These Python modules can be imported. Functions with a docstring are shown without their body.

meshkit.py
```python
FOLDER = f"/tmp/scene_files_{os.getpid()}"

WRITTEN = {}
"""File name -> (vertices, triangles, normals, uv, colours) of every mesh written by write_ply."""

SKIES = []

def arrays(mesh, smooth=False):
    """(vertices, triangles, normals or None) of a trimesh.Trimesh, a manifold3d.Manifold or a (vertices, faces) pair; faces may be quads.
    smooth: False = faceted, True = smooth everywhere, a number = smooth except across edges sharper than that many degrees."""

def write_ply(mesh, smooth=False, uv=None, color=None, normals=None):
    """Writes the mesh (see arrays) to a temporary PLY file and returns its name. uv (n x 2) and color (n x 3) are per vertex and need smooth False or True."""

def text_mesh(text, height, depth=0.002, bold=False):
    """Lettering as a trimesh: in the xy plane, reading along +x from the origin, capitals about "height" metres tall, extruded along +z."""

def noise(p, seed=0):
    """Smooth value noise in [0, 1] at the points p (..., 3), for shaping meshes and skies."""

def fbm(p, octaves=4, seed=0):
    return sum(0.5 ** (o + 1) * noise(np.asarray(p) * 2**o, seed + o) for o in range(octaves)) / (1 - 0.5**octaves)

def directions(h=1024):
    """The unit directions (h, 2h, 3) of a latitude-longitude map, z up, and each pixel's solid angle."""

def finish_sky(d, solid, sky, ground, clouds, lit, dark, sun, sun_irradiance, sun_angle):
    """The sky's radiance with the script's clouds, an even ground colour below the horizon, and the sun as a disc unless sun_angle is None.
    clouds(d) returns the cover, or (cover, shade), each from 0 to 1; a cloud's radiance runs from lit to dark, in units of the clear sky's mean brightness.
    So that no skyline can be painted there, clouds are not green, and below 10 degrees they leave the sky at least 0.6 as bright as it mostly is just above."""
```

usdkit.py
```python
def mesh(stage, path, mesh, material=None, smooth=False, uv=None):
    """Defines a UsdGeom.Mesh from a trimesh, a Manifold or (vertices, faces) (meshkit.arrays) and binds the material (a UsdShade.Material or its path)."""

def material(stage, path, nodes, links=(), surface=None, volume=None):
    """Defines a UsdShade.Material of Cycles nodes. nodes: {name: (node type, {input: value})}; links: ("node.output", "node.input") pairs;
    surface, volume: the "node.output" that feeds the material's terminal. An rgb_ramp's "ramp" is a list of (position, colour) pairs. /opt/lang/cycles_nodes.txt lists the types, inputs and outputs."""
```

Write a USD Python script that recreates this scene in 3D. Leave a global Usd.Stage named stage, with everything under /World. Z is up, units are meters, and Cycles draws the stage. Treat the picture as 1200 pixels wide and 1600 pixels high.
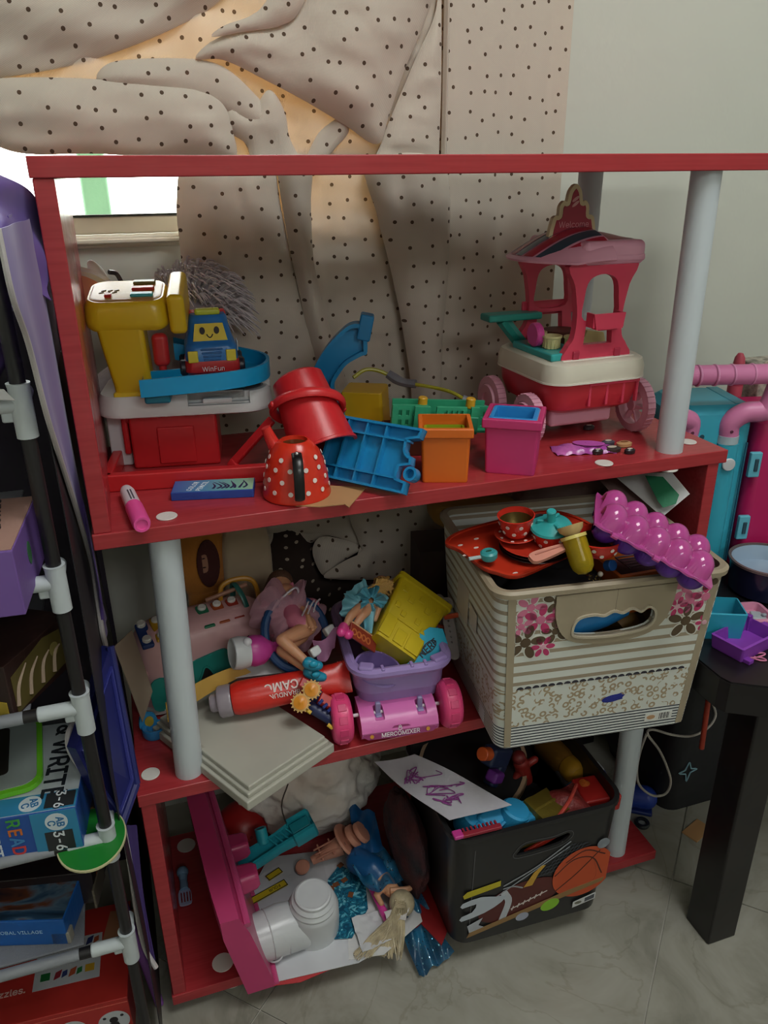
import math, random
import numpy as np, trimesh, manifold3d as m3, shapely
from shapely.geometry import Polygon, Point, LineString, box as sbox
from shapely import affinity
import usdkit, meshkit
from pxr import Usd, UsdGeom, UsdLux, UsdShade, Gf, Sdf
random.seed(7); np.random.seed(7)
stage = Usd.Stage.CreateInMemory()
UsdGeom.SetStageUpAxis(stage, 'Z'); UsdGeom.SetStageMetersPerUnit(stage, 1.0)
UsdGeom.Xform.Define(stage, '/World')
# ------------------------------------------------------------ camera
CAM = np.array([.0593, -.7974, 1.0994]); YAW, PIT, ROL, FPX = .3165, .409, -.0103, 1224.66
def _axes():
    fw = np.array([math.sin(YAW)*math.cos(PIT), math.cos(YAW)*math.cos(PIT), -math.sin(PIT)])
    r = np.array([math.cos(YAW), -math.sin(YAW), 0]); u = np.cross(r, fw)
    return r*math.cos(ROL)+u*math.sin(ROL), -r*math.sin(ROL)+u*math.cos(ROL), fw
RT, UP, FW = _axes()
cam = UsdGeom.Camera.Define(stage, '/World/camera')
cam.CreateHorizontalApertureAttr(24.0); cam.CreateVerticalApertureAttr(32.0)
cam.CreateFocalLengthAttr(24.0*FPX/1200); cam.CreateClippingRangeAttr(Gf.Vec2f(.02, 200))
cam.AddTransformOp().Set(Gf.Matrix4d(*RT, 0, *UP, 0, *(-FW), 0, *CAM, 1))
cam.CreateExposureAttr(0.0)
def P(px, py, z=None, y=None, x=None):
    """The point of the room seen at a pixel of the 1200x1600 frame, on a plane of constant z, y or x."""
    d = FW + RT*(px-600)/FPX - UP*(py-800)/FPX
    k = (z-CAM[2])/d[2] if z is not None else (y-CAM[1])/d[1] if y is not None else (x-CAM[0])/d[0]
    return CAM + d*k
def PX(p):
    d = np.asarray(p, float)-CAM; w = d@FW
    return 600+FPX*(d@RT)/w, 800-FPX*(d@UP)/w
# ------------------------------------------------------------ light: daylight through the window, a ceiling lamp, an added fill
def lin(h):
    if not isinstance(h, str): return tuple(h)
    h = h.lstrip('#'); c = np.array([int(h[i:i+2], 16) for i in (0, 2, 4)])/255
    return tuple(np.where(c < .04045, c/12.92, ((c+.055)/1.055)**2.4))
R_ = np.array([[1, 0, 0], [0, .35, -.937], [0, .937, .35]])   # turns the added fill light behind the camera towards the shelf
dome = UsdLux.DomeLight.Define(stage, '/World/sky'); dome.CreateIntensityAttr(3.2); dome.CreateColorAttr(Gf.Vec3f(.97, 1, 1))
lamp = UsdLux.RectLight.Define(stage, '/World/ceiling_light')
lamp.CreateWidthAttr(.75); lamp.CreateHeightAttr(.75); lamp.CreateIntensityAttr(11.5); lamp.CreateColorAttr(Gf.Vec3f(.985, 1, .985))
lamp.AddTranslateOp().Set(Gf.Vec3d(.75, -.75, 2.52))
fill_l = UsdLux.RectLight.Define(stage, '/World/added_fill_light')  # unseen fill added to brighten the shelf interior and front faces
fill_l.CreateWidthAttr(1.2); fill_l.CreateHeightAttr(.35); fill_l.CreateIntensityAttr(7.5); fill_l.CreateColorAttr(Gf.Vec3f(.985, 1, .985))
fill_l.AddTransformOp().Set(Gf.Matrix4d(*R_[:,0], 0, *R_[:,1], 0, *R_[:,2], 0, .6, -2.5, 2.15, 1))
# ------------------------------------------------------------ helpers
_used = {}
def _num(parent, name):
    k = (parent, name); n = _used.get(k, 0); _used[k] = n+1
    return f'{parent}/{name}' if n == 0 else f'{parent}/{name}_{n:03d}'
def _tag(prim, label=None, cat=None, group=None, kind=None):
    for k, v in (('label', label), ('category', cat), ('group', group), ('kind', kind)):
        if v: prim.SetCustomDataByKey(k, v)
def R(rx=0, ry=0, rz=0):
    a, b, c = np.radians([rx, ry, rz])
    X = np.array([[1,0,0],[0,math.cos(a),-math.sin(a)],[0,math.sin(a),math.cos(a)]])
    Y = np.array([[math.cos(b),0,math.sin(b)],[0,1,0],[-math.sin(b),0,math.cos(b)]])
    Z = np.array([[math.cos(c),-math.sin(c),0],[math.sin(c),math.cos(c),0],[0,0,1]])
    return Z@Y@X
def axes(x=None, z=None, y=None):
    """Rotation whose x axis (or y axis) is as given and whose z axis is near z."""
    n = lambda v: np.asarray(v, float)/np.linalg.norm(v)
    z = n(z) if z is not None else np.array([0, 0, 1.])
    if x is not None:
        x = n(x); y = n(np.cross(z, x)); z = np.cross(x, y)
    else:
        y = n(y); x = n(np.cross(y, z)); z = np.cross(x, y)
    return np.stack([x, y, z], 1)
def thing(name, label, cat, loc=(0,0,0), rot=(0,0,0), group=None, kind=None):
    path = _num('/World', name); x = UsdGeom.Xform.Define(stage, path)
    r = rot if np.ndim(rot) == 2 else R(*rot)
    x.AddTransformOp().Set(Gf.Matrix4d(*r[:,0], 0, *r[:,1], 0, *r[:,2], 0, *map(float, loc), 1))
    _tag(x.GetPrim(), label, cat, group, kind); return path
def part(parent, name, mesh, m, smooth=35, label=None, kind=None, uv=None):
    path = _num(parent, name)
    g = usdkit.mesh(stage, path, mesh, m, smooth=(True if uv is not None else smooth), uv=uv)
    _tag(g.GetPrim(), label, None, None, kind); return path
def solo(name, mesh, m, label, cat, loc=(0,0,0), rot=(0,0,0), group=None, kind=None, smooth=35, uv=None):
    path = _num('/World', name)
    g = usdkit.mesh(stage, path, mesh, m, smooth=(True if uv is not None else smooth), uv=uv)
    r = rot if np.ndim(rot) == 2 else R(*rot)
    g.AddTransformOp().Set(Gf.Matrix4d(*r[:,0], 0, *r[:,1], 0, *r[:,2], 0, *map(float, loc), 1))
    _tag(g.GetPrim(), label, cat, group, kind); return path
def copy(src, label, loc, rot=(0,0,0), group=None):
    """A further thing of the same build: references the first one with its parts."""
    name = src.rsplit('/', 1)[1]; base = name[:-4] if name[-4:-3] == '_' and name[-3:].isdigit() else name
    path = _num('/World', base); x = UsdGeom.Xform.Define(stage, path); p = x.GetPrim()
    p.GetReferences().AddInternalReference(src); p.SetInstanceable(True)
    x.ClearXformOpOrder(); r = rot if np.ndim(rot) == 2 else R(*rot)
    x.MakeMatrixXform().Set(Gf.Matrix4d(*r[:,0], 0, *r[:,1], 0, *r[:,2], 0, *map(float, loc), 1))
    s = stage.GetPrimAtPath(src).GetCustomData()
    _tag(p, label, s['category'], group or s.get('group')); return path
def struct(name, mesh, m, smooth=False):
    path = _num('/World', name); g = usdkit.mesh(stage, path, mesh, m, smooth=smooth); _tag(g.GetPrim(), kind='structure'); return path
# ---- meshes
def cat(*ms): return trimesh.util.concatenate([x for m in ms for x in (m if isinstance(m, (list, tuple)) else [m])])
def T(m, loc=(0,0,0), rot=None, s=None):
    m = m.copy()
    if s is not None: m.vertices = m.vertices*np.asarray(s, float)
    if rot is not None: m.vertices = m.vertices@(rot if np.ndim(rot) == 2 else R(*rot)).T
    m.vertices = m.vertices+np.asarray(loc, float); return m
_ico = trimesh.creation.icosphere(1); _ico2 = trimesh.creation.icosphere(2); _ico3 = trimesh.creation.icosphere(3)
def hull(pts): return trimesh.Trimesh(pts).convex_hull if False else trimesh.convex.convex_hull(np.asarray(pts, float))
def bx(x, y, z, loc=(0,0,0), rot=None):
    """A box standing on z=0, centred in x and y."""
    return T(T(trimesh.creation.box([x, y, z]), (0, 0, z/2)), loc, rot)
def rb(x, y, z, r=.004, loc=(0,0,0), rot=None, n=2):
    """A box with rounded edges standing on z=0."""
    r = min(r, x/2.01, y/2.01, z/2.01); s = (_ico2 if n == 2 else _ico).vertices*r
    c = np.array([(a*(x/2-r), b*(y/2-r), r+c*(z-2*r)) for a in (-1, 1) for b in (-1, 1) for c in (0, 1)])
    return T(hull((c[:,None]+s[None]).reshape(-1, 3)), loc, rot)
def rrect(x, y, r, n=6):
    p = []
    for cx, cy, a0 in ((x/2-r, y/2-r, 0), (-x/2+r, y/2-r, 90), (-x/2+r, -y/2+r, 180), (x/2-r, -y/2+r, 270)):
        for k in range(n+1):
            a = math.radians(a0+90*k/n); p.append((cx+r*math.cos(a), cy+r*math.sin(a)))
    return np.array(p)
def prism(poly, h, loc=(0,0,0), rot=None):
    g = poly if isinstance(poly, shapely.Geometry) else Polygon(poly)
    gs = [q for q in getattr(g, 'geoms', [g]) if q.area > 1e-12]
    return T(cat([trimesh.creation.extrude_polygon(q, h, engine='earcut') for q in gs]), loc, rot)
def loft(rings, close=True, caps=(True, True)):
    """Skins rings of equal point counts; rings run counter-clockwise seen from the end."""
    rings = [np.asarray(r, float) for r in rings]; n = len(rings[0]); v = np.vstack(rings); f = []
    for i in range(len(rings)-1):
        for j in range(n if close else n-1):
            a, b = i*n+j, i*n+(j+1) % n; f += [(a, b, b+n), (a, b+n, a+n)]
    if caps[0]: v = np.vstack([v, rings[0].mean(0)]); c = len(v)-1; f += [(c, (j+1) % n, j) for j in range(n)]
    if caps[1]: v = np.vstack([v, rings[-1].mean(0)]); c = len(v)-1; o = (len(rings)-1)*n; f += [(c, o+j, o+(j+1) % n) for j in range(n)]
    return trimesh.Trimesh(v, f, process=False)
def lathe(prof, n=32, loc=(0,0,0), rot=None, s=None):
    """Turns a profile of (radius, z) about z."""
    a = np.arange(n)*2*math.pi/n; rings = [np.stack([max(r, 1e-5)*np.cos(a), max(r, 1e-5)*np.sin(a), np.full(n, z)], 1) for r, z in prof]
    return T(loft(rings, caps=(False, False)), loc, rot, s)
def cyl(r, h, loc=(0,0,0), rot=None, n=28, b=.0012):
    b = min(b, r*.3, h*.3)
    return lathe([(0, 0), (r-b, 0), (r, b), (r, h-b), (r-b, h), (0, h)], n, loc, rot)
def smooth_line(p, n=8, closed=False):
    """Catmull-Rom through the points."""
    p = np.asarray(p, float); q = np.vstack([p[-1:], p, p[:2]]) if closed else np.vstack([2*p[0]-p[1], p, 2*p[-1]-p[-2]]); out = []
    for i in range(1, len(q)-2):
        a, b, c, d = q[i-1:i+3]
        for t in np.arange(n)/n: out.append(.5*((2*b)+(c-a)*t+(2*a-5*b+4*c-d)*t*t+(3*b-a-3*c+d)*t**3))
    if not closed: out.append(p[-1])
    return np.array(out)
def tube(p, r, n=10, closed=False, sm=0, flat=1.0, up=(0,0,1)):
    """Sweeps a circle (or an ellipse, flat < 1) along points; r may run along the line."""
    p = smooth_line(p, sm, closed) if sm else np.asarray(p, float)
    r = np.interp(np.linspace(0, 1, len(p)), np.linspace(0, 1, np.size(r)), np.atleast_1d(r))
    t = np.roll(p, -1, 0)-np.roll(p, 1, 0) if closed else np.gradient(p, axis=0); t /= np.linalg.norm(t, axis=1, keepdims=True)+1e-12
    a = np.cross(t[0], np.asarray(up, float)); a = a if np.linalg.norm(a) > 1e-3 else np.cross(t[0], (1., .1, 0)); rings = []
    for i in range(len(p)):
        a = a-t[i]*(a@t[i]); a /= np.linalg.norm(a); b = np.cross(t[i], a); g = np.arange(n)*2*math.pi/n
        rings.append(p[i]+r[i]*(np.cos(g)[:,None]*a+flat*np.sin(g)[:,None]*b))
    if closed:
        rings.append(rings[0]); return loft(rings, caps=(False, False))
    return loft(rings)
def ball(r, loc=(0,0,0), s=None, rot=None, n=3):
    return T((_ico3 if n == 3 else _ico2), loc, rot, np.asarray(s if s is not None else (1,1,1), float)*r)
def blob(bones, cell=.003, it=6):
    """One continuous body: hulls of the spheres at the two ends of every bone, joined and smoothed. bones: (p, rp, q, rq)."""
    ms = []
    for p, a, q, b in bones:
        v = np.vstack([_ico2.vertices*a+np.asarray(p, float), _ico2.vertices*b+np.asarray(q, float)])
        ms.append(m3.Manifold.hull_points(v))
    m = m3.Manifold.batch_boolean(ms, m3.OpType.Add).refine_to_length(cell).to_mesh()
    t = trimesh.Trimesh(m.vert_properties[:,:3], m.tri_verts); trimesh.smoothing.filter_taubin(t, iterations=it); return t
def man(t):
    t = trimesh.Trimesh(t.vertices, t.faces, process=True)
    return m3.Manifold(m3.Mesh(np.asarray(t.vertices, np.float32), np.asarray(t.faces, np.uint32)))
def tri(m):
    m = m.to_mesh(); return trimesh.Trimesh(m.vert_properties[:,:3], m.tri_verts, process=False)
def minus(a, *bs):
    r = man(a)
    for b in bs: r = r-man(b)
    return tri(r)
def tub(x, y, z, w=.003, r=.01, taper=1.0, lip=0, loc=(0,0,0), rot=None, bottom=None, tx=None):
    """An open box: outer size x, y at the rim, narrowed by taper at the base."""
    o = rrect(1, 1, .5, 5); R0 = rrect(x, y, r); R1 = rrect(x-2*w, y-2*w, max(r-w, .001)); zz = lambda q, h, k: np.c_[q*np.array([k if tx is None else tx, k]), np.full(len(q), h)]
    bt = w if bottom is None else bottom
    rings = [zz(R0, 0, taper*.97), zz(R0, .002, taper)]
    if lip: L = rrect(x+2*lip, y+2*lip, r+lip); rings += [zz(R0, z-.006, 1), zz(L, z-.005, 1), zz(L, z-.0012, 1), zz(R0, z, 1)]
    else: rings += [zz(R0, z-.001, 1)]
    rings += [zz(R1, z, 1), zz(R1, bt, taper)]
    return T(loft(rings), loc, rot)
def text(s, h, depth=.0004, bold=False, loc=(0,0,0), rot=None, centre=True):
    m = meshkit.text_mesh(s, h, depth, bold)
    if centre: m.vertices -= np.array([m.bounds[:,0].mean(), m.bounds[:,1].mean(), 0])
    return T(m, loc, rot)
def grid(nx, ny, fn):
    """A sheet: fn(u, v) gives points for arrays u, v in 0..1. Returns the mesh and its (u, v)."""
    u, v = np.meshgrid(np.linspace(0, 1, nx), np.linspace(0, 1, ny)); p = fn(u, v).reshape(-1, 3)
    i = np.arange(ny*nx).reshape(ny, nx); a, b, c, d = i[:-1,:-1].ravel(), i[:-1,1:].ravel(), i[1:,1:].ravel(), i[1:,:-1].ravel()
    return trimesh.Trimesh(p, np.vstack([np.c_[a, b, c], np.c_[a, c, d]]), process=False), np.c_[u.ravel(), v.ravel()]
def thick(sheet, t):
    """Gives an open sheet a thickness."""
    n = sheet.vertex_normals; v = np.vstack([sheet.vertices, sheet.vertices-n*t]); k = len(sheet.vertices); f = sheet.faces
    e = np.sort(sheet.edges, 1); uq, inv, ct = np.unique(e, axis=0, return_inverse=True, return_counts=True); be = sheet.edges[ct[inv] == 1]
    return trimesh.Trimesh(v, np.vstack([f, f[:,::-1]+k, np.c_[be[:,1], be[:,0], be[:,0]+k], np.c_[be[:,1], be[:,0]+k, be[:,1]+k]]), process=False)
# ---- materials
_mats = {}
def mat(name, col, rough=.45, bump=.15, bscale=180, var=.06, vscale=14, trans=0, sss=0, metal=0, coat=0, transl=None, spec=.5, col2=None, ior=1.5, sheen=0):
    """A surface: base colour with a little procedural unevenness, grain as bump."""
    if name in _mats: return _mats[name]
    c = np.array(lin(col)); d = np.array(lin(col2)) if col2 is not None else np.clip(c*(1-2.2*var), 0, 1)
    nodes = {'tc': ('texture_coordinate', {}), 'n': ('noise_texture', {'scale': vscale, 'detail': 3}), 'r': ('rgb_ramp', {'ramp': [(.32, tuple(d)), (.62, tuple(c))]}),
             'g': ('noise_texture', {'scale': bscale, 'detail': 2}), 'b': ('bump', {'strength': bump, 'distance': .002}),
             'p': ('principled_bsdf', {'roughness': rough, 'metallic': metal, 'transmission_weight': trans, 'coat_weight': coat, 'coat_roughness': .08, 'specular_ior_level': spec, 'ior': ior, 'subsurface_weight': sss, 'subsurface_scale': .006, 'sheen_weight': sheen})}
    links = [('tc.object', 'n.vector'), ('tc.object', 'g.vector'), ('n.fac', 'r.fac'), ('r.color', 'p.base_color'), ('g.fac', 'b.height'), ('b.normal', 'p.normal')]
    out = 'p.BSDF'
    if transl is not None:
        nodes |= {'t': ('translucent_bsdf', {'color': lin(transl[0])}), 'm': ('mix_closure', {'fac': transl[1]})}
        links += [('p.BSDF', 'm.closure1'), ('t.BSDF', 'm.closure2')]; out = 'm.closure'
    _mats[name] = usdkit.material(stage, f'/World/Looks/{name}', nodes, links, surface=out); return _mats[name]
def pl(col, rough=.35, **k):
    """Moulded plastic of a colour."""
    return mat('plastic_'+col.strip('#')+f'_{int(rough*100)}'+''.join(f'_{a}{int(b*100)}' for a, b in k.items() if not isinstance(b, (str, tuple))), col, rough, bump=.06, var=.03, **k)
def ink(col): return mat('ink_'+col.strip('#'), col, .5, bump=.03, var=.02)
# ============================================================ the room
Z1, Z2, Z3, Z4 = 1.0974, .7554, .404, .040      # underside of the top board, tops of the three boards below
YW = .42
m_wall = mat('wall_paint', '#cdcfc4', .7, bump=.12, bscale=90, var=.02, vscale=3)
m_ceil = mat('ceiling_paint', '#dedbd2', .8, bump=.1, bscale=60, var=.02)
m_tile = usdkit.material(stage, '/World/Looks/floor_tile', {
    'g': ('geometry', {}), 'n': ('noise_texture', {'scale': 5.5, 'detail': 8, 'roughness': .62, 'distortion': 1.2}), 'r': ('rgb_ramp', {'ramp': [(.3, lin('#77756a')), (.48, lin('#918f84')), (.52, lin('#969489')), (.7, lin('#a19f95'))]}),
    'v': ('noise_texture', {'scale': 3.1, 'detail': 5, 'distortion': 2.2}), 'vr': ('rgb_ramp', {'ramp': [(.485, (1, 1, 1)), (.5, (.80, .79, .76)), (.515, (1, 1, 1))]}), 'mx': ('mix_color', {'blend_type': 'multiply', 'fac': .8}),
    'p': ('principled_bsdf', {'roughness': .22, 'specular_ior_level': .35})},
    [('g.position', 'n.vector'), ('g.position', 'v.vector'), ('n.fac', 'r.fac'), ('v.fac', 'vr.fac'), ('r.color', 'mx.a'), ('vr.color', 'mx.b'), ('mx.result', 'p.base_color')], surface='p.BSDF')
XL, XR, YF, ZC = -1.3, 2.6, -2.6, 2.6
WX0, WX1, WZ0, WZ1 = -1.0, .462, 1.018, 2.15
struct('wall_back', cat(bx(WX0-XL, .16, ZC, ((XL+WX0)/2, YW+.08, 0)), bx(XR-WX1, .16, ZC, ((XR+WX1)/2, YW+.08, 0)), bx(WX1-WX0, .16, WZ0, ((WX0+WX1)/2, YW+.08, 0)), bx(WX1-WX0, .16, ZC-WZ1, ((WX0+WX1)/2, YW+.08, WZ1))), m_wall)
struct('wall_left', bx(.1, YW+.16-YF, ZC, (XL-.05, (YW+.16+YF)/2, 0)), m_wall)
struct('wall_right', bx(.1, YW+.16-YF, ZC, (XR+.05, (YW+.16+YF)/2, 0)), m_wall)
struct('wall_front', bx(XR-XL, .1, ZC, ((XL+XR)/2, YF-.05, 0)), m_wall)
struct('ceiling', bx(XR-XL+.2, YW+.26-YF, .1, ((XL+XR)/2, (YW+.16+YF)/2, ZC)), m_ceil)
fl = UsdGeom.Xform.Define(stage, '/World/floor'); _tag(fl.GetPrim(), kind='structure')
part('/World/floor', 'grout_bed', bx(XR-XL, YW-YF, .02, ((XL+XR)/2, (YW+YF)/2, -.0226)), mat('grout', '#b4b1a6', .9, var=.05))
room = sbox(XL, YF, XR, YW); ts = .495
for i in range(-8, 9):
    for j in range(-8, 9):
        sq = affinity.translate(affinity.rotate(sbox(i*ts+.0011, j*ts+.0011, (i+1)*ts-.0011, (j+1)*ts-.0011), 45, origin=(0, 0)), .116, -.03).intersection(room)
        if sq.area > .001: part('/World/floor', 'tile', prism(sq, .0022, (0, 0, -.0022)), m_tile, smooth=False)
# ---- window: white sill frame, a pane, daylight behind it
m_frame = mat('window_frame_paint', '#dcd3c2', .45, bump=.05, var=.03)
wn = UsdGeom.Xform.Define(stage, '/World/window_1'); _tag(wn.GetPrim(), kind='structure')
part('/World/window_1', 'sill', cat(rb(WX1-WX0, .034, .016, .004, ((WX0+WX1)/2, YW+.012, WZ0-.012)), rb(WX1-WX0, .012, .006, .002, ((WX0+WX1)/2, YW-.007, WZ0-.006))), m_frame)
part('/World/window_1', 'frame', cat(rb(WX1-WX0, .03, .024, .003, ((WX0+WX1)/2, YW+.04, WZ0+.004)), rb(WX1-WX0, .03, .03, .003, ((WX0+WX1)/2, YW+.04, WZ1-.03)), rb(.03, .03, WZ1-WZ0, .003, (WX1-.015, YW+.041, WZ0)), rb(.03, .03, WZ1-WZ0, .003, (WX0+.015, YW+.041, WZ0)), rb(.04, .032, WZ1-WZ0, .003, (-.42, YW+.041, WZ0))), m_frame)
part('/World/window_1', 'seal', bx(WX1-WX0-.06, .012, .0025, ((WX0+WX1)/2, YW+.03, WZ0+.0278)), mat('window_seal', '#3c4038', .6))
m_pane = usdkit.material(stage, '/World/Looks/window_glass', {'t': ('transparent_bsdf', {'color': (.97, .98, .97)}), 'g': ('glossy_bsdf', {'roughness': .02}), 'f': ('fresnel', {'IOR': 1.45}), 'm': ('mix_closure', {})},
    [('f.fac', 'm.fac'), ('t.BSDF', 'm.closure1'), ('g.BSDF', 'm.closure2')], surface='m.closure')
part('/World/window_1', 'pane', bx(WX1-WX0-.05, .004, WZ1-WZ0-.05, ((WX0+WX1)/2, YW+.045, WZ0+.025)), m_pane, smooth=False)
solo('yard_wall', bx(7, .15, 1.75, (0, 0, 0)), mat('yard_wall_paint', '#f0f0ea', .8, var=.02), 'pale yard wall outside the window', 'wall', (.2, 3.2, 0))
struct('yard_ground', bx(8, 3.2, .1, (0, YW+.16+1.6, -.1)), mat('yard_ground', '#cfcabc', .9, var=.08))
solo('fence_post', cat(rb(.052, .05, 2.3, .006), rb(.075, .075, .012, .003)), mat('green_paint', '#5a7f62', .5), 'pale green post standing outside behind the window pane', 'post', (P(149, 300, y=1.0)[0], 1.0, 0))

# ============================================================ the red shelf
def _lam(name, c1, c2, rough):
    return usdkit.material(stage, '/World/Looks/'+name, {'tc': ('texture_coordinate', {}), 'mp': ('mapping', {'scale': (3, 60, 60)}), 'n': ('noise_texture', {'scale': 4, 'detail': 5}), 'r': ('rgb_ramp', {'ramp': [(.3, lin(c1)), (.65, lin(c2))]}),
        'b': ('bump', {'strength': .05, 'distance': .001}), 'n2': ('noise_texture', {'scale': 9, 'detail': 4}), 'rr': ('map_range', {'from_min': .35, 'from_max': .7, 'to_min': rough*.8, 'to_max': rough*1.35}), 'p': ('principled_bsdf', {'specular_ior_level': .5})},
        [('tc.object', 'mp.vector'), ('mp.vector', 'n.vector'), ('n.fac', 'r.fac'), ('r.color', 'p.base_color'), ('n.fac', 'b.height'), ('b.normal', 'p.normal'), ('tc.object', 'n2.vector'), ('n2.fac', 'rr.value'), ('rr.result', 'p.roughness')], surface='p.BSDF')
m_red = _lam('red_laminate', '#9d2d32', '#aa363b', .22)
m_pvc = mat('grey_plastic_pipe', '#c3cbd0', .38, bump=.03, var=.03, vscale=6)
m_cap = mat('white_cap', '#d6d2cb', .45, var=.02)
sh = thing('shelf_unit', 'tall open zigzag shelf of red laminate boards held up by grey plastic pipes', 'shelf')
TB, D = .018, .30
def board(x0, x1, z, y0=0., y1=D): return part(sh, 'board', rb(x1-x0, y1-y0, TB, .0012, ((x0+x1)/2, (y0+y1)/2, z-TB), n=1), m_red, smooth=False)
board(0, .98, Z1+TB); board(0, .805, Z2); board(0, .80, Z3); board(0, .80, Z4)
def panel(x, z0, z1): return part(sh, 'side_panel', rb(TB, D-.002, z1-z0, .0012, (x, D/2+.001, z0), n=1), m_red, smooth=False)
panel(TB/2+.002, Z2, Z1); panel(.805-TB/2-.010, Z3, Z2-TB); panel(TB/2+.002, Z4, Z3-TB)
def post(x0, y0, z0, x1, y1, z1):
    r = .0175; a = np.array([x0, y0, z0]); b = np.array([x1, y1, z1])
    part(sh, 'post', loft([np.c_[np.cos(np.arange(40)*math.pi/20)*r+p[0], np.sin(np.arange(40)*math.pi/20)*r+p[1], np.full(40, p[2])] for p in (a, b)]), m_pvc, label='grey plastic pipe post')
for px, py, qx, qy, z0, z1, yf in ((1047, 690, 1105, 262, Z2, Z1, .026), (296, 1205, 258, 853, Z3, Z2-TB, .026), (974, 1325, 972, 1160, Z4, Z3-TB, .026)):
    b = P(px, py, y=yf); t = P(qx, qy, y=yf)
    if z0 == Z4: b[0] = t[0] = .735
    post(b[0], yf, z0, t[0], yf, z1)
    post(b[0]*.5+t[0]*.5, D-.028, z0, t[0], D-.028, z1)
for x, y, z in ((.078, .024, Z2), (.775, .045, Z2), (.018, .035, Z3), (.075, .03, Z4), (.045, .27, Z4), (.62, .01, Z2)):
    part(sh, 'cover_cap', cyl(.0115 if z != Z4 else .0155, .0016, (x, y, z)), m_cap, label='white round cover cap on the board')
for x, y, z in ((.72, .012, Z2-TB), (.64, .02, Z3-TB), (.06, .025, Z3-TB)):
    part(sh, 'cover_cap', cyl(.014, .003, (x, y, z-.003)), m_cap, label='white round cover cap under the board')
for x in (.085, .70):
    for y in (.03, .26): part(sh, 'foot', lathe([(0, 0), (.014, 0), (.016, .002), (.0175, Z4-TB), (0, Z4-TB)], 28, (x, y, 0)), m_cap, label='white round plastic foot')
# ============================================================ curtain
def fabric(name, c, dot, transl, tf, sc=36, thr=.092, rad=.55):
    return usdkit.material(stage, '/World/Looks/'+name, {
        'a': ('attribute', {'attribute': 'st'}), 'v': ('voronoi_texture', {'dimensions': '2D', 'scale': sc, 'randomness': rad}), 'd': ('math', {'math_type': 'less_than', 'value2': thr}),
        'vr': ('mapping', {'rotation': (0, 0, .55), 'scale': (1, 1, 1)}), 'w': ('wave_texture', {'scale': 210, 'distortion': .6, 'detail': 2, 'detail_scale': 2}), 'wc': ('rgb_ramp', {'ramp': [(0, tuple(np.array(lin(c))*.86)), (1, lin(c))]}),
        'm': ('mix_color', {'b': lin(dot)}), 'tm': ('mix_color', {'a': lin(transl), 'b': tuple(np.array(lin(transl))*.25)}), 'b': ('bump', {'strength': .18, 'distance': .0008}),
        'p': ('principled_bsdf', {'roughness': .8, 'specular_ior_level': .2, 'sheen_weight': .15}), 't': ('translucent_bsdf', {}), 'mc': ('mix_closure', {'fac': tf})},
        [('a.vector', 'v.vector'), ('v.distance', 'd.value1'), ('a.vector', 'vr.vector'), ('vr.vector', 'w.vector'), ('w.fac', 'wc.fac'), ('wc.color', 'm.a'), ('d.value', 'm.fac'), ('m.result', 'p.base_color'), ('w.fac', 'b.height'), ('b.normal', 'p.normal'),
         ('d.value', 'tm.fac'), ('tm.result', 't.color'), ('p.BSDF', 'mc.closure1'), ('t.BSDF', 'mc.closure2')], surface='mc.closure')
m_cloth = fabric('curtain_fabric', '#d6cdbf', '#5b4a3c', '#dfa566', .135)
m_lining = fabric('curtain_lining', '#3b2e28', '#b9ab98', '#302018', .02, thr=.12)
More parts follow.
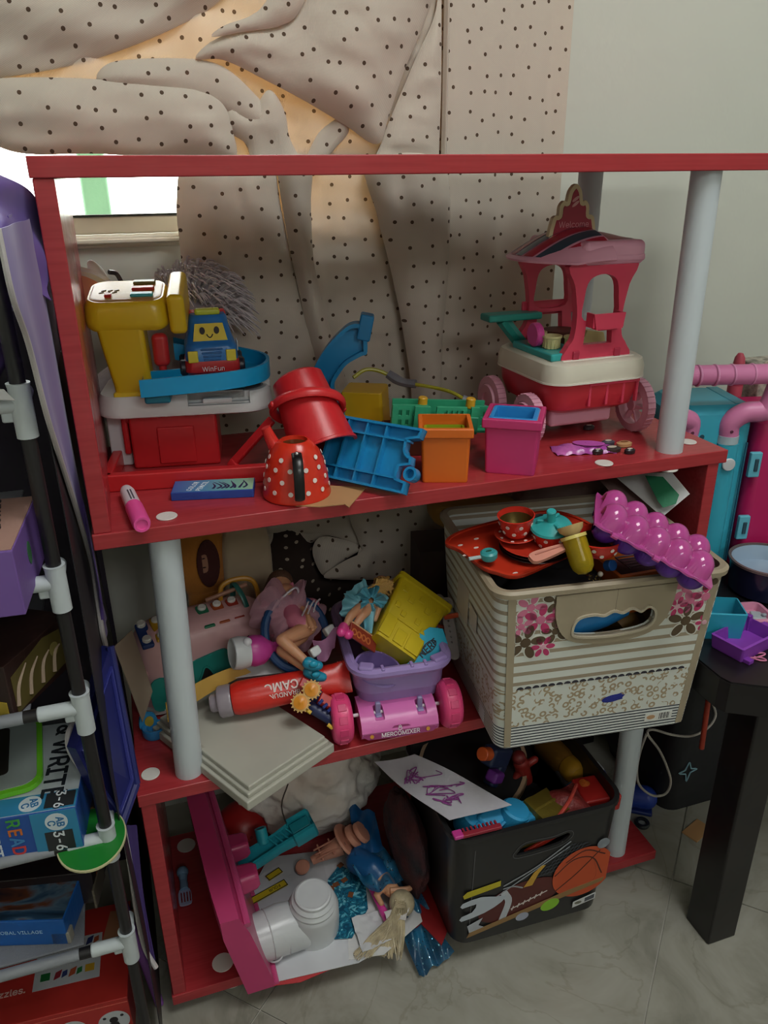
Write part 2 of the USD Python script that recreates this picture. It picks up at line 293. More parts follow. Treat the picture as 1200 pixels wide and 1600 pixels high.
def sheet_from(poly, y0, hgt, w, m, parent, name, step=.006, wav=None, slope=0, rot=0., wr=.010):
    """A piece of cloth cut to an outline (pixels on the curtain's plane), bulging towards the room by hgt within w metres of its edge."""
    q = np.array([P(a, b, y=y0) for a, b in poly])[:, [0, 2]]; q = smooth_line(q, 6, True); g = Polygon(q).buffer(0)
    if g.geom_type != 'Polygon': g = max(g.geoms, key=lambda s: s.area)
    x0, z0, x1, z1 = g.bounds; nx, nz = int((x1-x0)/step)+3, int((z1-z0)/step)+3
    X, Z = np.meshgrid(x0-step+np.arange(nx+1)*step, z0-step+np.arange(nz+1)*step); pts = shapely.points(X.ravel(), Z.ravel()); ins = shapely.contains(g, pts).reshape(X.shape)
    use = ins[:-1,:-1] | ins[:-1,1:] | ins[1:,:-1] | ins[1:,1:]
    ring = g.exterior; near = [ring.interpolate(ring.project(p)) if not i else p for p, i in zip(pts, ins.ravel())]
    xy = np.array([(p.x, p.y) for p in near]); d = np.where(ins.ravel(), shapely.distance(ring, pts), 0)
    k = np.clip(d/w, 0, 1); h = hgt*.62*(1-(1-k)**2)**.7
    ca, sa = math.cos(rot), math.sin(rot); a_, b_ = xy[:,0]*ca-xy[:,1]*sa, xy[:,0]*sa+xy[:,1]*ca
    h = h+wr*(meshkit.fbm(np.c_[a_*9, b_*42, 0*a_+len(poly)], 3)-.5)*np.minimum(1, d/.02)
    h = h+(wav(xy[:,0], xy[:,1])*np.minimum(1, d/.03) if wav else 0)
    v = np.c_[xy[:,0], y0-h-slope*(xy[:,1]-z0), xy[:,1]]
    i = np.arange(X.size).reshape(X.shape); a, b, c, e = (s[use] for s in (i[:-1,:-1], i[:-1,1:], i[1:,1:], i[1:,:-1]))
    f = np.vstack([np.c_[a, b, c], np.c_[a, c, e]]); co, si = math.cos(rot), math.sin(rot)
    uv = np.c_[xy[:,0]*co+xy[:,1]*si, -xy[:,0]*si+xy[:,1]*co]*1.0
    u, inv = np.unique(f, return_inverse=True)
    return part(parent, name, trimesh.Trimesh(v[u], inv.reshape(-1, 3), process=False), m, uv=uv[u])
cu = thing('curtain', 'beige curtain with small brown dots bunched up and draped across the window', 'curtain')
def gath(a, f, s=0):
    return lambda x, z: a*(np.sin(f*x+s+1.3*np.sin(5*z+s))+.5*np.sin(2.3*f*x+2*z+s))
# single layer that the daylight shines through, then the doubled folds in front of it
sheet_from([(-420,-70),(-90,-70),(300,-70),(700,-70),(700,100),(692,262),(570,262),(480,262),(430,260),(350,252),(250,238),(120,222),(20,205),(-90,170),(-250,120),(-420,60)], .385, .012, .05, m_cloth, cu, 'sheer_layer', wav=gath(.006, 38))
sheet_from([(395,255),(480,235),(600,235),(692,240),(700,500),(700,830),(560,835),(440,600),(425,420)], .390, .010, .03, m_cloth, cu, 'sheer_layer', wav=gath(.004, 50))
def fold(poly, y0, h, w, rot=0., wav=None, slope=0, wr=.012):
    sheet_from([(a, b) for a, b in poly], y0+.004, h*.4, w, m_cloth, cu, 'fold_back', step=.012, rot=rot)
    sheet_from(poly, y0, h, w, m_cloth, cu, 'fold', rot=rot, wav=wav, slope=slope, wr=wr)
fold([(-420,-80),(-90,-80),(150,-80),(380,-70),(345,0),(270,45),(180,82),(100,105),(0,122),(-90,130),(-250,90),(-420,40)], .372, .028, .075, -.5, lambda x, z: .006*np.sin(60*(z+.35*x)))
fold([(150,125),(163,103),(200,93),(300,92),(355,108),(410,160),(445,205),(400,204),(330,165),(240,150),(170,140)], .366, .018, .03, -.1)
fold([(-300,96),(-90,132),(0,122),(120,122),(250,132),(315,142),(350,165),(364,205),(366,250),(300,246),(240,246),(150,240),(40,240),(-20,220),(-90,175),(-200,140),(-300,110)], .36, .034, .055, -.12, lambda x, z: .003*np.sin(45*(x+.6*z)))
fold([(305,92),(335,62),(390,44),(430,40),(468,12),(490,-60),(560,-80),(690,-80),(668,20),(632,110),(608,180),(590,226),(540,196),(480,160),(420,128),(350,94)], .362, .034, .055, .3, lambda x, z: .006*np.sin(34*(x-.45*z)+.6))
fold([(440,40),(470,14),(492,-60),(455,-70),(430,-20),(400,20),(350,40),(330,58),(380,50)], .352, .014, .02, .3)
fold([(612,180),(650,90),(680,20),(688,-60),(690,100),(686,240),(684,262),(588,262),(594,228)], .366, .020, .03, .1)
fold([(420,140),(445,175),(452,215),(470,262),(400,262),(385,225),(350,200),(360,165),(390,178)], .366, .016, .02, .2)
fold([(540,180),(500,205),(478,245),(462,262),(496,262),(520,236),(545,205)], .370, .010, .012, .9)
fold([(282,255),(300,245),(400,250),(428,260),(440,330),(470,470),(515,620),(530,730),(510,840),(300,840),(290,600),(284,420),(276,330)], .372, .036, .040, 1.5, gath(.003, 40))
fold([(436,250),(484,250),(486,330),(494,430),(530,560),(575,700),(570,800),(545,790),(510,640),(470,470),(444,340)], .368, .036, .022, 1.35)
fold([(575,250),(690,250),(702,400),(690,560),(690,830),(640,830),(644,640),(630,520),(610,420),(590,340)], .366, .040, .030, 1.5, gath(.003, 60, 2))
# below the second board: hem turned up, dark reverse showing
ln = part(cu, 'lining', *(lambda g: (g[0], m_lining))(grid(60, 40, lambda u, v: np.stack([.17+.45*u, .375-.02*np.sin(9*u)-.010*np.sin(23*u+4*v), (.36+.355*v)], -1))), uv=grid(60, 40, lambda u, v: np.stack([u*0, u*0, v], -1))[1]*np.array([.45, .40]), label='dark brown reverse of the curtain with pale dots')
fold([(380,800),(600,770),(602,845),(560,852),(520,838),(440,832),(385,838)], .352, .014, .02, .1)
fold([(505,838),(560,850),(565,858),(530,880),(506,900),(488,862)], .350, .012, .012, .6)
fold([(560,845),(556,790),(700,770),(760,775),(780,1000),(700,1010),(640,930),(600,908),(540,906),(505,901),(535,878),(566,862)], .338, .026, .03, .1, gath(.006, 55, 1.5))
# ---- straight panel at the right
c2 = thing('curtain', 'straight hanging beige dotted curtain panel beside the bare wall', 'curtain')
def _panel(u, v):
    z = .50+1.30*v; x = np.where(v > -1, .535+.196*u+.006*v, 0); wv = .010*np.sin(2.2*u*math.pi+.6+.8*np.sin(3*v))*np.clip(1.25-v, .25, 1)+.006*np.sin(6*u*math.pi+2*v)*np.clip(1-v*1.3, 0, 1)
    return np.stack([x, .374-.012*np.sin(math.pi*np.clip(u*1.2, 0, 1))-wv, z], -1)
g, uv = grid(70, 140, _panel); part(c2, 'cloth', g, m_cloth, uv=uv*np.array([.215, 1.3]))
h, uvh = grid(4, 80, lambda u, v: np.stack([.531+.008*u+.004*v, .366-.010*np.sin(math.pi*u), .5+1.3*v], -1)); part(c2, 'hem', h, m_cloth, uv=uvh*np.array([.008, .0]))
# ============================================================ things on the second board
def up(poly, h, loc=(0,0,0), rot=None):
    """A flat outline (x, z) standing up, h thick, its front facing -y at y=0 after loc."""
    return T(T(prism(poly, h), rot=(90, 0, 0)), np.asarray(loc)+np.array([0, 0, 0]), rot)
def ell(a, b, n=24, c=(0, 0)):
    t = np.arange(n)*2*math.pi/n; return np.c_[c[0]+a*np.cos(t), c[1]+b*np.sin(t)]
def disc(r, h, loc, rot=None, s=(1, 1)): return T(prism(ell(r*s[0], r*s[1]), h), loc, rot)
def V(*a): return np.array(a, float)
# ---- toy filling-station playset
t = thing('toy_playset', 'toy filling station with yellow pump tower and blue ramp on a white tray', 'toy', (.128, .222, Z2), (0, 0, -9))
part(t, 'base_frame', cat(rb(.235, .012, .021, .002, (.02, -.112, 0)), rb(.012, .15, .021, .002, (-.093, -.04, 0)), rb(.012, .13, .021, .002, (.13, -.05, 0))), pl('#c2262a'), label='red flat base frame')
part(t, 'base_box', cat(rb(.108, .075, .071, .004, (-.018, -.004, 0)), rb(.046, .004, .048, .002, (-.016, -.0425, .006)), rb(.012, .01, .012, .004, (-.074, -.030, .058)), rb(.008, .07, .05, .003, (-.078, 0, .018))), pl('#c4242a'), label='red box under the tray')
part(t, 'leg', rb(.026, .05, .071, .003, (-.088, .0, 0)), pl('#d9dbe0'), label='white leg under the tray')
tray = cat(loft([np.c_[rrect(.205, .125, .03)+V(0, .005), np.full(28, .071)], np.c_[rrect(.213, .133, .034)+V(0, .005), np.full(28, .073)], np.c_[rrect(.215, .135, .035)+V(0, .005), np.full(28, .078)], np.c_[rrect(.209, .129, .032)+V(0, .005), np.full(28, .094)], np.c_[rrect(.203, .123, .03)+V(0, .005), np.full(28, .098)]]), rb(.02, .06, .012, .004, (.096, .008, .092)), rb(.09, .012, .01, .003, (.028, -.052, .089)))
tray = minus(tray, bx(.075, .02, .016, (.042, -.062, .084)))
part(t, 'tray', tray, pl('#dadbdb', .4)); part(t, 'slot_floor', bx(.073, .012, .002, (.042, -.053, .0845)), pl('#c7c9cb')); part(t, 'slider', rb(.036, .009, .006, .002, (.04, -.0565, .086)), pl('#e2e3e4'))
part(t, 'dark_lane', T(prism(rrect(.13, .06, .028), .0008), (.032, -.02, .0982)), ink('#6a6a72'), label='dark grey lane printed on the tray')
tw = loft([np.c_[rrect(a, b, .006)+V(c, d), np.full(28, z)] for a, b, c, d, z in ((.044, .034, 0, 0, .098), (.045, .035, 0, 0, .11), (.050, .038, -.004, 0, .15), (.054, .04, -.007, 0, .186))])
part(t, 'tower', T(tw, (-.058, -.036, 0)), pl('#d9b417')); part(t, 'tower_foot', rb(.048, .038, .006, .002, (-.058, -.036, .097)), pl('#e3c22a'))
hd = loft([np.c_[rrect(a, b, r)+V(0, d), np.full(28, z)] for a, b, r, d, z in ((.088, .074, .014, 0, .184), (.094, .080, .016, 0, .188), (.096, .082, .018, 0, .196), (.093, .079, .018, .002, .211), (.086, .070, .018, .004, .217))])
tl_ = lambda m: T(T(T(m, (.055, .02, -.195)), rot=(13, 0, 0)), (-.055, -.02, .195))
part(t, 'console_head', tl_(T(hd, (-.055, -.02, 0))), pl('#dfbb22', .3)); part(t, 'console_top', tl_(T(loft([np.c_[rrect(.083, .067, .016), np.full(28, .2168)], np.c_[rrect(.076, .06, .014), np.full(28, .2185)]]), (-.055, -.016, 0))), pl('#c9a05a'), label='sand-coloured top of the console')
part(t, 'side_slab', tl_(rb(.020, .086, .048, .006, (.003, -.018, .178))), pl('#dfbb22', .3), label='yellow raised slab beside the console')
for i, c in enumerate(('#3fa9ad', '#c02f2a', '#6f6a30')): part(t, 'button', tl_(rb(.026, .010, .004, .0019, (-.036, -.036+.020*i, .218))), pl(c), label=('teal', 'red', 'olive')[i]+' push button')
part(t, 'button', tl_(rb(.008, .008, .004, .0015, (-.074, -.036, .218))), pl('#c02f2a'), label='small red push button')
part(t, 'speaker_slots', tl_(cat([rb(.006, .0013, .001, .0004, (-.083+.0075*i+.002*j, -.024+.006*j, .2183), (0, 0, 30)) for i in range(3) for j in range(2)])), ink('#5a4a20'))
part(t, 'pump_handle', cat(rb(.019, .016, .040, .007, (-.022, -.040, .130)), rb(.009, .010, .022, .004, (-.022, -.040, .113))), pl('#c32a2c'), label='red fuel pump handle')
def chan(path, w=.046, h=.0205, t_=.004):
    p = smooth_line(path, 7); d = np.gradient(p, axis=0); d /= np.linalg.norm(d, axis=1, keepdims=True); s = np.c_[-d[:,1], d[:,0], 0*d[:,0]]; prof = [(-w/2, 0), (w/2, 0), (w/2, h), (w/2-t_, h), (w/2-t_, t_), (-w/2+t_, t_), (-w/2+t_, h), (-w/2, h)]
    return loft([[q+a*n+V(0, 0, b) for a, b in prof[::-1]] for q, n in zip(p, s)])
part(t, 'ramp', chan([(-.045, -.068, .105), (0, -.068, .107), (.045, -.066, .109), (.078, -.048, .110), (.082, -.012, .112), (.055, .012, .116), (.018, .018, .122), (-.012, .016, .130)]), pl('#149bd2', .3), label='curved blue ramp with raised edges')
part(t, 'ramp_support', rb(.03, .03, .012, .003, (-.028, -.068, .0945)), pl('#117a92')); part(t, 'ramp_support', rb(.03, .03, .014, .003, (.06, -.03, .097)), pl('#117a92'))
# ---- toy truck in the ramp
t = thing('toy_truck', 'small blue toy fire truck with a smiling yellow windscreen standing on the blue ramp', 'toy truck', V(.160, .196, Z2+.1160), (0, 0, -4))
bl = pl('#2a72b8', .28)
part(t, 'chassis', loft([np.c_[rrect(a, b, .012), np.full(28, z)] for a, b, z in ((.060, .066, .004), (.066, .074, .008), (.066, .074, .016), (.064, .072, .021))]), pl('#bf2a2e', .3), label='red lower body')
part(t, 'cab', cat(loft([np.c_[rrect(a, b, .013)+V(0, c), np.full(28, z)] for a, b, c, z in ((.063, .071, 0, .019), (.062, .070, 0, .036), (.058, .062, .003, .041), (.053, .050, .006, .048), (.046, .040, .010, .067), (.041, .034, .011, .071))])), bl)
part(t, 'roof_lamp', rb(.030, .014, .008, .003, (0, .002, .070)), pl('#b9c234')); part(t, 'cargo', cat([rb(.046, .0075, .040, .003, (0, .018+.0075*i, .032)) for i in range(3)]+[rb(.044, .026, .034, .004, (0, .027, .03))]), pl('#d4383a'), label='red ribbed rear body')
tilt = R(-13, 0, 0)
part(t, 'windscreen', T(up([(-.0205, 0), (.0205, 0), (.0165, .0215), (-.0165, .0215)], .002), (0, -.0232, .0425), R(-27, 0, 0)), pl('#dcc33a'), label='yellow windscreen with a face')
face = cat([T(prism(ell(.0032, .0044), .0012), (s*.0085, .0135, 0)) for s in (-1, 1)]+[T(tube([(-.0035, .009, .0004), (-.002, .0062, .0004), (0, .005, .0004), (.002, .0062, .0004), (.0035, .009, .0004)], .0007, 6, sm=4))])
part(t, 'face', T(face, (0, -.0255, .0425), R(63, 0, 0)), ink('#20181a'))
for s in (-1, 1):
    part(t, 'headlight', rb(.012, .003, .014, .0014, (s*.0225, -.0355, .020)), pl('#ddc93a')); part(t, 'window', rb(.003, .012, .018, .0014, (s*.0235, -.001+.006, .044)), pl('#dcc33a'))
    for y in (-.018, .022): part(t, 'wheel', T(cyl(.0105, .010, b=.002), (s*.034-.005, y, .0105), R(0, 90, 0)), pl('#2a2c38'))
part(t, 'grille', cat([rb(.026-.002*i, .0024, .0022, .001, (0, -.0355, .034-.0042*i)) for i in range(4)]), pl('#1f5f9e'))
part(t, 'lettering', T(text('WinFun', .0055), (0, -.0375, .0122), R(90, 0, 0)), ink('#f0f0f0')); part(t, 'side_stripes', cat([rb(.001, .003, .012, .0004, (.0335, .004+.006*i, .024)) for i in range(4)]), ink('#e8ecf0'))
# ---- plush pony behind the playset
t = thing('plush_toy', 'grey and white plush toy with pink-lined ears and shaggy hair lying under the window', 'plush toy', (.08, .338, Z2), (0, 0, 0))
fur = mat('plush_grey', '#a39aa0', .95, bump=.6, bscale=120, sheen=.4); wht = mat('plush_white', '#dcd8d6', .95, bump=.5, bscale=140, sheen=.3)
part(t, 'body', blob([(V(.02, .0, .055), .05, V(.04, 0, .12), .046), (V(.04, 0, .12), .046, V(.07, -.005, .178), .048), (V(-.03, 0, .06), .045, V(.02, 0, .08), .05)], .008), fur)
def ear(p, l, w, rot): return T(loft([np.c_[ell(w*math.sin(math.pi*min(1, .22+.78*k))+.001, .007*(1.1-k)), np.full(24, l*k)] for k in np.linspace(0, 1, 9)]), p, rot)
O = V(.08, .338, Z2)
ec = P(150, 458, y=.285)-O; part(t, 'ear', T(lathe([(0, -.006), (.02, -.006), (.024, 0), (.02, .006), (0, .006)], 28, s=(1.9, 1, 1)), ec, axes(x=(1, 0, -.75), z=(-.2, -1, .2))), wht); part(t, 'ear', blob([(P(168, 462, y=.30)-O, .014, P(150, 425, y=.305)-O, .0095), (P(150, 425, y=.305)-O, .0095, P(142, 412, y=.305)-O, .005)], .004, 3), wht)
part(t, 'ear_lining', T(prism(ell(.034, .014), .002), ec+V(-.002, -.0068, .001), axes(x=(1, 0, -.75), z=(-.2, -1, .2))), mat('plush_pink', '#d58f7d', .9, bump=.4), label='pink lining of the ear'); part(t, 'headband', tube([P(170, 425, y=.30)-O, P(182, 428, y=.305)-O, P(192, 445, y=.30)-O], .003, 8, sm=4), pl('#4a4048'))
rnd = random.Random(4); hs = []
for i in range(420):
    th = rnd.uniform(-.3, 2.6); ph = rnd.uniform(-1.2, .9); c = V(.078, -.008, .168); d = V(math.cos(th)*math.cos(ph), math.sin(ph), math.sin(th)*math.cos(ph)); b = c+d*V(.052, .045, .052); o = d+V(.35, -.15, .15)+V(rnd.uniform(-.4, .4), rnd.uniform(-.3, .3), rnd.uniform(-.3, .3)); o /= np.linalg.norm(o); L = rnd.uniform(.018, .036)
    hs.append(tube([b, b+o*L*.6+V(0, 0, .002), b+o*L+V(.003, -.001, -L*.35)], [.0019, .0016, .0004], 4, sm=2))
part(t, 'hair', cat(hs), mat('plush_hair', '#cfc6ca', .9, sheen=.4, var=.12, vscale=40), kind='stuff')
# ---- red bucket tipped over and its handle
a, b = V(.252, .128, .872), V(.291, .078, .797); zd = (b-a)/np.linalg.norm(b-a); L = np.linalg.norm(b-a)
t = thing('toy_bucket', 'red plastic toy bucket tipped upside down beside the blue track', 'bucket', a, axes(x=(1, .3, 0), z=zd))
part(t, 'body', lathe([(0, 0), (.026, 0), (.0315, .004), (.033, .02), (.036, L*.55), (.0405, L-.004), (.0422, L-.003), (.0422, L), (.0385, L), (.034, L*.5), (.030, .008), (0, .006)], 40), pl('#c8252b', .35))
part(t, 'handle_ring', cat(tube([(.0385*math.cos(k)*1.07, .0385*math.sin(k)*1.07, .040+.010*math.cos(k)) for k in np.linspace(0, 2*math.pi, 30)[:-1]], .0044, 8, True, flat=1.5, up=(0, 0, 1)), T(rb(.010, .012, .008, .003), (.043, 0, .048)), T(rb(.010, .012, .008, .003), (-.043, 0, .026))), pl('#cf2a2e', .35))
p0, p1 = P(360, 728, z=Z2+.006), P(425, 655, y=.13)
t = thing('toy_spade', 'red hooked plastic toy spade leaning beside the white tray', 'toy', p0, axes(x=p1-p0, z=(0, -.6, .8)))
L = np.linalg.norm(p1-p0); part(t, 'shaft', cat(rb(L, .011, .007, .002, (L/2, 0, -.004))), pl('#c8252b')); part(t, 'hook', cat(rb(.012, .026, .008, .003, (.004, -.008, -.004)), T(cyl(.007, .009), (.004, -.020, -.005))), pl('#c8252b'))
# ---- polka-dot toy kettle
t = thing('toy_kettle', 'red toy kettle with white polka dots and black side handle on the front edge', 'toy kettle', (.2275, .042, Z2), (0, 0, 8))
kp = [(0, 0), (.0375, 0), (.0395, .0015), (.0398, .004), (.0385, .008), (.0372, .022), (.0335, .040), (.028, .054), (.021, .063), (.0165, .0665), (.0150, .0665), (.0150, .064), (.014, .058)]
part(t, 'body', lathe(kp, 44), pl('#d2331f', .22)); part(t, 'opening', disc(.0148, .001, (0, 0, .061)), mat('brass_inside', '#6b5a2e', .4, metal=.8))
def on_kettle(th, z, r=.0028):
    rr = np.interp(z, [.004, .008, .022, .042, .058, .068], [.0398, .0385, .0372, .0335, .027, .020])+.0002; dz = .002; sl = (np.interp(z+dz, [.004, .008, .022, .042, .058, .068], [.0398, .0385, .0372, .0335, .027, .020])-np.interp(z-dz, [.004, .008, .022, .042, .058, .068], [.0398, .0385, .0372, .0335, .027, .020]))/(2*dz)
    n = V(math.cos(th), math.sin(th), -sl); return T(prism(ell(r, r, 14), .0006), V(rr*math.cos(th), rr*math.sin(th), z), axes(x=(-math.sin(th), math.cos(th), 0), z=n))
part(t, 'polka_dots', cat([on_kettle(2*math.pi*(i+.5*(j % 2))/(12 if j < 3 else 9), z) for j, z in enumerate((.014, .027, .040, .051)) for i in range(12 if j < 3 else 9)]), ink('#e9d9d2'))
part(t, 'spout', tube([(-.012, .012, .045), (-.020, .018, .062), (-.026, .02, .079)], [.010, .0075, .0055], 14, sm=4), pl('#cf2a22', .25))
th = -1.85; hp = [V(r*math.cos(th), r*math.sin(th), z) for r, z in ((.031, .060), (.043, .056), (.051, .045), (.053, .028), (.049, .013), (.040, .010))]
part(t, 'handle', tube(hp, .0058, 10, sm=5, flat=.35, up=(math.cos(th), math.sin(th), 0)), pl('#151516', .3)); part(t, 'rivet', ball(.0028, V(.0335*math.cos(th), .0335*math.sin(th), .0605)), mat('steel', '#c8c8c8', .25, metal=1)); part(t, 'rivet', ball(.0028, V(.0445*math.cos(th), .0445*math.sin(th), .0115)), mat('steel', '#c8c8c8', .25, metal=1))
# ---- blue puzzle track lying against things
b0, b1, u = V(.266, .078, Z2+.003), V(.344, -.014, Z2+.003), V(.024, .033, .066)
t = thing('toy_track', 'blue ribbed toy track panel with jigsaw end leaning on the front edge', 'toy track', b0, axes(x=b1-b0, z=np.cross(b1-b0, u)))
L, W = np.linalg.norm(b1-b0), np.linalg.norm(u); bt = pl('#1c86bd', .3)
outl = Polygon([(0, 0), (L, 0), (L, .014), (L-.014, .016), (L-.014, .03), (L, .034), (L-.002, .048), (L-.012, .050), (L-.013, .062), (L+.002, .066), (L+.004, W), (0, W)]).union(Point(L+.002, .024).buffer(.0085)).difference(Point(L-.003, .052).buffer(.0085))
part(t, 'plate', prism(outl, .003, (0, 0, 0)), bt)
part(t, 'rim', prism(outl.difference(outl.buffer(-.003)), .012), bt)
for k in (.2, .42, .64): part(t, 'rib', bx(.0022, W-.004, .009, (L*k, W/2, .002)), bt)
part(t, 'rib', bx(L*.9, .0022, .010, (L*.48, W-.017, .002)), bt); part(t, 'rib', bx(L*.86, .0022, .010, (L*.46, .016, .002)), bt)
o = P(500, 600, y=.215); sc = 1/1165.
crv = Polygon(smooth_line([((x-360)*.4333*sc, (300-y)*.4333*sc) for x, y in ((352, 235), (395, 168), (445, 115), (488, 86), (532, 96), (542, 182), (518, 198), (470, 225), (440, 262), (420, 300), (424, 350), (440, 420), (330, 420), (330, 300))], 4, True)).buffer(0)
t = thing('toy_track', 'curved blue toy track piece standing up behind the red bucket', 'toy track', (o[0], .225, Z2), (0, 0, -18))
crv = affinity.translate(crv, 0, o[2]-Z2); crv = crv.union(sbox(-.012, 0, .035, crv.bounds[1]+.02)).intersection(sbox(-.2, 0, .3, .3))
part(t, 'plate', up(crv.buffer(-.002), .010, (0, .005, 0)), bt); part(t, 'rim', up(crv.difference(crv.buffer(-.005)), .024, (0, .008, 0)), bt); part(t, 'end_plate', rb(.018, .026, .034, .003, (.062, -.004, o[2]-Z2+.058), (0, 12, 0)), pl('#1b78ad', .3))
# ---- stacking boxes
t = thing('toy_box', 'yellow plastic stacking box upside down behind the blue panel', 'toy box', (.372, .238, Z2), (0, 0, -28)); part(t, 'body', T(tub(.064, .064, .066, .002, .005, taper=.9), (0, 0, .066), R(180, 0, 0)), pl('#d9ae1d', .35)); part(t, 'lid_seam', rb(.0665, .0665, .007, .002, (0, 0, .0)), pl('#d9ae1d', .35))
def stack(lbl, loc, rz, s, h, col, name='toy_box'):
    t = thing(name, lbl, 'toy box', loc, (0, 0, rz)); part(t, 'body', tub(s*.95, s*.95, h-.004, .002, .004, taper=.93), pl(col, .38)); g = tub(s+.004, s+.004, .011, .0055, .005, taper=1); part(t, 'rim', minus(rb(s+.003, s+.003, .012, .002, (0, 0, h-.012)), bx(s*.88, s*.88, .03, (0, 0, h-.02))), pl(col, .38)); return t
stack('orange plastic stacking box on the front edge under the green castle', (.4125, .0415, Z2), -20, .062, .069, '#d8691b')
stack('pink plastic stacking box at the front edge holding a blue one', (.505, .0405, Z2), -33, .069, .071, '#c43470')
t = thing('toy_box', 'small lime green box sunk inside the orange stacking box', 'toy box', (.4125, .0415, Z2+.004), (0, 0, -20)); part(t, 'body', tub(.050, .050, .054, .003, .004, taper=.93), pl('#98aa22'))
t = thing('toy_box', 'small sky blue box nested inside the pink stacking box', 'toy box', (.505, .0405, Z2+.004), (0, 0, -33)); part(t, 'body', tub(.055, .055, .067, .004, .004, taper=.93, lip=.0015), pl('#2d8fd6'))
t = thing('toy_box', 'thin pale pink box nested between the pink and the blue ones', 'toy box', (.505, .0405, Z2+.0025), (0, 0, -33)); part(t, 'body', tub(.0595, .0595, .0675, .0012, .003, taper=.93), pl('#dfa3b0'))
# ---- green toy castle wall on a brown tray
t = thing('toy_tray', 'low dark brown wooden toy tray under the green castle wall', 'toy', (.425, .150, Z2), (0, 0, -14)); part(t, 'body', tub(.105, .07, .030, .003, .004), mat('brown_wood', '#5e2d1c', .5, bscale=60))
t = thing('toy_castle', 'green plastic toy castle wall with yellow pegs lying on the orange box and brown tray', 'toy', (.440, .128, Z2+.032), (4, 4, -10)); gm = pl('#3bb083', .35)
wl = lambda w, h, holes: Polygon([(-w/2, 0), (w/2, 0), (w/2, h), (-w/2, h)]).difference(shapely.union_all([sbox(*q) for q in holes]))
hol = [(-.058+.0095*i, z, -.0535+.0095*i, z+.0075) for i in range(4) for z in (.008, .021)]; hor = [(.046+.008*i, z, .050+.008*i, z+.008) for i in range(2) for z in (.006, .018)]
part(t, 'wall', cat(up(affinity.translate(wl(.046, .035, []), -.043, 0).difference(shapely.union_all([sbox(*q) for q in hol])), .004, (0, -.008, 0)), up(affinity.translate(wl(.024, .033, []), .054, 0).difference(shapely.union_all([sbox(*q) for q in hor])), .004, (0, -.002, 0)), up(wl(.085, .036, [(-.022, .022, -.014, .04), (.026, .022, .032, .04)]+[(-.004+.007*i, .027, 0+.007*i, .032) for i in range(4)]), .005, (.004, -.016, 0)), bx(.12, .014, .003, (0, -.008, 0)), bx(.125, .004, .034, (0, .016, 0))), gm)
part(t, 'wall_panel', cat(rb(.034, .003, .018, .001, (.006, -.0225, .003)), rb(.02, .003, .02, .001, (.036, -.0225, .004))), pl('#35a37a'))
for x in (-.026, .038): part(t, 'peg', cyl(.0062, .014, (x, -.004, .030)), pl('#dba62b'))
# ---- skipping rope
t = thing('skipping_rope', 'thin yellow rope with grey grip lying on the curved track and castle', 'rope', P(570, 578, y=.265), (0, 0, 0)); o = P(570, 578, y=.265); q = lambda x, y, yy: P(x, y, y=yy)-o
part(t, 'rope', cat(tube([q(552, 590, .262), q(570, 578, .265), q(590, 579, .262), q(612, 588, .255)], .0028, 8, sm=5), tube([q(645, 600, .235), q(680, 606, .215), q(708, 614, .19), q(735, 630, .175)], .0026, 8, sm=5)), pl('#b5b02c'))
part(t, 'grip', tube([q(606, 584, .258), q(618, 592, .252), q(632, 598, .244), q(650, 600, .234)], [.0065, .0075, .006, .0062], 8, sm=3), pl('#77757f', .4)); part(t, 'grip', tube([q(722, 622, .183), q(760, 640, .17)], .0055, 8), pl('#8c8c94', .4))
# ---- toy sweet cart
t = thing('toy_cart', 'pink and white toy sweets cart with striped canopy and welcome sign', 'toy cart', (.653, .168, Z2), (0, 0, 2)); pk = pl('#d1405a', .35); lp = pl('#dba0b4', .4); cr = pl('#d8d4c2', .42)
part(t, 'body', loft([np.c_[rrect(a, b, r), np.full(28, z)] for a, b, r, z in ((.115, .125, .02, .042), (.135, .145, .024, .048), (.146, .157, .026, .066), (.150, .161, .028, .086))]), pl('#c4323e', .35), label='red tapered body')
part(t, 'top_plate', loft([np.c_[rrect(a, b, r), np.full(28, z)] for a, b, r, z in ((.152, .163, .028, .084), (.158, .169, .03, .086), (.158, .169, .03, .100), (.152, .163, .028, .110), (.140, .151, .026, .114))]), cr)
part(t, 'seam', loft([np.c_[rrect(.1595, .1705, .031), np.full(28, z)] for z in (.085, .0875)]), pl('#e6e2d4'))
part(t, 'skirt', rb(.10, .10, .03, .006, (-.005, 0, .018)), lp); part(t, 'front_ribs', cat([rb(.004, .006, .030, .001, (x, -.077, .052)) for x in (-.015, .012, .038, .060)]+[rb(.08, .005, .004, .001, (.022, -.079, .080))]), pk)
def wheel(x, y, r, s):
    w = thing if 0 else None
    m_ = cat(lathe([(r*.72, 0), (r, .0015), (r, .014), (r*.72, .0155), (r*.72, 0)], 36), *[rb(.0035, r*1.5, .010, .001, (0, 0, .002), (0, 0, k*60)) for k in range(3)], cyl(r*.24, .016))
    wp = part(t, 'wheel', T(m_, (x, y, r), R(0, 90, 0)), lp, label='pale pink spoked wheel')
    part(wp, 'tread', T(cat([rb(.0018, .0012, .013, .0005, ((r+.0001)*math.cos(k), (r+.0001)*math.sin(k), .001), (0, 0, math.degrees(k))) for k in np.arange(0, 2*math.pi, .21)]), (x, y, r), R(0, 90, 0)), pl('#cf93a8'))
    if s < 0: part(wp, 'hub_cap', T(lathe([(0, .001), (r*.3, .001), (r*.34, .003), (r*.66, .003), (r*.7, .0), (r*.7, -.004), (0, -.004)][::-1], 32), (x, y, r), R(0, -90, 0)), lp)
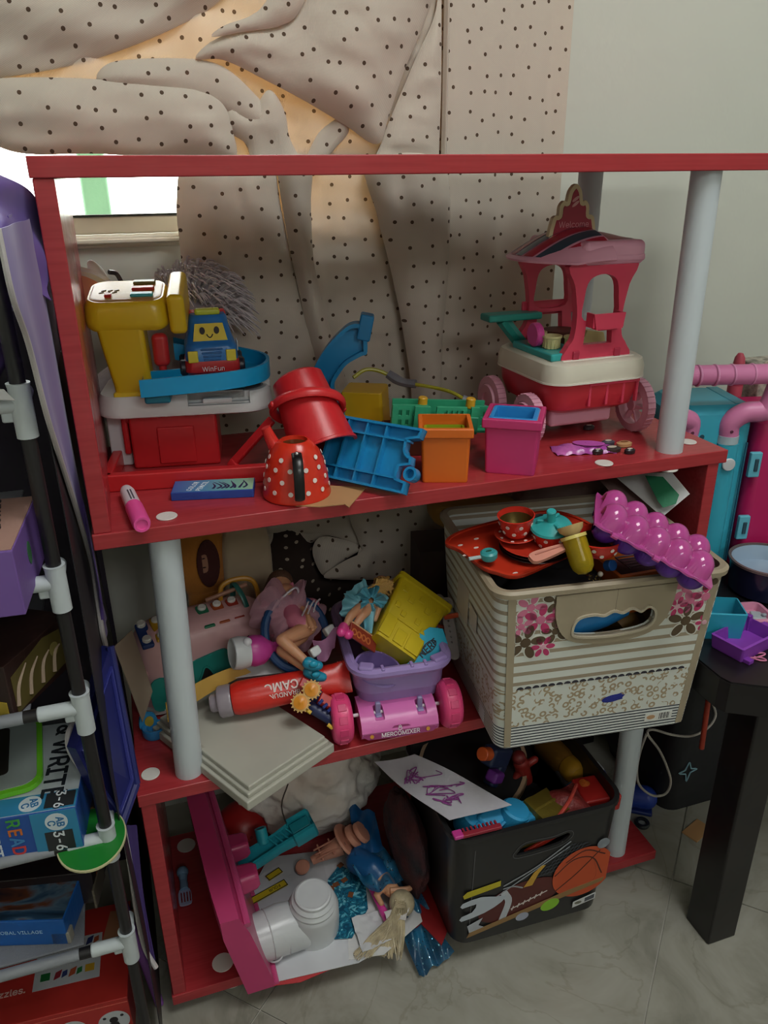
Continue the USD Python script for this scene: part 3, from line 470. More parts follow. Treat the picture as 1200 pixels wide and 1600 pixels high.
wheel(-.094, -.045, .034, -1); wheel(-.094, .062, .034, -1); wheel(.075, -.050, .038, 1); wheel(.075, .062, .038, 1)
def frame(y, bar=True):
    o = Polygon(smooth_line([(-.046, 0), (.046, 0), (.045, .016), (.036, .030), (.034, .060), (.040, .095), (.046, .124), (-.046, .124), (-.040, .095), (-.034, .060), (-.036, .030), (-.045, .016)], 4, True)).buffer(.001)
    i = Polygon(smooth_line([(-.024, .052), (.024, .052), (.026, .080), (.020, .102), (0, .109), (-.020, .102), (-.026, .080)], 4, True)).union(Polygon([(-.022, .020), (.022, .020), (.020, .044), (-.020, .044)]))
    f = part(t, 'canopy_frame', up(o.difference(i), .011, (-.002, y, .113)), pk, label='pink hourglass frame with arched opening')
    if bar: part(f, 'bracket', cat(rb(.030, .016, .004, .001, (.002, y-.018, .153)), up([(-.018, .042), (.022, .042), (.025, .062), (-.023, .062)], .003, (0, y-.026, .113)), bx(.003, .016, .018, (-.021, y-.019, .157)), bx(.003, .016, .018, (.023, y-.019, .157))), pk)
    for sx in (-1, 1): part(f, 'foot_clip', rb(.010, .004, .012, .003, (sx*.032-.002, y-.012, .114)), pl('#b5324c'))
frame(-.055); frame(.066, False)
part(t, 'base_strip', rb(.11, .018, .003, .001, (0, -.062, .112)), pl('#e8e5da'))
part(t, 'shelf_bar', rb(.085, .006, .02, .002, (0, .066, .152)), pk)
part(t, 'roof', cat(rb(.092, .145, .030, .008, (.012, .003, .232)), rb(.090, .147, .010, .004, (.012, .003, .236))), lp, label='pale pink roof')
dome = grid(30, 16, lambda u, v: np.stack([-.095+.045*np.abs(2*u-1)**2.2*(1-v)+.10*v, -.078+.158*u, .236+.036*np.sin(v*math.pi/2)*np.sin(np.clip(u, .001, .999)*math.pi)**.45], -1))[0]
part(t, 'awning', thick(T(dome), .003), lp, label='pale pink domed awning')
for k in range(7):
    a, b = .05+.132*k, .05+.132*k+.108; g = grid(8, 14, lambda u, v: np.stack([-.090+.045*np.abs(2*(a+(b-a)*u)-1)**2.2*(1-v)+.092*v, -.078+.158*((a+(b-a)*u)-.5)*(.94+.04*v)+.079, .2405+.036*np.sin((.05+.95*v)*math.pi/2)*np.sin((a+(b-a)*u)*math.pi)**.45], -1))[0]
    part(t, 'stripe', g, (pl('#a62a3c', .35), pl('#364a56', .35))[k % 2])
g = grid(10, 8, lambda u, v: np.stack([.006+.044*u, -.05+.11*v, .2625+.006*np.sin(u*math.pi)*np.sin(v*math.pi)], -1))[0]; part(t, 'roof_patch', g, pl('#9c3236', .4), label='dark red patch on the roof')
crown = [(-.030, 0), (.030, 0), (.031, .026), (.027, .032), (.022, .033), (.021, .044), (.016, .050), (.011, .049), (.008, .062), (0, .070), (-.008, .062), (-.011, .049), (-.016, .050), (-.021, .044), (-.022, .033), (-.027, .032), (-.031, .026)]
s = part(t, 'sign', up(Polygon(smooth_line(crown, 3, True)).buffer(.001), .007, (-.014, .002, .257)), pl('#d9c9a0'), label='cream scalloped sign board'); part(s, 'sign_face', up(Polygon(smooth_line(crown, 3, True)).buffer(-.0045), .0012, (-.014, -.0048, .257)), pl('#a83246')); part(s, 'lettering', T(text('Welcome', .0075), (-.014, -.0062, .279), R(90, 0, 0)), ink('#d9929c')); part(s, 'emblem', T(cat(prism(ell(.006, .002), .0006, (0, 0, 0), (0, 0, 35)), prism(ell(.006, .002), .0006, (0, .006, 0), (0, 0, 35))), (-.014, -.0062, .304), R(90, 0, 0)), ink('#d9a0a0'))
part(s, 'sign_foot', rb(.018, .016, .005, .002, (.020, -.006, .2555)), lp)
tl = pl('#35a9a8', .35); part(t, 'teal_tray', rb(.055, .105, .010, .003, (-.042, -.012, .1135)), tl); part(t, 'teal_shelf', cat(rb(.085, .03, .010, .003, (-.065, .055, .150)), tube([(-.08, .055, .152), (-.055, .058, .125), (-.045, .058, .114)], .010, 8, sm=3)), pl('#2b8f84', .35), label='teal shelf at the back')
part(t, 'pink_roller', T(lathe([(0, 0), (.014, 0), (.016, .002), (.016, .009), (.014, .011), (0, .011)], 24), (-.068, -.010, .140), R(0, 90, 0)), pl('#d24a9a'))
for i, (x, y) in enumerate(((-.048, -.028), (-.024, -.044), (-.052, .004))):
    c = thing('toy_cup', ('cream cupcake case on the teal tray, the middle one of three', 'cream cupcake case on the teal tray beside the pink frame', 'cream cupcake case on the teal tray behind the pink roller')[i], 'toy cup', V(.653, .168, Z2)+R(0, 0, 2)@V(x, y, .1240)); part(c, 'cup', lathe([(0, 0), (.010, 0), (.0125, .014), (.0138, .0145), (.0138, .017), (.012, .017), (.0095, .002), (0, .002)], 24), pl('#d6cc95')); part(c, 'flutes', cat([rb(.0016, .0012, .012, .0005, (.0113*math.cos(k), .0113*math.sin(k), .001), (0, 0, math.degrees(k))) for k in np.arange(0, 2*math.pi, .42)]), pl('#cfc48a'))
c = thing('toy_till', 'cream wedge-shaped toy till inside the sweets cart', 'toy', V(.653, .168, Z2)+V(.022, -.012, .1140)); part(c, 'body', T(up([(0, 0), (.044, 0), (.036, .024), (.010, .028)], .02), (-.02, .01, 0)), pl('#d3c58c'))
c = thing('toy_cake', 'round brown toy cake at the back of the sweets cart', 'toy cake', V(.653, .168, Z2)+V(.0, .028, .1140)); part(c, 'sponge', lathe([(0, 0), (.026, 0), (.028, .003), (.028, .018), (.025, .022), (0, .022)], 28), mat('cake_brown', '#5a2c1e', .5)); part(c, 'plate', disc(.03, .002, (0, 0, 0)), pl('#3a2420'))
# ---- flat things on the second board
p0, p1 = P(197, 765, z=Z2+.009), P(222, 820, z=Z2+.009); L = np.linalg.norm(p1-p0)
t = thing('marker_pen', 'white and pink marker pen lying on the board at the left end', 'marker', p0-V(0, 0, 0), axes(x=(0, 0, 1), z=p1-p0))
part(t, 'barrel', lathe([(0, 0), (.0055, 0), (.007, .003), (.0085, .012), (.0088, L*.55), (0, L*.55)], 24), pl('#d8d3d9', .3)); part(t, 'cap', lathe([(0, L*.52), (.0093, L*.52), (.0096, L*.55), (.0096, L-.004), (.0085, L), (.006, L), (.0055, L-.002), (0, L-.002)], 24), pl('#ea55a0', .3)); part(t, 'print', cat([rb(.0005, .0016, .03, .0002, (.0087, y, .024)) for y in (-.002, .001)]), ink('#55505a'))
p = (P(270, 783, z=Z2)+P(395, 777, z=Z2))/2; an = math.degrees(math.atan2(*(P(395, 777, z=Z2)-P(270, 783, z=Z2))[[1, 0]]))
t = thing('pencil_box', 'flat blue and pale green box of colour pencils in front of the red frame', 'box', p+R(0, 0, an)@V(0, .019, 0), (0, 0, an)); part(t, 'carton', rb(.094, .038, .010, .0008), mat('carton_blue', '#27489a', .4)); part(t, 'top_print', bx(.092, .036, .0003, (0, 0, .0099)), usdkit.material(stage, '/World/Looks/pencil_box_top', {'tc': ('texture_coordinate', {}), 's': ('separate_xyz', {}), 'm': ('map_range', {'from_min': -.046, 'from_max': .046}), 'r': ('rgb_ramp', {'ramp': [(0, lin('#3d62a8')), (.4, lin('#4f8fb4')), (.75, lin('#76b7a6')), (1, lin('#9bc3a0'))]}), 'p': ('principled_bsdf', {'roughness': .35})}, [('tc.object', 's.vector'), ('s.x', 'm.value'), ('m.result', 'r.fac'), ('r.color', 'p.base_color')], surface='p.BSDF'))
part(t, 'lettering', cat(T(text('COLOR', .006), (-.024, -.002, .0103), R(0, 0, 75)), T(text('PENCIL', .006), (-.013, -.002, .0103), R(0, 0, 75))), ink('#dfe6ee'))
rnd = random.Random(9); part(t, 'flame_print', cat([tube([(.0+.005*i, -.012, .0103), (.002+.005*i+rnd.uniform(-.003, .003), -.004, .0103), (.0+.005*i+rnd.uniform(-.006, .006), rnd.uniform(.004, .014), .0103)], [.0016, .0014, .0004], 5, sm=3, flat=.15) for i in range(8)]), ink('#2a2a52'))
q = [P(a, b, z=Z2+.0006)[:2] for a, b in ((470, 757), (572, 762), (545, 793), (538, 788), (500, 792), (455, 790))]; solo('card', prism(q, .0012, (0, 0, Z2)), mat('kraft_card', '#b78a5c', .8, bscale=90), 'torn piece of brown card under the kettle and blue panel', 'card')
t = thing('sachet', 'shiny purple sachet lying under the sweets cart', 'sachet', (.622, .062, Z2), (0, 0, -15)); g = grid(24, 14, lambda u, v: np.stack([(u-.5)*.085*(1-.10*np.abs(v-.5)), (v-.5)*.038*(1-.25*u), .0015+.009*(np.sin(math.pi*u)*np.sin(math.pi*v))**.6+.0012*np.sin(30*u+9*v)], -1))[0]
part(t, 'bag', thick(g, .001), mat('foil_purple', '#a0449a', .22, vscale=40, col2='#c46bb0')); part(t, 'label', prism(ell(.022, .011), .0006, (.006, 0, .0105), R(0, 3, 0)), ink('#b552a8'))
for (px, py, c, lbl, r) in ((934, 706, '#2c2626', 'small black bead ring nearest the pink box under the sweets cart', .0065), (956, 702, '#3a2f2c', 'oval bead with a white inlay at the edge of the board', .011), (975, 694, '#b98f63', 'small tan wooden bead beside the cart wheel', .0095), (984, 705, '#2a2428', 'round black bead at the board edge near the cart wheel', .0065), (950, 692, '#4a4650', 'grey bead behind the oval one under the cart', .008), (920, 668, '#3c3436', 'dark bead further back under the sweets cart', .007)):
    t = thing('bead', lbl, 'bead', P(px, py, z=Z2+.003)*V(1, 1, 0)+V(0, 0, Z2), group=None); part(t, 'body', lathe([(r*.25, 0), (r, .001), (r, .005), (r*.6, .007), (r*.3, .006), (r*.25, 0)], 20, s=(1.2, .8, 1)), pl(c, .3)); part(t, 'inlay', disc(r*.5, .0012, (0, 0, .0058), s=(1.2, .7)), pl('#c9bfae' if c != '#b98f63' else '#8a5a3a', .4))
# ============================================================ things on the third board
skin = mat('doll_skin', '#c98f6c', .45, bump=.02, var=.02, sss=.15)
# ---- pink caravan
t = thing('toy_caravan', 'pastel pink toy caravan with teal shape doors and xylophone keys on its roof', 'toy caravan', (.110, .208, Z3), R(0, 0, 11)@np.diag([1, .86, 1.14])); ck = pl('#e4b4b6', .35); te = pl('#2f9e92', .35)
part(t, 'base', loft([np.c_[rrect(a, b, .03), np.full(28, z)] for a, b, z in ((.196, .098, 0), (.204, .106, .003), (.204, .106, .009), (.198, .1, .011))]), pl('#d8d6d2'), label='white base rim')
part(t, 'body', loft([np.c_[rrect(a, b, r)+V(c, 0), np.full(28, z)] for a, b, r, c, z in ((.198, .100, .03, 0, .010), (.200, .102, .032, 0, .030), (.200, .102, .034, 0, .065), (.196, .098, .036, 0, .082), (.184, .086, .036, 0, .096), (.160, .062, .030, 0, .105), (.12, .03, .014, 0, .108))]), ck)
rt = lambda pts: Polygon(smooth_line(pts, 4, True)).buffer(0)
fd = part(t, 'door', up(rt([(-.045, .012), (.030, .012), (.034, .05), (.028, .066), (.012, .070), (-.045, .056)]), .005, (-.005, -.0485, 0)), te, label='teal panel with a triangular opening'); part(fd, 'opening', up(rt([(-.010, .018), (.022, .018), (.014, .042), (.006, .052), (.0, .042)]), .0012, (-.018, -.0534, 0)), ink('#26221f')); part(fd, 'opening_rim', up(rt([(-.010, .018), (.022, .018), (.014, .042), (.006, .052), (.0, .042)]).buffer(.0024).difference(rt([(-.010, .018), (.022, .018), (.014, .042), (.006, .052), (.0, .042)])), .0022, (-.018, -.0534, 0)), te)
part(fd, 'block', rb(.016, .003, .012, .001, (-.010, -.0540, .019)), pl('#c9cdd0'))
part(t, 'window', up(rt([(.052, .056), (.080, .056), (.076, .074), (.070, .076)]), .003, (-.018, -.0475, 0)), ink('#2b1d20'), label='dark triangular window')
part(t, 'door', up(rt([(-.088, .012), (-.064, .012), (-.064, .05), (-.088, .05)]), .003, (0, -.0495, 0)), te, label='narrow teal panel')
ep = part(t, 'end_door', T(up(rt([(-.042, .012), (.030, .012), (.034, .045), (.020, .066), (-.005, .068), (-.036, .050)]), .005), (-.097, -.002, 0), R(0, 0, -90)), te, label='teal end door with two openings')
for q in ([(-.022, .034), (.002, .034), (.010, .056), (-.006, .058)], [(.006, .014), (.022, .014), (.024, .028), (.010, .030)]): part(ep, 'opening', T(up(rt(q), .0012), (-.1018, -.002, 0), R(0, 0, -90)), ink('#0f4c44'))
for i, (x, c) in enumerate(((-.082, '#27407c'), (-.062, '#c79a25'), (-.042, '#27407c'), (.004, '#2a7a58'), (.026, '#b4552a'), (.048, '#a8392c'))):
    k = part(t, 'key', rb(.0165, .050-.002*(i % 3), .006, .002, (x, -.014, .101 if i else .098), (14, 0, 0)), pl(c)); part(k, 'stud', cat([cyl(.0062, .006, (x, .002, .108), R(14, 0, 0))]+([cyl(.0062, .006, (x, -.030, .100), R(14, 0, 0))] if i < 3 else [])), pl('#d9d6d0'))
part(t, 'handle', tube([(.036, .018, .098), (.040, .020, .125), (.062, .018, .132), (.086, .010, .126), (.092, .0, .09)], .0036, 8, sm=5), pl('#c58a28')); part(t, 'strap', tube([(.058, .03, .10), (.056, .012, .130), (.062, -.012, .118), (.066, -.026, .096)], .0042, 8, sm=4, flat=.4), pl('#2b6a60'), label='dark teal strap'); part(t, 'mallet', tube([(.015, .02, .112), (.075, .006, .126)], .003, 8), pl('#a87660'))
part(t, 'knob', ball(.0055, (-.093, -.040, .060), n=2), ck)
# ---- cushion, orange plush
t = thing('plush_toy', 'tall orange plush toy with a brown patch and small pale face behind the caravan', 'plush toy', (.128, .312, Z3), (0, 0, 6))
part(t, 'body', loft([np.c_[ell(.036*math.sqrt(max(.02, 1-abs(k)**3.2)), .016*math.sqrt(max(.02, 1-abs(k)**3))), np.full(24, .165+.09*k)] for k in np.linspace(-1, 1, 16)]), mat('plush_orange', '#b87526', .9, bump=.4, sheen=.3)); part(t, 'lower_body', loft([np.c_[ell(.028, .014), np.full(24, z)] for z in (0, .02, .06, .10)]), mat('plush_orange', '#b87526'))
pt = part(t, 'patch', T(prism(ell(.018, .040), .0015), (.006, -.0158, .152), R(90, 0, 8)), mat('felt_brown', '#4a2220', .95, bump=.4), label='dark brown oval patch'); part(pt, 'face', T(prism(smooth_line([(-.008, -.014), (.004, -.014), (.004, .012), (-.006, .012), (-.010, 0)], 4, True), .001), (.0, -.0174, .155), R(90, 0, 4)), mat('felt_tan', '#a87a62', .9)); part(pt, 'eye', cat([T(prism(ell(.0026, .001), .0008), (-.001, -.0184, .155+z), R(90, 0, 4)) for z in (-.007, .008)]), ink('#3a1a18'))
t = thing('cushion', 'plain cream cushion standing behind the caravan against the curtain', 'cushion', (.196, .318, Z3), (0, 0, 4)); part(t, 'cover', loft([np.c_[rrect(.078*math.sqrt(max(.03, 1-abs(k)**5)), .036*math.sqrt(max(.03, 1-abs(k)**3)), .0014+.010*math.sqrt(max(0, 1-abs(k)**5))), np.full(28, .11+.105*k)] for k in np.linspace(-1, 1, 16)]), mat('cushion_cream', '#b3a084', .95, bump=.4, sheen=.2))
# ---- tan sleeve leaning at the left
q = [P(178, 1010, y=.10), P(205, 985, y=.17), P(238, 1080, y=.13), P(222, 1128, y=.11)]; g = grid(8, 8, lambda u, v: (q[0]*(1-u[..., None])+q[1]*u[..., None])*(1-v[..., None])+(q[3]*(1-u[..., None])+q[2]*u[..., None])*v[..., None])[0]
solo('paper_sleeve', thick(g, .0012), mat('tan_paper', '#a2917e', .75), 'creased tan paper sleeve leaning on the end of the caravan', 'paper')
# ---- grey hinged box
a, b, c = P(385, 1240, z=.432), P(522, 1148, z=.432), P(248, 1115, z=.432); e1 = (b-a); e2 = (c-a); L1, L2 = np.linalg.norm(e1), np.linalg.norm(e2)
t = thing('game_case', 'flat pale grey plastic folding game case jutting over the front edge', 'case', V(a[0], a[1], Z3), axes(x=e1)); gr = pl('#b0aea2', .5)
part(t, 'lower_shell', rb(L1, L2, .0135, .002, (L1/2, L2/2, 0)), gr); part(t, 'upper_shell', cat(rb(L1-.010, L2-.008, .0075, .002, (L1/2, L2/2, .013)), rb(L1-.018, L2-.014, .008, .002, (L1/2, L2/2, .0195))), gr); part(t, 'latch', cat(rb(.012, .006, .020, .001, (.004, L2*.55, .001)), rb(.014, .010, .0015, .0006, (.008, L2*.53, .027))), pl('#a2a094'))
part(t, 'hinge_line', bx(.009, .0016, .0004, (.010, L2*.545, .0274)), ink('#1f1d1a'))
# ---- red sauce bottle
p0, p1 = P(338, 1098, z=.456), P(545, 1048, z=.480); L = np.linalg.norm(p1-p0)
t = thing('squeeze_bottle', 'red squeeze tube with clear cap lying across the grey case', 'tube', p0, axes(z=p1-p0, x=(0, .6, .8)))
part(t, 'tube', loft([np.c_[ell(a, b), np.full(24, z)] for a, b, z in ((.012, .012, .02), (.020, .020, .022), (.0225, .0225, .030), (.0225, .021, .05), (.021, .017, .08), (.020, .012, .12), (.0205, .007, .16), (.0215, .0035, L-.01), (.022, .0012, L))]), pl('#cf2a20', .3)); part(t, 'cap', lathe([(0, -.008), (.010, -.008), (.012, -.005), (.012, .002), (.0195, .003), (.0215, .006), (.0215, .018), (.0205, .021), (0, .021)], 32), mat('clear_cap', '#cbbfca', .2, trans=.5))
part(t, 'crimp', cat([rb(.044, .0026, .0016, .0006, (0, 0, L-.014+.004*i)) for i in range(3)]), pl('#b3231c'))
part(t, 'lettering', cat(T(text('CAMO', .011, .0003, True), (.004, .0172, .088), axes(x=(0, 0, -1), z=(0, .99, .13))), T(text('BRANDUNG', .0062, .0003, True), (-.007, .0165, .088), axes(x=(0, 0, -1), z=(-.4, .9, .12)))), ink('#e9d7d3'))
# ---- pretend ice-cream, yellow strip, paper
p0, p1 = P(362, 1022, y=.105), P(425, 1040, y=.13); t = thing('toy_ice_cream', 'magenta toy ice-cream cup with a grey-white open top lying by the caravan', 'toy cup', p0, axes(z=p1-p0, x=(.2, -.4, 1)))
part(t, 'cup', lathe([(0, .020), (.014, .020), (.019, .022), (.0215, .030), (.020, .042), (.0125, .052), (.008, .058), (.0085, .066), (.006, .068), (0, .068)], 28), pl('#bd3f93', .35)); part(t, 'scoop', lathe([(.0, .010), (.012, .008), (.017, .004), (.0195, 0), (.021, .001), (.0225, .010), (.0205, .022), (0, .022)], 28), pl('#c4c6c9', .5)); part(t, 'tip', lathe([(0, .064), (.0075, .064), (.0085, .070), (.0065, .080), (0, .084)], 20), pl('#d5d3d8')); part(t, 'bead', ball(.006, (.022, 0, .018), n=2), pl('#dcdadf'))
q = [P(258, 1098, y=.085), P(375, 1038, y=.115), P(392, 1050, y=.112), P(262, 1128, y=.08)]; g = grid(10, 4, lambda u, v: (q[0]*(1-u[..., None])+q[1]*u[..., None])*(1-v[..., None])+(q[3]*(1-u[..., None])+q[2]*u[..., None])*v[..., None]+np.stack([0*u, 0*u, .006*np.sin(u*math.pi)], -1))[0]
solo('card_strip', thick(g, .0016), mat('yellow_card', '#c49a45', .6), 'folded strip of yellow card between the caravan and the red tube', 'card')
q = [P(395, 1010, y=.15), P(440, 1010, y=.17), P(455, 1050, y=.105), P(350, 1062, y=.105)]; g = grid(8, 6, lambda u, v: (q[0]*(1-u[..., None])+q[1]*u[..., None])*(1-v[..., None])+(q[3]*(1-u[..., None])+q[2]*u[..., None])*v[..., None])[0]
solo('paper', thick(g, .0008), mat('white_paper', '#d2d2d2', .8), 'scrap of white paper under the magenta toy cup', 'paper')
# ---- blue hoop with white cube beads
o = P(462, 990, y=.125); t = thing('toy_hoop', 'dark blue toy hoop with white cube beads behind the doll in the pink skirt', 'hoop', o, axes(x=(1, .15, -.1), z=(.1, -.75, .6)))
part(t, 'ring', tube([(.044*math.cos(k), .050*math.sin(k), 0) for k in np.linspace(0, 2*math.pi, 40)[:-1]], .0062, 10, True), pl('#1c4372', .4))
for x, y, z in ((.042, -.006, .012), (.010, -.032, .026)): part(t, 'cube_bead', rb(.015, .013, .014, .003, (x, y, z), (0, 0, 20)), pl('#d9dbdc'))
# ---- dolls
def doll_leg(h, k, a, f=1.): return blob([(h, .0115*f, k, .0085*f), (k, .0085*f, a, .0055*f)], .003, 5)
t = thing('doll', 'fashion doll in a ruffled pink tulle skirt and blue shoes lying on the red tube', 'doll', P(468, 975, y=.12)); O = P(468, 975, y=.12); q = lambda x, y, yy: P(x, y, y=yy)-O
part(t, 'body', blob([(q(478, 978, .118), .015, q(462, 968, .13), .013), (q(462, 968, .13), .013, q(452, 945, .16), .012), (q(452, 945, .16), .012, q(446, 930, .17), .017), (q(446, 930, .17), .006, q(441, 920, .185), .005), (q(441, 920, .185), .015, q(438, 912, .195), .016), (q(476, 984, .112), .0115, q(441, 1000, .092), .0085), (q(441, 1000, .092), .0085, q(481, 1036, .063), .0052), (q(470, 992, .115), .0115, q(441, 1016, .100), .0085), (q(441, 1016, .100), .0085, q(482, 1048, .070), .0052), (q(452, 940, .16), .006, q(478, 955, .13), .0045), (q(478, 955, .13), .0045, q(484, 972, .108), .004), (q(484, 972, .108), .004, q(488, 980, .100), .0035)], .0028, 5), skin)
part(t, 'bodysuit', blob([(q(476, 978, .119), .0158, q(462, 968, .13), .0150), (q(462, 968, .13), .0150, q(452, 945, .16), .0136)], .003, 3), mat('satin_pink', '#c9738c', .4, bump=.1), label='dusty pink satin bodysuit'); part(t, 'finger', cat([tube([q(487, 978, .102), q(489+2*i, 983-i, .096), q(488+2*i, 986-2*i, .094)], [.0016, .0014, .001], 6, sm=2) for i in range(4)]+[tube([q(486, 976, .102), q(482, 982, .098)], [.0016, .001], 6)]), skin, kind='stuff')
for i, (sx, sy, ex, ey, yy) in enumerate(((482, 1036, 498, 1040, .062), (483, 1050, 504, 1058, .066))):
    s = part(t, 'shoe', blob([(q(sx, sy, yy), .0085, q((sx+ex)/2, (sy+ey)/2+2, yy-.004), .0078), (q((sx+ex)/2, (sy+ey)/2+2, yy-.004), .0078, q(ex, ey, yy-.006), .006)], .0025, 3), pl('#1f8fae', .4)); part(s, 'bow', ball(.006, q((sx+ex)/2, (sy+ey)/2, yy-.011), (1, .6, .8), n=2), pl('#23a0bf', .4))
def skirt(c, n_, r0, r1, wob, k, seed, d=.02, thickn=.0006):
    ax = axes(z=n_, x=(1, .1, 0)); ph = seed
    return T(thick(grid(72, 12, lambda u, v: np.stack([(r0+(r1-r0)*v)*np.cos(2*math.pi*u)*(1+wob*v*np.sin(k*2*math.pi*u+ph)), (r0+(r1-r0)*v)*np.sin(2*math.pi*u)*(1+wob*v*np.cos(k*2*math.pi*u+ph)), -d*v*v+.010*v*np.sin(k*2*math.pi*u+1.7*ph)+.004*v*np.sin(17*u*math.pi*2)], -1))[0], thickn), c, ax)
tul = usdkit.material(stage, '/World/Looks/tulle_pink', {'t': ('transparent_bsdf', {}), 'd': ('principled_bsdf', {'base_color': lin('#ecc0d0'), 'roughness': .6}), 'tr': ('translucent_bsdf', {'color': lin('#ecc0d0')}), 'm1': ('mix_closure', {'fac': .4}), 'lw': ('layer_weight', {'blend': .35}), 'r': ('map_range', {'to_min': .28, 'to_max': .95}), 'm': ('mix_closure', {})}, [('d.BSDF', 'm1.closure1'), ('tr.BSDF', 'm1.closure2'), ('lw.facing', 'r.value'), ('r.result', 'm.fac'), ('t.BSDF', 'm.closure1'), ('m1.closure', 'm.closure2')], surface='m.closure')
c0 = q(457, 957, .142); part(t, 'skirt', skirt(c0, (-.5, -.72, .45), .012, .038, .18, 5, .4, .022), mat('satin_pink', '#c9738c', .4, bump=.1), label='dusty pink satin skirt'); part(t, 'tulle', skirt(c0+V(-.002, -.007, .003), (-.5, -.72, .45), .012, .046, .24, 6, 1.7, .026, .0004), tul, label='see-through pink tulle layer'); part(t, 'tulle', skirt(c0+V(-.003, -.010, .006), (-.42, -.78, .45), .012, .042, .30, 4, 3.1, .018, .0004), tul, label='see-through pink tulle layer')
part(t, 'ribbon', cat([tube([q(472+9*i, 962-3*i, .115), q(478+8*i, 950-4*i, .112), q(482+9*i, 940-2*i, .118)], .0013, 6, sm=4) for i in range(3)]+[tube([q(424, 955, .14), q(440, 935, .145), q(462, 918, .15), q(466, 932, .15), q(458, 950, .14)], .0018, 6, sm=5)]), pl('#b9aeb6'), kind='stuff')
part(t, 'hair', blob([(q(438, 910, .20), .019, q(430, 925, .21), .018), (q(430, 925, .21), .018, q(425, 960, .20), .010)], .004, 4), mat('doll_hair_brown', '#5a3d2c', .7, bump=.6))
q4 = [P(488, 1000, y=.10), P(530, 985, y=.10), P(526, 1018, y=.07), P(497, 1032, y=.07)]; g = grid(8, 6, lambda u, v: (q4[0]*(1-u[..., None])+q4[1]*u[..., None])*(1-v[..., None])+(q4[3]*(1-u[..., None])+q4[2]*u[..., None])*v[..., None]-np.stack([0*u, .010*np.sin(5*u), 0*u], -1))[0]
solo('doll_scarf', thick(g, .001), mat('satin_mauve', '#9c6a8c', .35), 'mauve satin doll scarf between the blue hoop and the purple basin', 'scarf')
# ---- navy toy vehicle and cream brush
t = thing('toy_vehicle', 'small navy toy vehicle with two orange wheels lying beside the grey case', 'toy', P(490, 1092, y=.055)); O = P(490, 1092, y=.055); q = lambda x, y, yy: P(x, y, y=yy)-O; nv = pl('#252c56', .4)
part(t, 'chassis', blob([(q(460, 1070, .08), .014, q(490, 1085, .06), .016), (q(490, 1085, .06), .014, q(528, 1122, .03), .011), (q(478, 1100, .04), .008, q(525, 1128, .015), .008)], .004, 1), nv)
for x, y, yy in ((470, 1098, .030), (487, 1078, .036)):
    w = part(t, 'wheel', T(cyl(.0115, .008, b=.001), q(x, y, yy), axes(z=(-.35, -.75, .55), x=(1, 0, .3))), pl('#cfa565', .5), label='cream toothed wheel with orange face'); part(w, 'disc', T(lathe([(0, .008), (.0085, .008), (.009, .0095), (.005, .010), (.002, .012), (0, .012)], 24), q(x, y, yy), axes(z=(-.35, -.75, .55), x=(1, 0, .3))), pl('#d88a1e', .35)); part(w, 'teeth', T(cat([rb(.003, .002, .008, .0006, (.0118*math.cos(k), .0118*math.sin(k), 0), (0, 0, math.degrees(k))) for k in np.arange(0, 2*math.pi, .4)]), q(x, y, yy), axes(z=(-.35, -.75, .55), x=(1, 0, .3))), pl('#cfa565', .5))
part(t, 'red_block', cat(T(rb(.022, .015, .012, .002), q(508, 1098, .035), axes(x=(.8, -.4, -.5), z=(0, -.5, .8))), T(rb(.016, .014, .01, .002), q(475, 1072, .055), axes(x=(.8, -.4, -.5), z=(0, -.5, .8)))), pl('#b52a28')); part(t, 'yellow_lever', cat(tube([q(478, 1108, .026), q(486, 1114, .022)], .0026, 8), tube([q(512, 1132, .008), q(520, 1138, .004)], .0026, 8)), pl('#d8b13a')); part(t, 'ribs', cat([tube([q(498+7*i, 1100+6*i, .022-.003*i), q(504+7*i, 1094+6*i, .026-.003*i)], .0022, 6) for i in range(5)]), pl('#2b3a7c'))
p0 = P(424, 1082, z=.438); t = thing('toy_brush', 'little cream toy brush with thick bristles on the grey case', 'brush', p0, axes(x=P(458, 1066, z=.44)-p0, z=(0, -.5, .8)))
part(t, 'bristle_block', cat([tube([(-.006+.002*abs(i-3), -.009+.003*i, .004), (.012, -.007+.0024*i, .005)], [.0018, .0021], 6) for i in range(7)]+[tube([(-.002, -.008+.003*i, .008), (.012, -.007+.0024*i, .008)], [.0018, .0021], 6) for i in range(6)]), pl('#c8a878', .6), kind='stuff'); part(t, 'handle', cat(rb(.010, .020, .010, .003, (.016, 0, 0)), rb(.030, .009, .007, .003, (.034, 0, .001))), pl('#b98f5e', .5))
# ---- tiny blue potty
t = thing('toy_potty', 'tiny blue toy potty standing on the board left of the pipe', 'toy', P(243, 1152, z=Z3)*V(1, 1, 0)+V(0, .004, Z3), (0, 0, 10)); part(t, 'bowl', lathe([(0, 0), (.013, 0), (.0155, .004), (.0165, .014), (.0155, .016), (.010, .014), (.008, .008), (0, .007)], 28, s=(1, .85, 1)), pl('#2f86c4', .3)); part(t, 'back', T(up(smooth_line([(-.012, .010), (.010, .010), (.009, .026), (0, .032), (-.010, .030)], 4, True), .005), (-.004, .013, 0)), pl('#3a97d0', .3)); part(t, 'lid_print', T(prism(ell(.006, .008), .001), (-.004, .0075, .020), R(90, 0, 0)), pl('#b79f3a'))
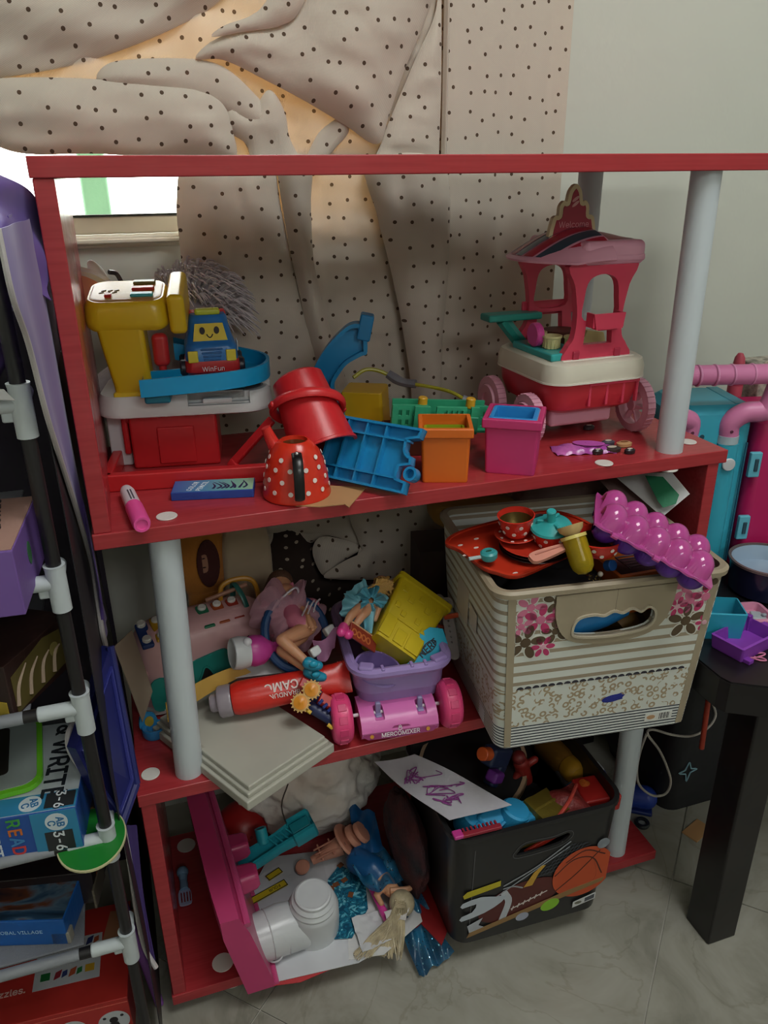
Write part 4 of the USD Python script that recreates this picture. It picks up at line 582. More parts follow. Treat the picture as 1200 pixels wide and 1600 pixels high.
# ---- purple wheelbarrow basin on pink wheels
t = thing('toy_wheelbarrow', 'lilac toy basin on a pink chassis with two chunky hot pink wheels', 'toy', (.345, .075, Z3), R(0, 0, -6)@np.diag([.93, 1, 1])); li = pl('#9d86c0', .35); hp_ = pl('#e2447c', .35); ch = pl('#d870b4', .35)
def rim(x, y, r, z): return np.c_[rrect(x, y, r)+V(.012, .033), np.full(28, z)]
part(t, 'basin', loft([rim(.112, .150, .02, .034), rim(.122, .160, .024, .038), rim(.128, .170, .026, .058), rim(.132, .176, .028, .060), rim(.134, .180, .028, .086), rim(.148, .196, .034, .089), rim(.155, .203, .036, .095), rim(.153, .201, .035, .100), rim(.140, .188, .030, .103), rim(.128, .176, .026, .101), rim(.122, .168, .024, .06), rim(.11, .15, .02, .044)]), li)
for m_ in [rb(.005, .012, .004, .0015, (.012+x, -.059, .100)) for x in (-.03, .012, .032)]+[rb(.022, .016, .008, .005, (-.040, -.052, .098), (0, 0, -20)), rb(.024, .016, .008, .005, (.066, -.052, .098), (0, 0, 20))]: part(t, 'rim_ridge', m_, li)
for x in (-.080, .080):
    w = part(t, 'wheel', T(lathe([(0, 0), (.024, 0), (.029, .002), (.0325, .007), (.0325, .023), (.029, .028), (.024, .030), (0, .030)], 36), (x-.015, -.060, .0325), R(0, 90, 0)), hp_); part(w, 'tread', T(cat([rb(.0016, .010, .012, .0006, ((.0326)*math.cos(k), .0326*math.sin(k), .009), (0, 0, math.degrees(k))) for k in np.arange(0, 2*math.pi, .52)]), (x-.015, -.060, .0325), R(0, 90, 0)), pl('#d23a70', .35))
part(t, 'axle', T(cyl(.0025, .15), (-.075, -.060, .034), R(0, 90, 0)), pl('#cfc6cc'))
fend = [(-.076, .006), (-.082, .012), (-.084, .02), (-.080, .030), (-.070, .038), (-.055, .042), (-.03, .042), (-.03, .006)]
fm = T(prism(fend, .112), (-.056+.002, 0, 0), np.array([[0, 0, 1], [1, 0, 0], [0, 1, 0.]])); part(t, 'chassis', minus(fm, rb(.014, .022, .02, .002, (-.026, -.066, .032)), rb(.014, .022, .02, .002, (.036, -.066, .032))), ch)
for x in (-.026, .036): part(t, 'hook', cat(rb(.008, .006, .024, .002, (x, -.060, .026)), rb(.010, .010, .006, .002, (x, -.064, .028))), pl('#8d84ad'))
part(t, 'rear_frame', rb(.10, .10, .028, .006, (.01, .03, .006)), ch)
fb = part(t, 'name_plate', T(prism(smooth_line([(-.046, 0), (.048, 0), (.048, .010), (.022, .010), (.012, .016), (-.008, .016), (-.018, .010), (-.046, .010)], 2, True), .0008), (.001, -.0835, .0095), R(84, 0, 0)), ink('#9c3c74'), label='plum coloured name plate')
part(fb, 'lettering', T(text('MERCOMIXER', .0060, .0004, True), (.002, -.0843, .0145), R(84, 0, 0)), ink('#eadbe4')); part(fb, 'emblem', T(cat(prism(Point(0, 0).buffer(.003).difference(Point(0, 0).buffer(.002)), .0004), prism(Point(0, .003).buffer(.0022).difference(Point(0, .003).buffer(.0014)), .0004)), (.001, -.0838, .0215), R(84, 0, 0)), ink('#eadbe4'))
part(fb, 'lamp_dot', cat([T(prism(ell(.0028, .0028), .0005), (x, -.0843, .0145), R(84, 0, 0)) for x in (-.040, .042)]), ink('#d8973a'))
BZ = Z3+.046
# contents of the basin
a = P(606, 1022, y=.060); bk = P(652, 962, y=.112); ax = axes(z=bk-a, x=(.72, -.40, -.58)); a[2] = max(a[2], BZ+.030)
t = thing('sand_bucket', 'yellow castle-shaped sand bucket lying tilted in the lilac basin', 'bucket', a, ax); L = .105; ye = pl('#c0a814', .4)
part(t, 'body', loft([np.c_[rrect(s_, s_*.8, .006, 4), np.full(20, z)] for s_, z in ((.066, 0), (.070, .02), (.078, .072), (.084, L-.008), (.092, L-.007), (.092, L), (.085, L), (.078, .08), (.064, .006))]), ye)
sd = lambda x, z, w, h: rb(w, .005, h, .001, (x, -.0265-.055*z, z))
part(t, 'battlement', cat([sd(-.026+.014*i, .080-.010*(i % 2), .009, .010) for i in range(5)]+[sd(-.026+.013*i, .052-.008*(i % 2), .008, .009) for i in range(2)]+[sd(.010+.013*i, .046-.008*(i % 2), .008, .009) for i in range(2)]), ye); part(t, 'gate', cat(sd(-.024, .004, .018, .034), sd(.020, .004, .022, .028), rb(.036, .004, .002, .0008, (0, -.0292, .036)), sd(-.002, .004, .016, .022)), ye)
part(t, 'handle', tube([(.047, -.012, L-.006), (.066, -.030, L+.004), (.078, -.004, L+.012), (.066, .022, L+.008), (.046, .02, L-.004)], .0046, 8, sm=6, flat=.6), pl('#cf5430', .4), label='orange-red bucket handle')
t = thing('toy_dish', 'lilac scoop-shaped toy dish in the front left corner of the basin', 'toy cup', (.318, .062, BZ), (22, 18, -20)); part(t, 'bowl', loft([np.c_[ell(.020, .014), np.full(24, 0)], np.c_[ell(.027, .020), np.full(24, .015)], np.c_[ell(.032, .026), np.full(24, .042)], np.c_[ell(.034, .028), np.full(24, .044)], np.c_[ell(.031, .025), np.full(24, .045)], np.c_[ell(.025, .018), np.full(24, .016)], np.c_[ell(.016, .010), np.full(24, .006)]]), pl('#8e76b4', .35))
a, b = P(612, 1050, y=.032), P(698, 1005, y=.05); t = thing('toy_clip', 'turquoise plastic toy part with printed oval logo at the front of the basin', 'toy', a, axes(x=b-a, z=np.cross(b-a, V(-.16, .55, .62)))); L = np.linalg.norm(b-a)
pg = [(-.005, -.012), (L*.62, -.012), (L, -.002), (L+.004, .020), (L-.012, .030), (L-.034, .028), (L*.52, .004), (0, -.004)]; part(t, 'body', cat(prism(pg, .022, (0, 0, -.020)), prism(Polygon(pg).buffer(-.003), .0006, (0, 0, .002))), pl('#1fa3c4', .35)); ov = affinity.rotate(affinity.scale(Point(L*.70, .0065).buffer(.012, 16), 1.1, .55), 14)
part(t, 'logo', cat(prism(ov.difference(affinity.scale(ov, .88, .80)), .0007, (0, 0, .0026)), T(text('NERF', .0095, .0007, True), (L*.68, .0060, .0026), R(0, 0, 14))), ink('#0e1c2c'))
# ring bag behind
o = P(612, 960, y=.185); t = thing('round_bag', 'round white bag with stitched rim standing behind the yellow bucket', 'bag', (o[0], .192, Z3+.001), (0, 0, -6)); hh = .070
part(t, 'shell', T(cat(lathe([(.054, 0), (.060, .001), (.062, .006), (.060, .014), (.054, .014), (.052, .006), (.054, 0)], 48)), (0, .007, hh), R(90, 0, 0)), mat('bag_white', '#c2bcb4', .5)); part(t, 'panel', T(lathe([(0, 0), (.054, .0), (.054, .006), (0, .006)], 40), (0, .004, hh), R(90, 0, 0)), mat('bag_panel', '#aaa29a', .6)); part(t, 'stitching', cat([T(rb(.0022, .0012, .001, .0004), (.0555*math.cos(k), -.0072, hh+.0555*math.sin(k)), R(0, -math.degrees(k)-90, 0)) for k in np.arange(0, 2*math.pi, .075)]), ink('#6b635c'), kind='stuff'); part(t, 'lining', T(prism(ell(.035, .02), .002), (.012, -.002, hh+.005), R(90, 0, 0)), mat('purple_cloth', '#5a4680', .8)); part(t, 'base', rb(.05, .012, .024, .003, (0, .002, 0)), mat('bag_white', '#c2bcb4'))
# little doll in blue dress
O = P(568, 955, y=.105); q = lambda x, y, yy: P(x, y, y=yy)-O; t = thing('doll', 'small blond doll in a light blue dress and pink boots lying on the basin', 'doll', O)
part(t, 'body', blob([(q(572, 950, .10), .012, q(582, 938, .115), .011), (q(582, 938, .115), .011, q(590, 928, .125), .012), (q(590, 928, .125), .005, q(594, 922, .13), .005), (q(596, 916, .135), .012, q(596, 912, .14), .012), (q(562, 950, .095), .007, q(548, 962, .080), .0058), (q(548, 962, .080), .0058, q(538, 982, .066), .0042), (q(574, 954, .092), .007, q(566, 962, .080), .0058), (q(566, 962, .080), .0058, q(550, 984, .066), .0042), (q(590, 932, .115), .005, q(592, 950, .095), .004), (q(592, 950, .095), .004, q(586, 968, .085), .0034)], .0025, 5), skin)
part(t, 'dress', skirt(q(570, 946, .100), (-.35, -.85, .3), .010, .030, .2, 4, .9, .012, .0008), mat('satin_aqua', '#74b4c4', .35, bump=.1), label='light blue satin dress'); part(t, 'ruffle', skirt(q(580, 938, .096), (-.2, -.9, .3), .004, .018, .3, 5, 2.2, .006, .0008), mat('satin_aqua2', '#4f98ae', .35)); part(t, 'hem', thick(grid(8, 8, lambda u, v: (q(566, 955, .088)*(1-u[..., None])+q(588, 952, .092)*u[..., None])*(1-v[..., None])+(q(570, 985, .075)*(1-u[..., None])+q(582, 988, .072)*u[..., None])*v[..., None]+np.stack([0*u, .005*np.sin(7*u), 0*u], -1))[0], .001), mat('satin_aqua', '#74b4c4'))
for x, y in ((534, 986), (545, 990)): part(t, 'boot', blob([(q(x+3, y-6, .068), .0068, q(x, y, .058), .0075), (q(x, y, .058), .0075, q(x-1, y+2, .05), .006)], .0025, 2), pl('#d8408a', .3))
rnd = random.Random(12); part(t, 'hair', cat([tube([q(596+rnd.uniform(-10, 12), 908+rnd.uniform(-6, 8), .13), q(600+rnd.uniform(-14, 14), 914+rnd.uniform(-10, 6), .118), q(596+rnd.uniform(-26, 18), 920+rnd.uniform(-6, 14), .116)], [.0026, .0024, .001], 5, sm=4) for i in range(46)]), mat('doll_hair_blond', '#c79a52', .55), kind='stuff')
a, b = P(545, 985, y=.055), P(585, 1012, y=.065); t = thing('bangle', 'flat red patterned bangle strip under the blue-dressed doll', 'bangle', a, axes(x=b-a, z=(.5, -.7, .6))); part(t, 'strip', rb(np.linalg.norm(b-a), .020, .003, .001, (np.linalg.norm(b-a)/2, .002, 0)), pl('#8f3528', .3)); part(t, 'edge', rb(np.linalg.norm(b-a), .002, .0042, .0008, (np.linalg.norm(b-a)/2, .012, 0)), pl('#d9a77c')); part(t, 'print', cat([T(prism(Point(0, 0).buffer(.005).difference(Point(0, 0).buffer(.003)), .0006), (.008+.010*i, .001, .003)) for i in range(4)]), ink('#c06a3a'))
# watch straps
def strap(lbl, px0, py0, px1, py1, yy, c, buckle):
    a, b = P(px0, py0, y=yy), P(px1, py1, y=yy-.03); L = np.linalg.norm(b-a); t = thing('watch_strap', lbl, 'watch strap', a, axes(x=b-a, z=(-.75, -.6, .2)), group=None)
    pg = Polygon(np.vstack([rrect(L, .018, .009)+V(L/2, 0)])); hs = shapely.union_all([Point(L*.25+.008*i, 0).buffer(.0017) for i in range(6)]); part(t, 'strap', prism(pg.difference(hs), .003), pl(c, .4))
    if buckle: part(t, 'buckle', prism(Polygon(rrect(.018, .026, .007)).difference(Polygon(rrect(.010, .016, .004))), .004, (.004, 0, .002)), pl('#cfc9c9'))
strap('white silicone watch strap with buckle hanging between basin and patterned basket', 697, 938, 712, 1030, .125, '#c9c2c2', True); strap('translucent greyish watch strap nearest the patterned basket side', 726, 928, 740, 1022, .125, '#8f8286', False); strap('short pale watch strap end behind the buckled white one', 684, 928, 702, 990, .150, '#a9a3a4', False)
# ============================================================ patterned basket on the third board and what it holds
m_bk = usdkit.material(stage, '/World/Looks/basket_print', {
    'tc': ('texture_coordinate', {}), 's': ('separate_xyz', {}),
    'st': ('math', {'math_type': 'multiply', 'value2': 1/.0152}), 'sf': ('math', {'math_type': 'fraction'}), 'sl': ('math', {'math_type': 'less_than', 'value2': .36}),
    'ft': ('math', {'math_type': 'multiply', 'value2': 1/.0047}), 'ff': ('math', {'math_type': 'fraction'}), 'fl': ('math', {'math_type': 'less_than', 'value2': .42}),
    'xy': ('math', {'math_type': 'add'}), 'cv': ('combine_xyz', {}), 'v': ('voronoi_texture', {'dimensions': '2D', 'scale': 95, 'randomness': .75}), 'lo': ('math', {'math_type': 'greater_than', 'value2': .20}), 'hi': ('math', {'math_type': 'less_than', 'value2': .45}), 'n': ('noise_texture', {'scale': 85, 'detail': 0}), 'nc': ('math', {'math_type': 'greater_than', 'value2': .46}), 'm1': ('math', {'math_type': 'multiply'}), 'm2': ('math', {'math_type': 'multiply'}),
    'up': ('math', {'math_type': 'greater_than', 'value2': .1005}), 'low': ('math', {'math_type': 'less_than', 'value2': .040}),
    'cs': ('mix_color', {'a': lin('#cdd0c9'), 'b': lin('#9b8d78')}), 'cl': ('mix_color', {'a': lin('#cdd0c9'), 'b': lin('#a29074')}), 'cf': ('mix_color', {'a': lin('#ccd0cc'), 'b': lin('#3c4149')}),
    'x1': ('mix_color', {}), 'x2': ('mix_color', {}), 'p': ('principled_bsdf', {'roughness': .42})},
    [('tc.object', 's.vector'), ('s.z', 'st.value1'), ('st.value', 'sf.value1'), ('sf.value', 'sl.value1'), ('s.z', 'ft.value1'), ('ft.value', 'ff.value1'), ('ff.value', 'fl.value1'), ('s.x', 'xy.value1'), ('s.y', 'xy.value2'), ('xy.value', 'cv.x'), ('s.z', 'cv.y'), ('cv.vector', 'v.vector'), ('v.distance', 'lo.value1'), ('v.distance', 'hi.value1'), ('tc.object', 'n.vector'), ('n.fac', 'nc.value1'), ('lo.value', 'm1.value1'), ('hi.value', 'm1.value2'), ('m1.value', 'm2.value1'), ('nc.value', 'm2.value2'),
     ('s.z', 'up.value1'), ('s.z', 'low.value1'), ('sl.value', 'cs.fac'), ('m2.value', 'cl.fac'), ('fl.value', 'cf.fac'), ('up.value', 'x1.fac'), ('cl.result', 'x1.a'), ('cs.result', 'x1.b'), ('low.value', 'x2.fac'), ('x1.result', 'x2.a'), ('cf.result', 'x2.b'), ('x2.result', 'p.base_color')], surface='p.BSDF')
BO, BR = V(.596, .026, Z3), R(0, 0, -7); H = .243
t = thing('storage_basket', 'big beige and white basket with flower, stripe and leopard print jutting from the third board', 'basket', BO, BR); bg = pl('#9d9079', .45)
def ring(a, b, r, z): return np.c_[rrect(a, b, r), np.full(28, z)]
bw, bd, tw_, td = .272, .230, .300, .256
shell = loft([ring(bw-.012, bd-.012, .012, 0), ring(bw, bd, .017, .006), ring(tw_, td, .021, H-.002), ring(tw_-.006, td-.006, .018, H-.002), ring(bw-.006, bd-.006, .014, .007), ring(bw-.03, bd-.03, .012, .005)])
ys = lambda z: -(bd/2+(td-bd)/2*z/H)
hole = Polygon(smooth_line([(-.052, .186), (-.045, .176), (0, .172), (.045, .178), (.053, .196), (.044, .206), (.034, .200), (.022, .206), (.010, .201), (-.002, .205), (-.014, .200), (-.028, .203), (-.046, .200)], 4, True)).buffer(0)
cut = up(hole, .06, (0, -.08, 0)); part(t, 'shell', minus(shell, cut), m_bk, smooth=30)
part(t, 'rim', loft([ring(tw_-.002, td-.002, .021, H-.006), ring(tw_+.010, td+.010, .026, H-.005), ring(tw_+.011, td+.011, .026, H+.001), ring(tw_+.004, td+.004, .024, H+.004), ring(tw_-.010, td-.010, .017, H+.003), ring(tw_-.009, td-.009, .017, H-.006), ring(tw_-.002, td-.002, .021, H-.006)], caps=(False, False)), bg, label='beige rolled rim')
th_ = math.atan2((td-bd)/2, H); FA = np.array([[1, 0, 0], [0, -math.sin(th_), -math.cos(th_)], [0, math.cos(th_), -math.sin(th_)]])   # columns: x, up the front, outwards
def on_front(m, d=.0002): return T(m, V(0, ys(0), 0)+FA[:,2]*d, FA)
hp2 = Polygon(smooth_line([(-.078, .236), (-.076, .205), (-.066, .180), (-.045, .165), (0, .159), (.045, .165), (.066, .180), (.076, .205), (.078, .236)], 4)).difference(hole)
hpl = part(t, 'handle_plate', on_front(prism(hp2, .0035)), bg, label='beige plate around the hand hole'); part(hpl, 'lip', on_front(prism(hole.buffer(.003).difference(hole), .006)), pl('#b3a893', .45)); part(hpl, 'seam', on_front(bx(.0006, .03, .0002, (0, .222, .0034))), ink('#6a5f50'))
for sx in (-1, 1):
    part(t, 'corner_strip', on_front(prism(Polygon([(sx*(bw/2-.019), .008), (sx*(bw/2-.010), .008), (sx*(tw_/2-.013), H-.004), (sx*(tw_/2-.023), H-.004)]), .0006), -.0003), bg, label='beige strip down the corner')
part(t, 'scallop_print', on_front(prism(shapely.union_all([Polygon([(x+.0046*math.cos(k), .1005+.0038*math.sin(k)) for k in np.linspace(0, math.pi, 9)]) for x in np.arange(-.1115, .1125, .0105)]), .0004)), ink('#33303a'))
fclip = Polygon([(-bw/2+.019, .01), (bw/2-.019, .01), (tw_/2-.024, H-.006), (-tw_/2+.024, H-.006)]).difference(hp2)
def flower(c, r, col, core, n=5, rot=0):
    pet = [affinity.translate(affinity.rotate(affinity.translate(affinity.scale(Point(0, 0).buffer(1, 8), r*.36, r*.22), r*.62, 0), rot+360/n*i, origin=(0, 0)), *c) for i in range(n)]
    fp = part(t, 'flower_print', on_front(prism(shapely.union_all(pet).buffer(r*.07).intersection(fclip), .0003)), ink('#cfcfc6')); part(fp, 'petals', on_front(prism(shapely.union_all(pet).intersection(fclip), .0004), .0003), ink(col)); part(fp, 'core', on_front(cat(prism(Point(*c).buffer(r*.26), .0005), prism(Point(*c).buffer(r*.19), .0004, (0, 0, .0004))), .0004), ink(core))
PK, LP, BRN = '#b93466', '#c9708f', '#574632'
for c, r, a, b, n, ro in (((-.108, .222), .020, LP, LP, 5, 0), ((-.118, .196), .017, LP, LP, 5, 30), ((-.070, .204), .018, LP, LP, 5, 50), ((-.094, .203), .023, PK, LP, 5, 10), ((-.075, .228), .019, BRN, BRN, 5, 20), ((-.1105, .172), .026, BRN, BRN, 5, 5), ((-.073, .184), .019, BRN, BRN, 5, 30), ((-.0875, .163), .016, PK, '#d4a6b4', 6, 0),
                           ((.092, .224), .021, LP, LP, 5, 10), ((.103, .205), .018, LP, LP, 5, 40), ((.122, .209), .023, PK, LP, 5, 25), ((.130, .230), .018, BRN, BRN, 5, 0), ((.085, .199), .015, PK, '#d4a6b4', 6, 10), ((.101, .176), .026, BRN, BRN, 5, 18), ((.128, .170), .013, PK, '#d4a6b4', 6, 0)): flower(c, r, a, b, n, ro)
part(t, 'pen_scribble', on_front(cat(prism(affinity.rotate(affinity.scale(Point(.018, .066).buffer(.013, 12), 1.15, .42), 8), .0004), tube([(.004, .063, .0003), (.03, .072, .0003), (.008, .068, .0003), (.034, .069, .0003), (.012, .061, .0003), (.032, .064, .0003)], .0009, 5, sm=5, flat=.4)), .0001), ink('#1f2a86'), label='blue pen scribble')
stk = part(t, 'sticker', on_front(prism(sbox(.070, .018, .109, .031), .0004)), ink('#cfd0cb'), label='white price sticker'); part(stk, 'oval', on_front(prism(affinity.scale(Point(.0785, .0245).buffer(.006, 10), 1, .6), .0003), .0004), ink('#b28b66')); part(stk, 'barcode', on_front(prism(shapely.union_all([sbox(.0905+.0022*i, .0195, .0905+.0022*i+(.0009, .0014)[i % 2], .0298) for i in range(7)]), .0003), .0004), ink('#2e3033'))
for zz, yy, w in ((.16, .02, .05), (.17, -.03, .03)): part(t, 'tape', T(bx(w, .0004, .07 if w > .04 else .03), V(-(bw/2+(tw_-bw)/2*zz/H)-.0012, yy, zz-.03), R(0, -5, 90)), mat('clear_tape', '#c9bfb8', .25), label='piece of pale tape')
part(t, 'tape', T(bx(.02, .0006, .022), V(-bw/2-.0015, -.055, .012), R(0, -5, 90)), ink('#c6cbd2'), label='scrap of white label')
B = lambda x, y, z: BO+BR@V(x, y, z)
# contents
blk = mat('black_fabric', '#1d1b1f', .8, bump=.5, bscale=60)
t = thing('pouch', 'black fabric pouch filling the basket under the red tray', 'pouch', B(-.055, -.03, .012)); part(t, 'bag', blob([(V(0, .02, .05), .04, V(.07, .02, .06), .045), (V(-.01, .06, .08), .045, V(.06, .06, .10), .05), (V(-.02, -.02, .168), .042, V(.05, -.018, .165), .040), (V(-.02, .05, .165), .045, V(.05, .04, .16), .05), (V(.02, .02, .1), .06, V(.03, .02, .15), .045)], .012, 6), blk)
part(t, 'net', cat([tube([(-.095+.011*i, -.055, .196-.002*abs(i-4)), (-.06+.010*i, -.082, .186)], .0012, 5) for i in range(7)]+[tube([(-.10, -.062+.005*i, .196-.003*i), (-.02, -.070+.003*i, .198-.003*i)], .001, 5) for i in range(3)]), blk, kind='stuff')
t = thing('toy_cone', 'blue plastic toy seen through the hand hole of the patterned basket', 'toy', B(-.014, -.088, .180), BR@R(0, 84, 0)); part(t, 'body', lathe([(0, -.05), (.026, -.05), (.030, -.046), (.022, .02), (.014, .05), (0, .055)], 28), pl('#2578b8', .35))
t = thing('toy_barrel', 'dull gold toy barrel seen through the right of the hand hole', 'toy', B(.058, -.060, .150), (20, 70, 40)); part(t, 'body', lathe([(0, -.03), (.022, -.03), (.026, 0), (.022, .03), (0, .03)], 24), mat('dull_gold', '#7c5c2a', .5)); part(t, 'hoop', lathe([(.0255, -.004), (.0275, -.004), (.0275, .004), (.0255, .004), (.0255, -.004)], 24), pl('#4a3420'))
# red serving tray
o = P(840, 862, z=.664); tz = V(-.10, -.05, 1); tz /= np.linalg.norm(tz)
t = thing('toy_tray', 'wavy-edged red toy serving tray lying across the patterned basket', 'toy tray', o, axes(x=(1, .02, .1), z=tz)); TA = axes(x=(1, .02, .1), z=tz)
tr = affinity.scale(Polygon(smooth_line([(-.098, .045), (-.108, .075), (-.075, .095), (.0, .098), (.07, .088), (.098, .05), (.104, .0), (.088, -.026), (.045, -.034), (0, -.043), (-.045, -.052), (-.066, -.048), (-.078, -.032), (-.090, -.01)], 5, True)).buffer(0), .88, .88)
part(t, 'plate', prism(tr, .003), pl('#c0341f', .25)); part(t, 'rim', cat(prism(tr.difference(tr.buffer(-.004)), .005)), pl('#c93b24', .25)); part(t, 'dots', cat([prism(ell(.0035, .002, 12), .0004, (x, y, .003)) for x, y in ((-.08, .055), (-.065, .04), (-.055, .06), (-.07, .015), (-.05, -.035), (-.085, .03), (.08, .02), (-.02, -.036), (.05, .06))]), ink('#dccac4'))
on = lambda px, py, h: P(px, py, z=o[2]+h)
dk = pl('#2a1212', .25); rd = pl('#c23524', .25)
def dish(lbl, c, r, h, name='toy_plate', m_=dk, cat_='toy plate'):
    t = thing(name, lbl, cat_, c, TA); part(t, 'dish', lathe([(0, 0), (r*.6, 0), (r*.95, h*.8), (r, h), (r*.97, h+.001), (r*.6, .0022), (0, .0022)], 36), m_); return t
pb = o+TA@V(.001, .004, .0035)
for i in range(3): t = dish(('lowest of three dark red toy plates stacked on the red tray', 'middle one of the dark red toy plates stacked on the red tray', 'top one of the dark red toy plates, under the pink comb')[i], pb+tz*.0042*i, .0465, .005, m_=dk if i < 2 else rd)
ps = pb+TA@V(-.022, .012, .0155); t = dish('small red toy saucer under the polka-dot cup', ps, .027, .006, 'toy_saucer', rd, 'toy saucer'); part(t, 'dots', cat([prism(ell(.0022, .0022, 10), .0006, (.021*math.cos(k), .021*math.sin(k), .0045)) for k in np.arange(0, 6.28, .8)]), ink('#dccac4'))
def cup(lbl, c, r=.0225, h=.026, ax=TA, ang=0., hnd=True):
    t = thing('toy_cup', lbl, 'toy cup', c, ax@R(0, 0, ang)); part(t, 'bowl', lathe([(0, 0), (r*.62, 0), (r*.70, .002), (r*.88, h*.5), (r, h), (r*1.03, h+.0006), (r*.97, h+.001), (r*.85, h*.5), (r*.6, .004), (0, .004)], 36), pl('#c92f22', .22)); part(t, 'lining', lathe([(r*.96, h*.96), (r*.84, h*.5), (r*.58, .0046), (0, .0046)][::-1], 36), mat('brass_inside', '#8a7434', .35, metal=.7))
    dots = [T(prism(ell(.0026, .0026, 12), .0006), (rr*math.cos(k), rr*math.sin(k), z), axes(x=(-math.sin(k), math.cos(k), 0), z=(math.cos(k), math.sin(k), -.3))) for z, rr in ((h*.32, r*.805), (h*.72, r*.945)) for k in np.arange(0 if z > h*.5 else .35, 6.28, .78)]; part(t, 'dots', cat(dots), ink('#e2d4cf'))
    if hnd: part(t, 'handle', tube([(r*.92, 0, h*.75), (r*1.45, 0, h*.78), (r*1.5, 0, h*.35), (r*.78, 0, h*.22)], .0020, 8, sm=5), pl('#201416', .3))
cup('red polka-dot toy cup on its saucer, the front left one in the basket', ps+tz*.0045, ang=-10)
cup('red polka-dot toy cup half hidden under the teal pot lid', on(861, 852, .012), .024, .024, hnd=False)
t = thing('toy_pot_lid', 'teal toy pot lid with a knob on the middle polka-dot cup', 'toy lid', on(861, 852, .012)+tz*.0250, TA@R(6, -4, 0)); part(t, 'lid', lathe([(0, 0), (.024, 0), (.0255, .0015), (.024, .004), (.012, .009), (.006, .0105), (0, .0105)], 32), pl('#2fa0a0', .35)); part(t, 'knob', lathe([(0, .010), (.0055, .010), (.005, .018), (.006, .024), (.005, .0255), (0, .0255)], 20), pl('#35acac', .35)); part(t, 'grip', cat([rb(.009, .004, .006, .0015, (.013*math.cos(k), .013*math.sin(k), .006), (0, 0, math.degrees(k))) for k in (.5, 2.6, 4.7)]), pl('#2fa0a0', .35), kind='stuff')
cup('red polka-dot toy bowl behind the yellow capsule at the right of the tray', on(936, 862, .014), .029, .022, hnd=False)
a, b = on(830, 874, .022), on(884, 856, .026); t = thing('toy_comb', 'salmon pink flat toy stick lying on the plates', 'toy', a, axes(x=b-a, z=(-.1, -.4, 1))); L = np.linalg.norm(b-a); part(t, 'stick', prism(smooth_line([(0, -.008), (L*.3, -.0085), (L, -.004), (L+.003, .003), (L*.4, .006), (0, .005), (-.003, -.002)], 3, True), .005), pl('#cf8a78', .45)); part(t, 'ridge', rb(L*.8, .0018, .0016, .0006, (L*.5, .001, .0048)), pl('#b87566', .45))
a, b = on(910, 882, .012), on(900, 838, .040); t = thing('toy_capsule', 'clear yellow toy capsule with a yellow figure inside leaning on the tray', 'toy capsule', a, axes(z=b-a, x=(1, .2, 0))); L = np.linalg.norm(b-a)
cy_ = usdkit.material(stage, '/World/Looks/clear_yellow', {'t': ('transparent_bsdf', {'color': lin('#e8d23c')}), 'p': ('principled_bsdf', {'base_color': lin('#cdb52a'), 'roughness': .15}), 'f': ('fresnel', {'IOR': 1.6}), 'r': ('map_range', {'to_min': .30, 'to_max': 1}), 'm': ('mix_closure', {})}, [('f.fac', 'r.value'), ('r.result', 'm.fac'), ('t.BSDF', 'm.closure1'), ('p.BSDF', 'm.closure2')], surface='m.closure')
part(t, 'shell', lathe([(0, -.012), (.008, -.010), (.0125, -.004), (.014, .004), (.014, L), (.0132, L), (.0132, .004), (.0118, -.003), (0, -.011)], 28), cy_, label='clear yellow shell'); part(t, 'figure', cat(lathe([(0, .002), (.008, .004), (.0095, .012), (.006, .018), (.0075, .024), (.008, .032), (.005, L), (0, L)], 20), T(lathe([(.003, -.001), (.005, 0), (.003, .001), (.003, -.001)], 16), (0, -.0095, .012), R(90, 0, 0))), pl('#c9b322', .4)); part(t, 'collar', lathe([(.0132, L-.002), (.0155, L-.002), (.0155, L+.002), (.0132, L+.002), (.0132, L-.002)], 28), pl('#d8c770', .4)); part(t, 'ruff', lathe([(.006, L), (.014, L+.008), (.016, L+.014), (.013, L+.012), (.005, L+.004)], 10), mat('ruff_tan', '#c9aa72', .8))
a = on(764, 873, .004); t = thing('toy_whisk', 'small teal toy pan with a pale stick handle on the left of the red tray', 'toy pan', a, TA); part(t, 'pan', lathe([(0, 0), (.0085, 0), (.0105, .003), (.0105, .009), (.008, .011), (0, .011)], 24), pl('#3a9a9c', .35)); part(t, 'handle', tube([(-.009, .001, .005), (-.026, .002, .006)], [.0022, .0026], 8), pl('#a9b8ba', .35)); part(t, 'print', prism(ell(.004, .002), .0004, (0, 0, .0109)), ink('#1d5a4a'))
t = thing('toy_charm', 'brass coloured charm chain with blue bead hanging inside the basket front', 'charm', P(930, 900, y=-.06)); O = P(930, 900, y=-.06); rnd = random.Random(5); part(t, 'chain', cat([T(lathe([(.002, -.0006), (.0035, 0), (.002, .0006), (.002, -.0006)], 10), P(918+5*i, 898+3*(i % 3)+i*1.5, y=-.062)-O, R(90*(i % 2), 30*i, 0)) for i in range(9)]), mat('brass', '#a8905a', .3, metal=1), kind='stuff'); part(t, 'bead', cyl(.007, .012, P(948, 884, y=-.055)-O, R(60, 20, 0)), pl('#2a5fa8')); part(t, 'stone', ball(.0035, P(938, 897, y=-.064)-O, n=2), pl('#e4dccb', .2))
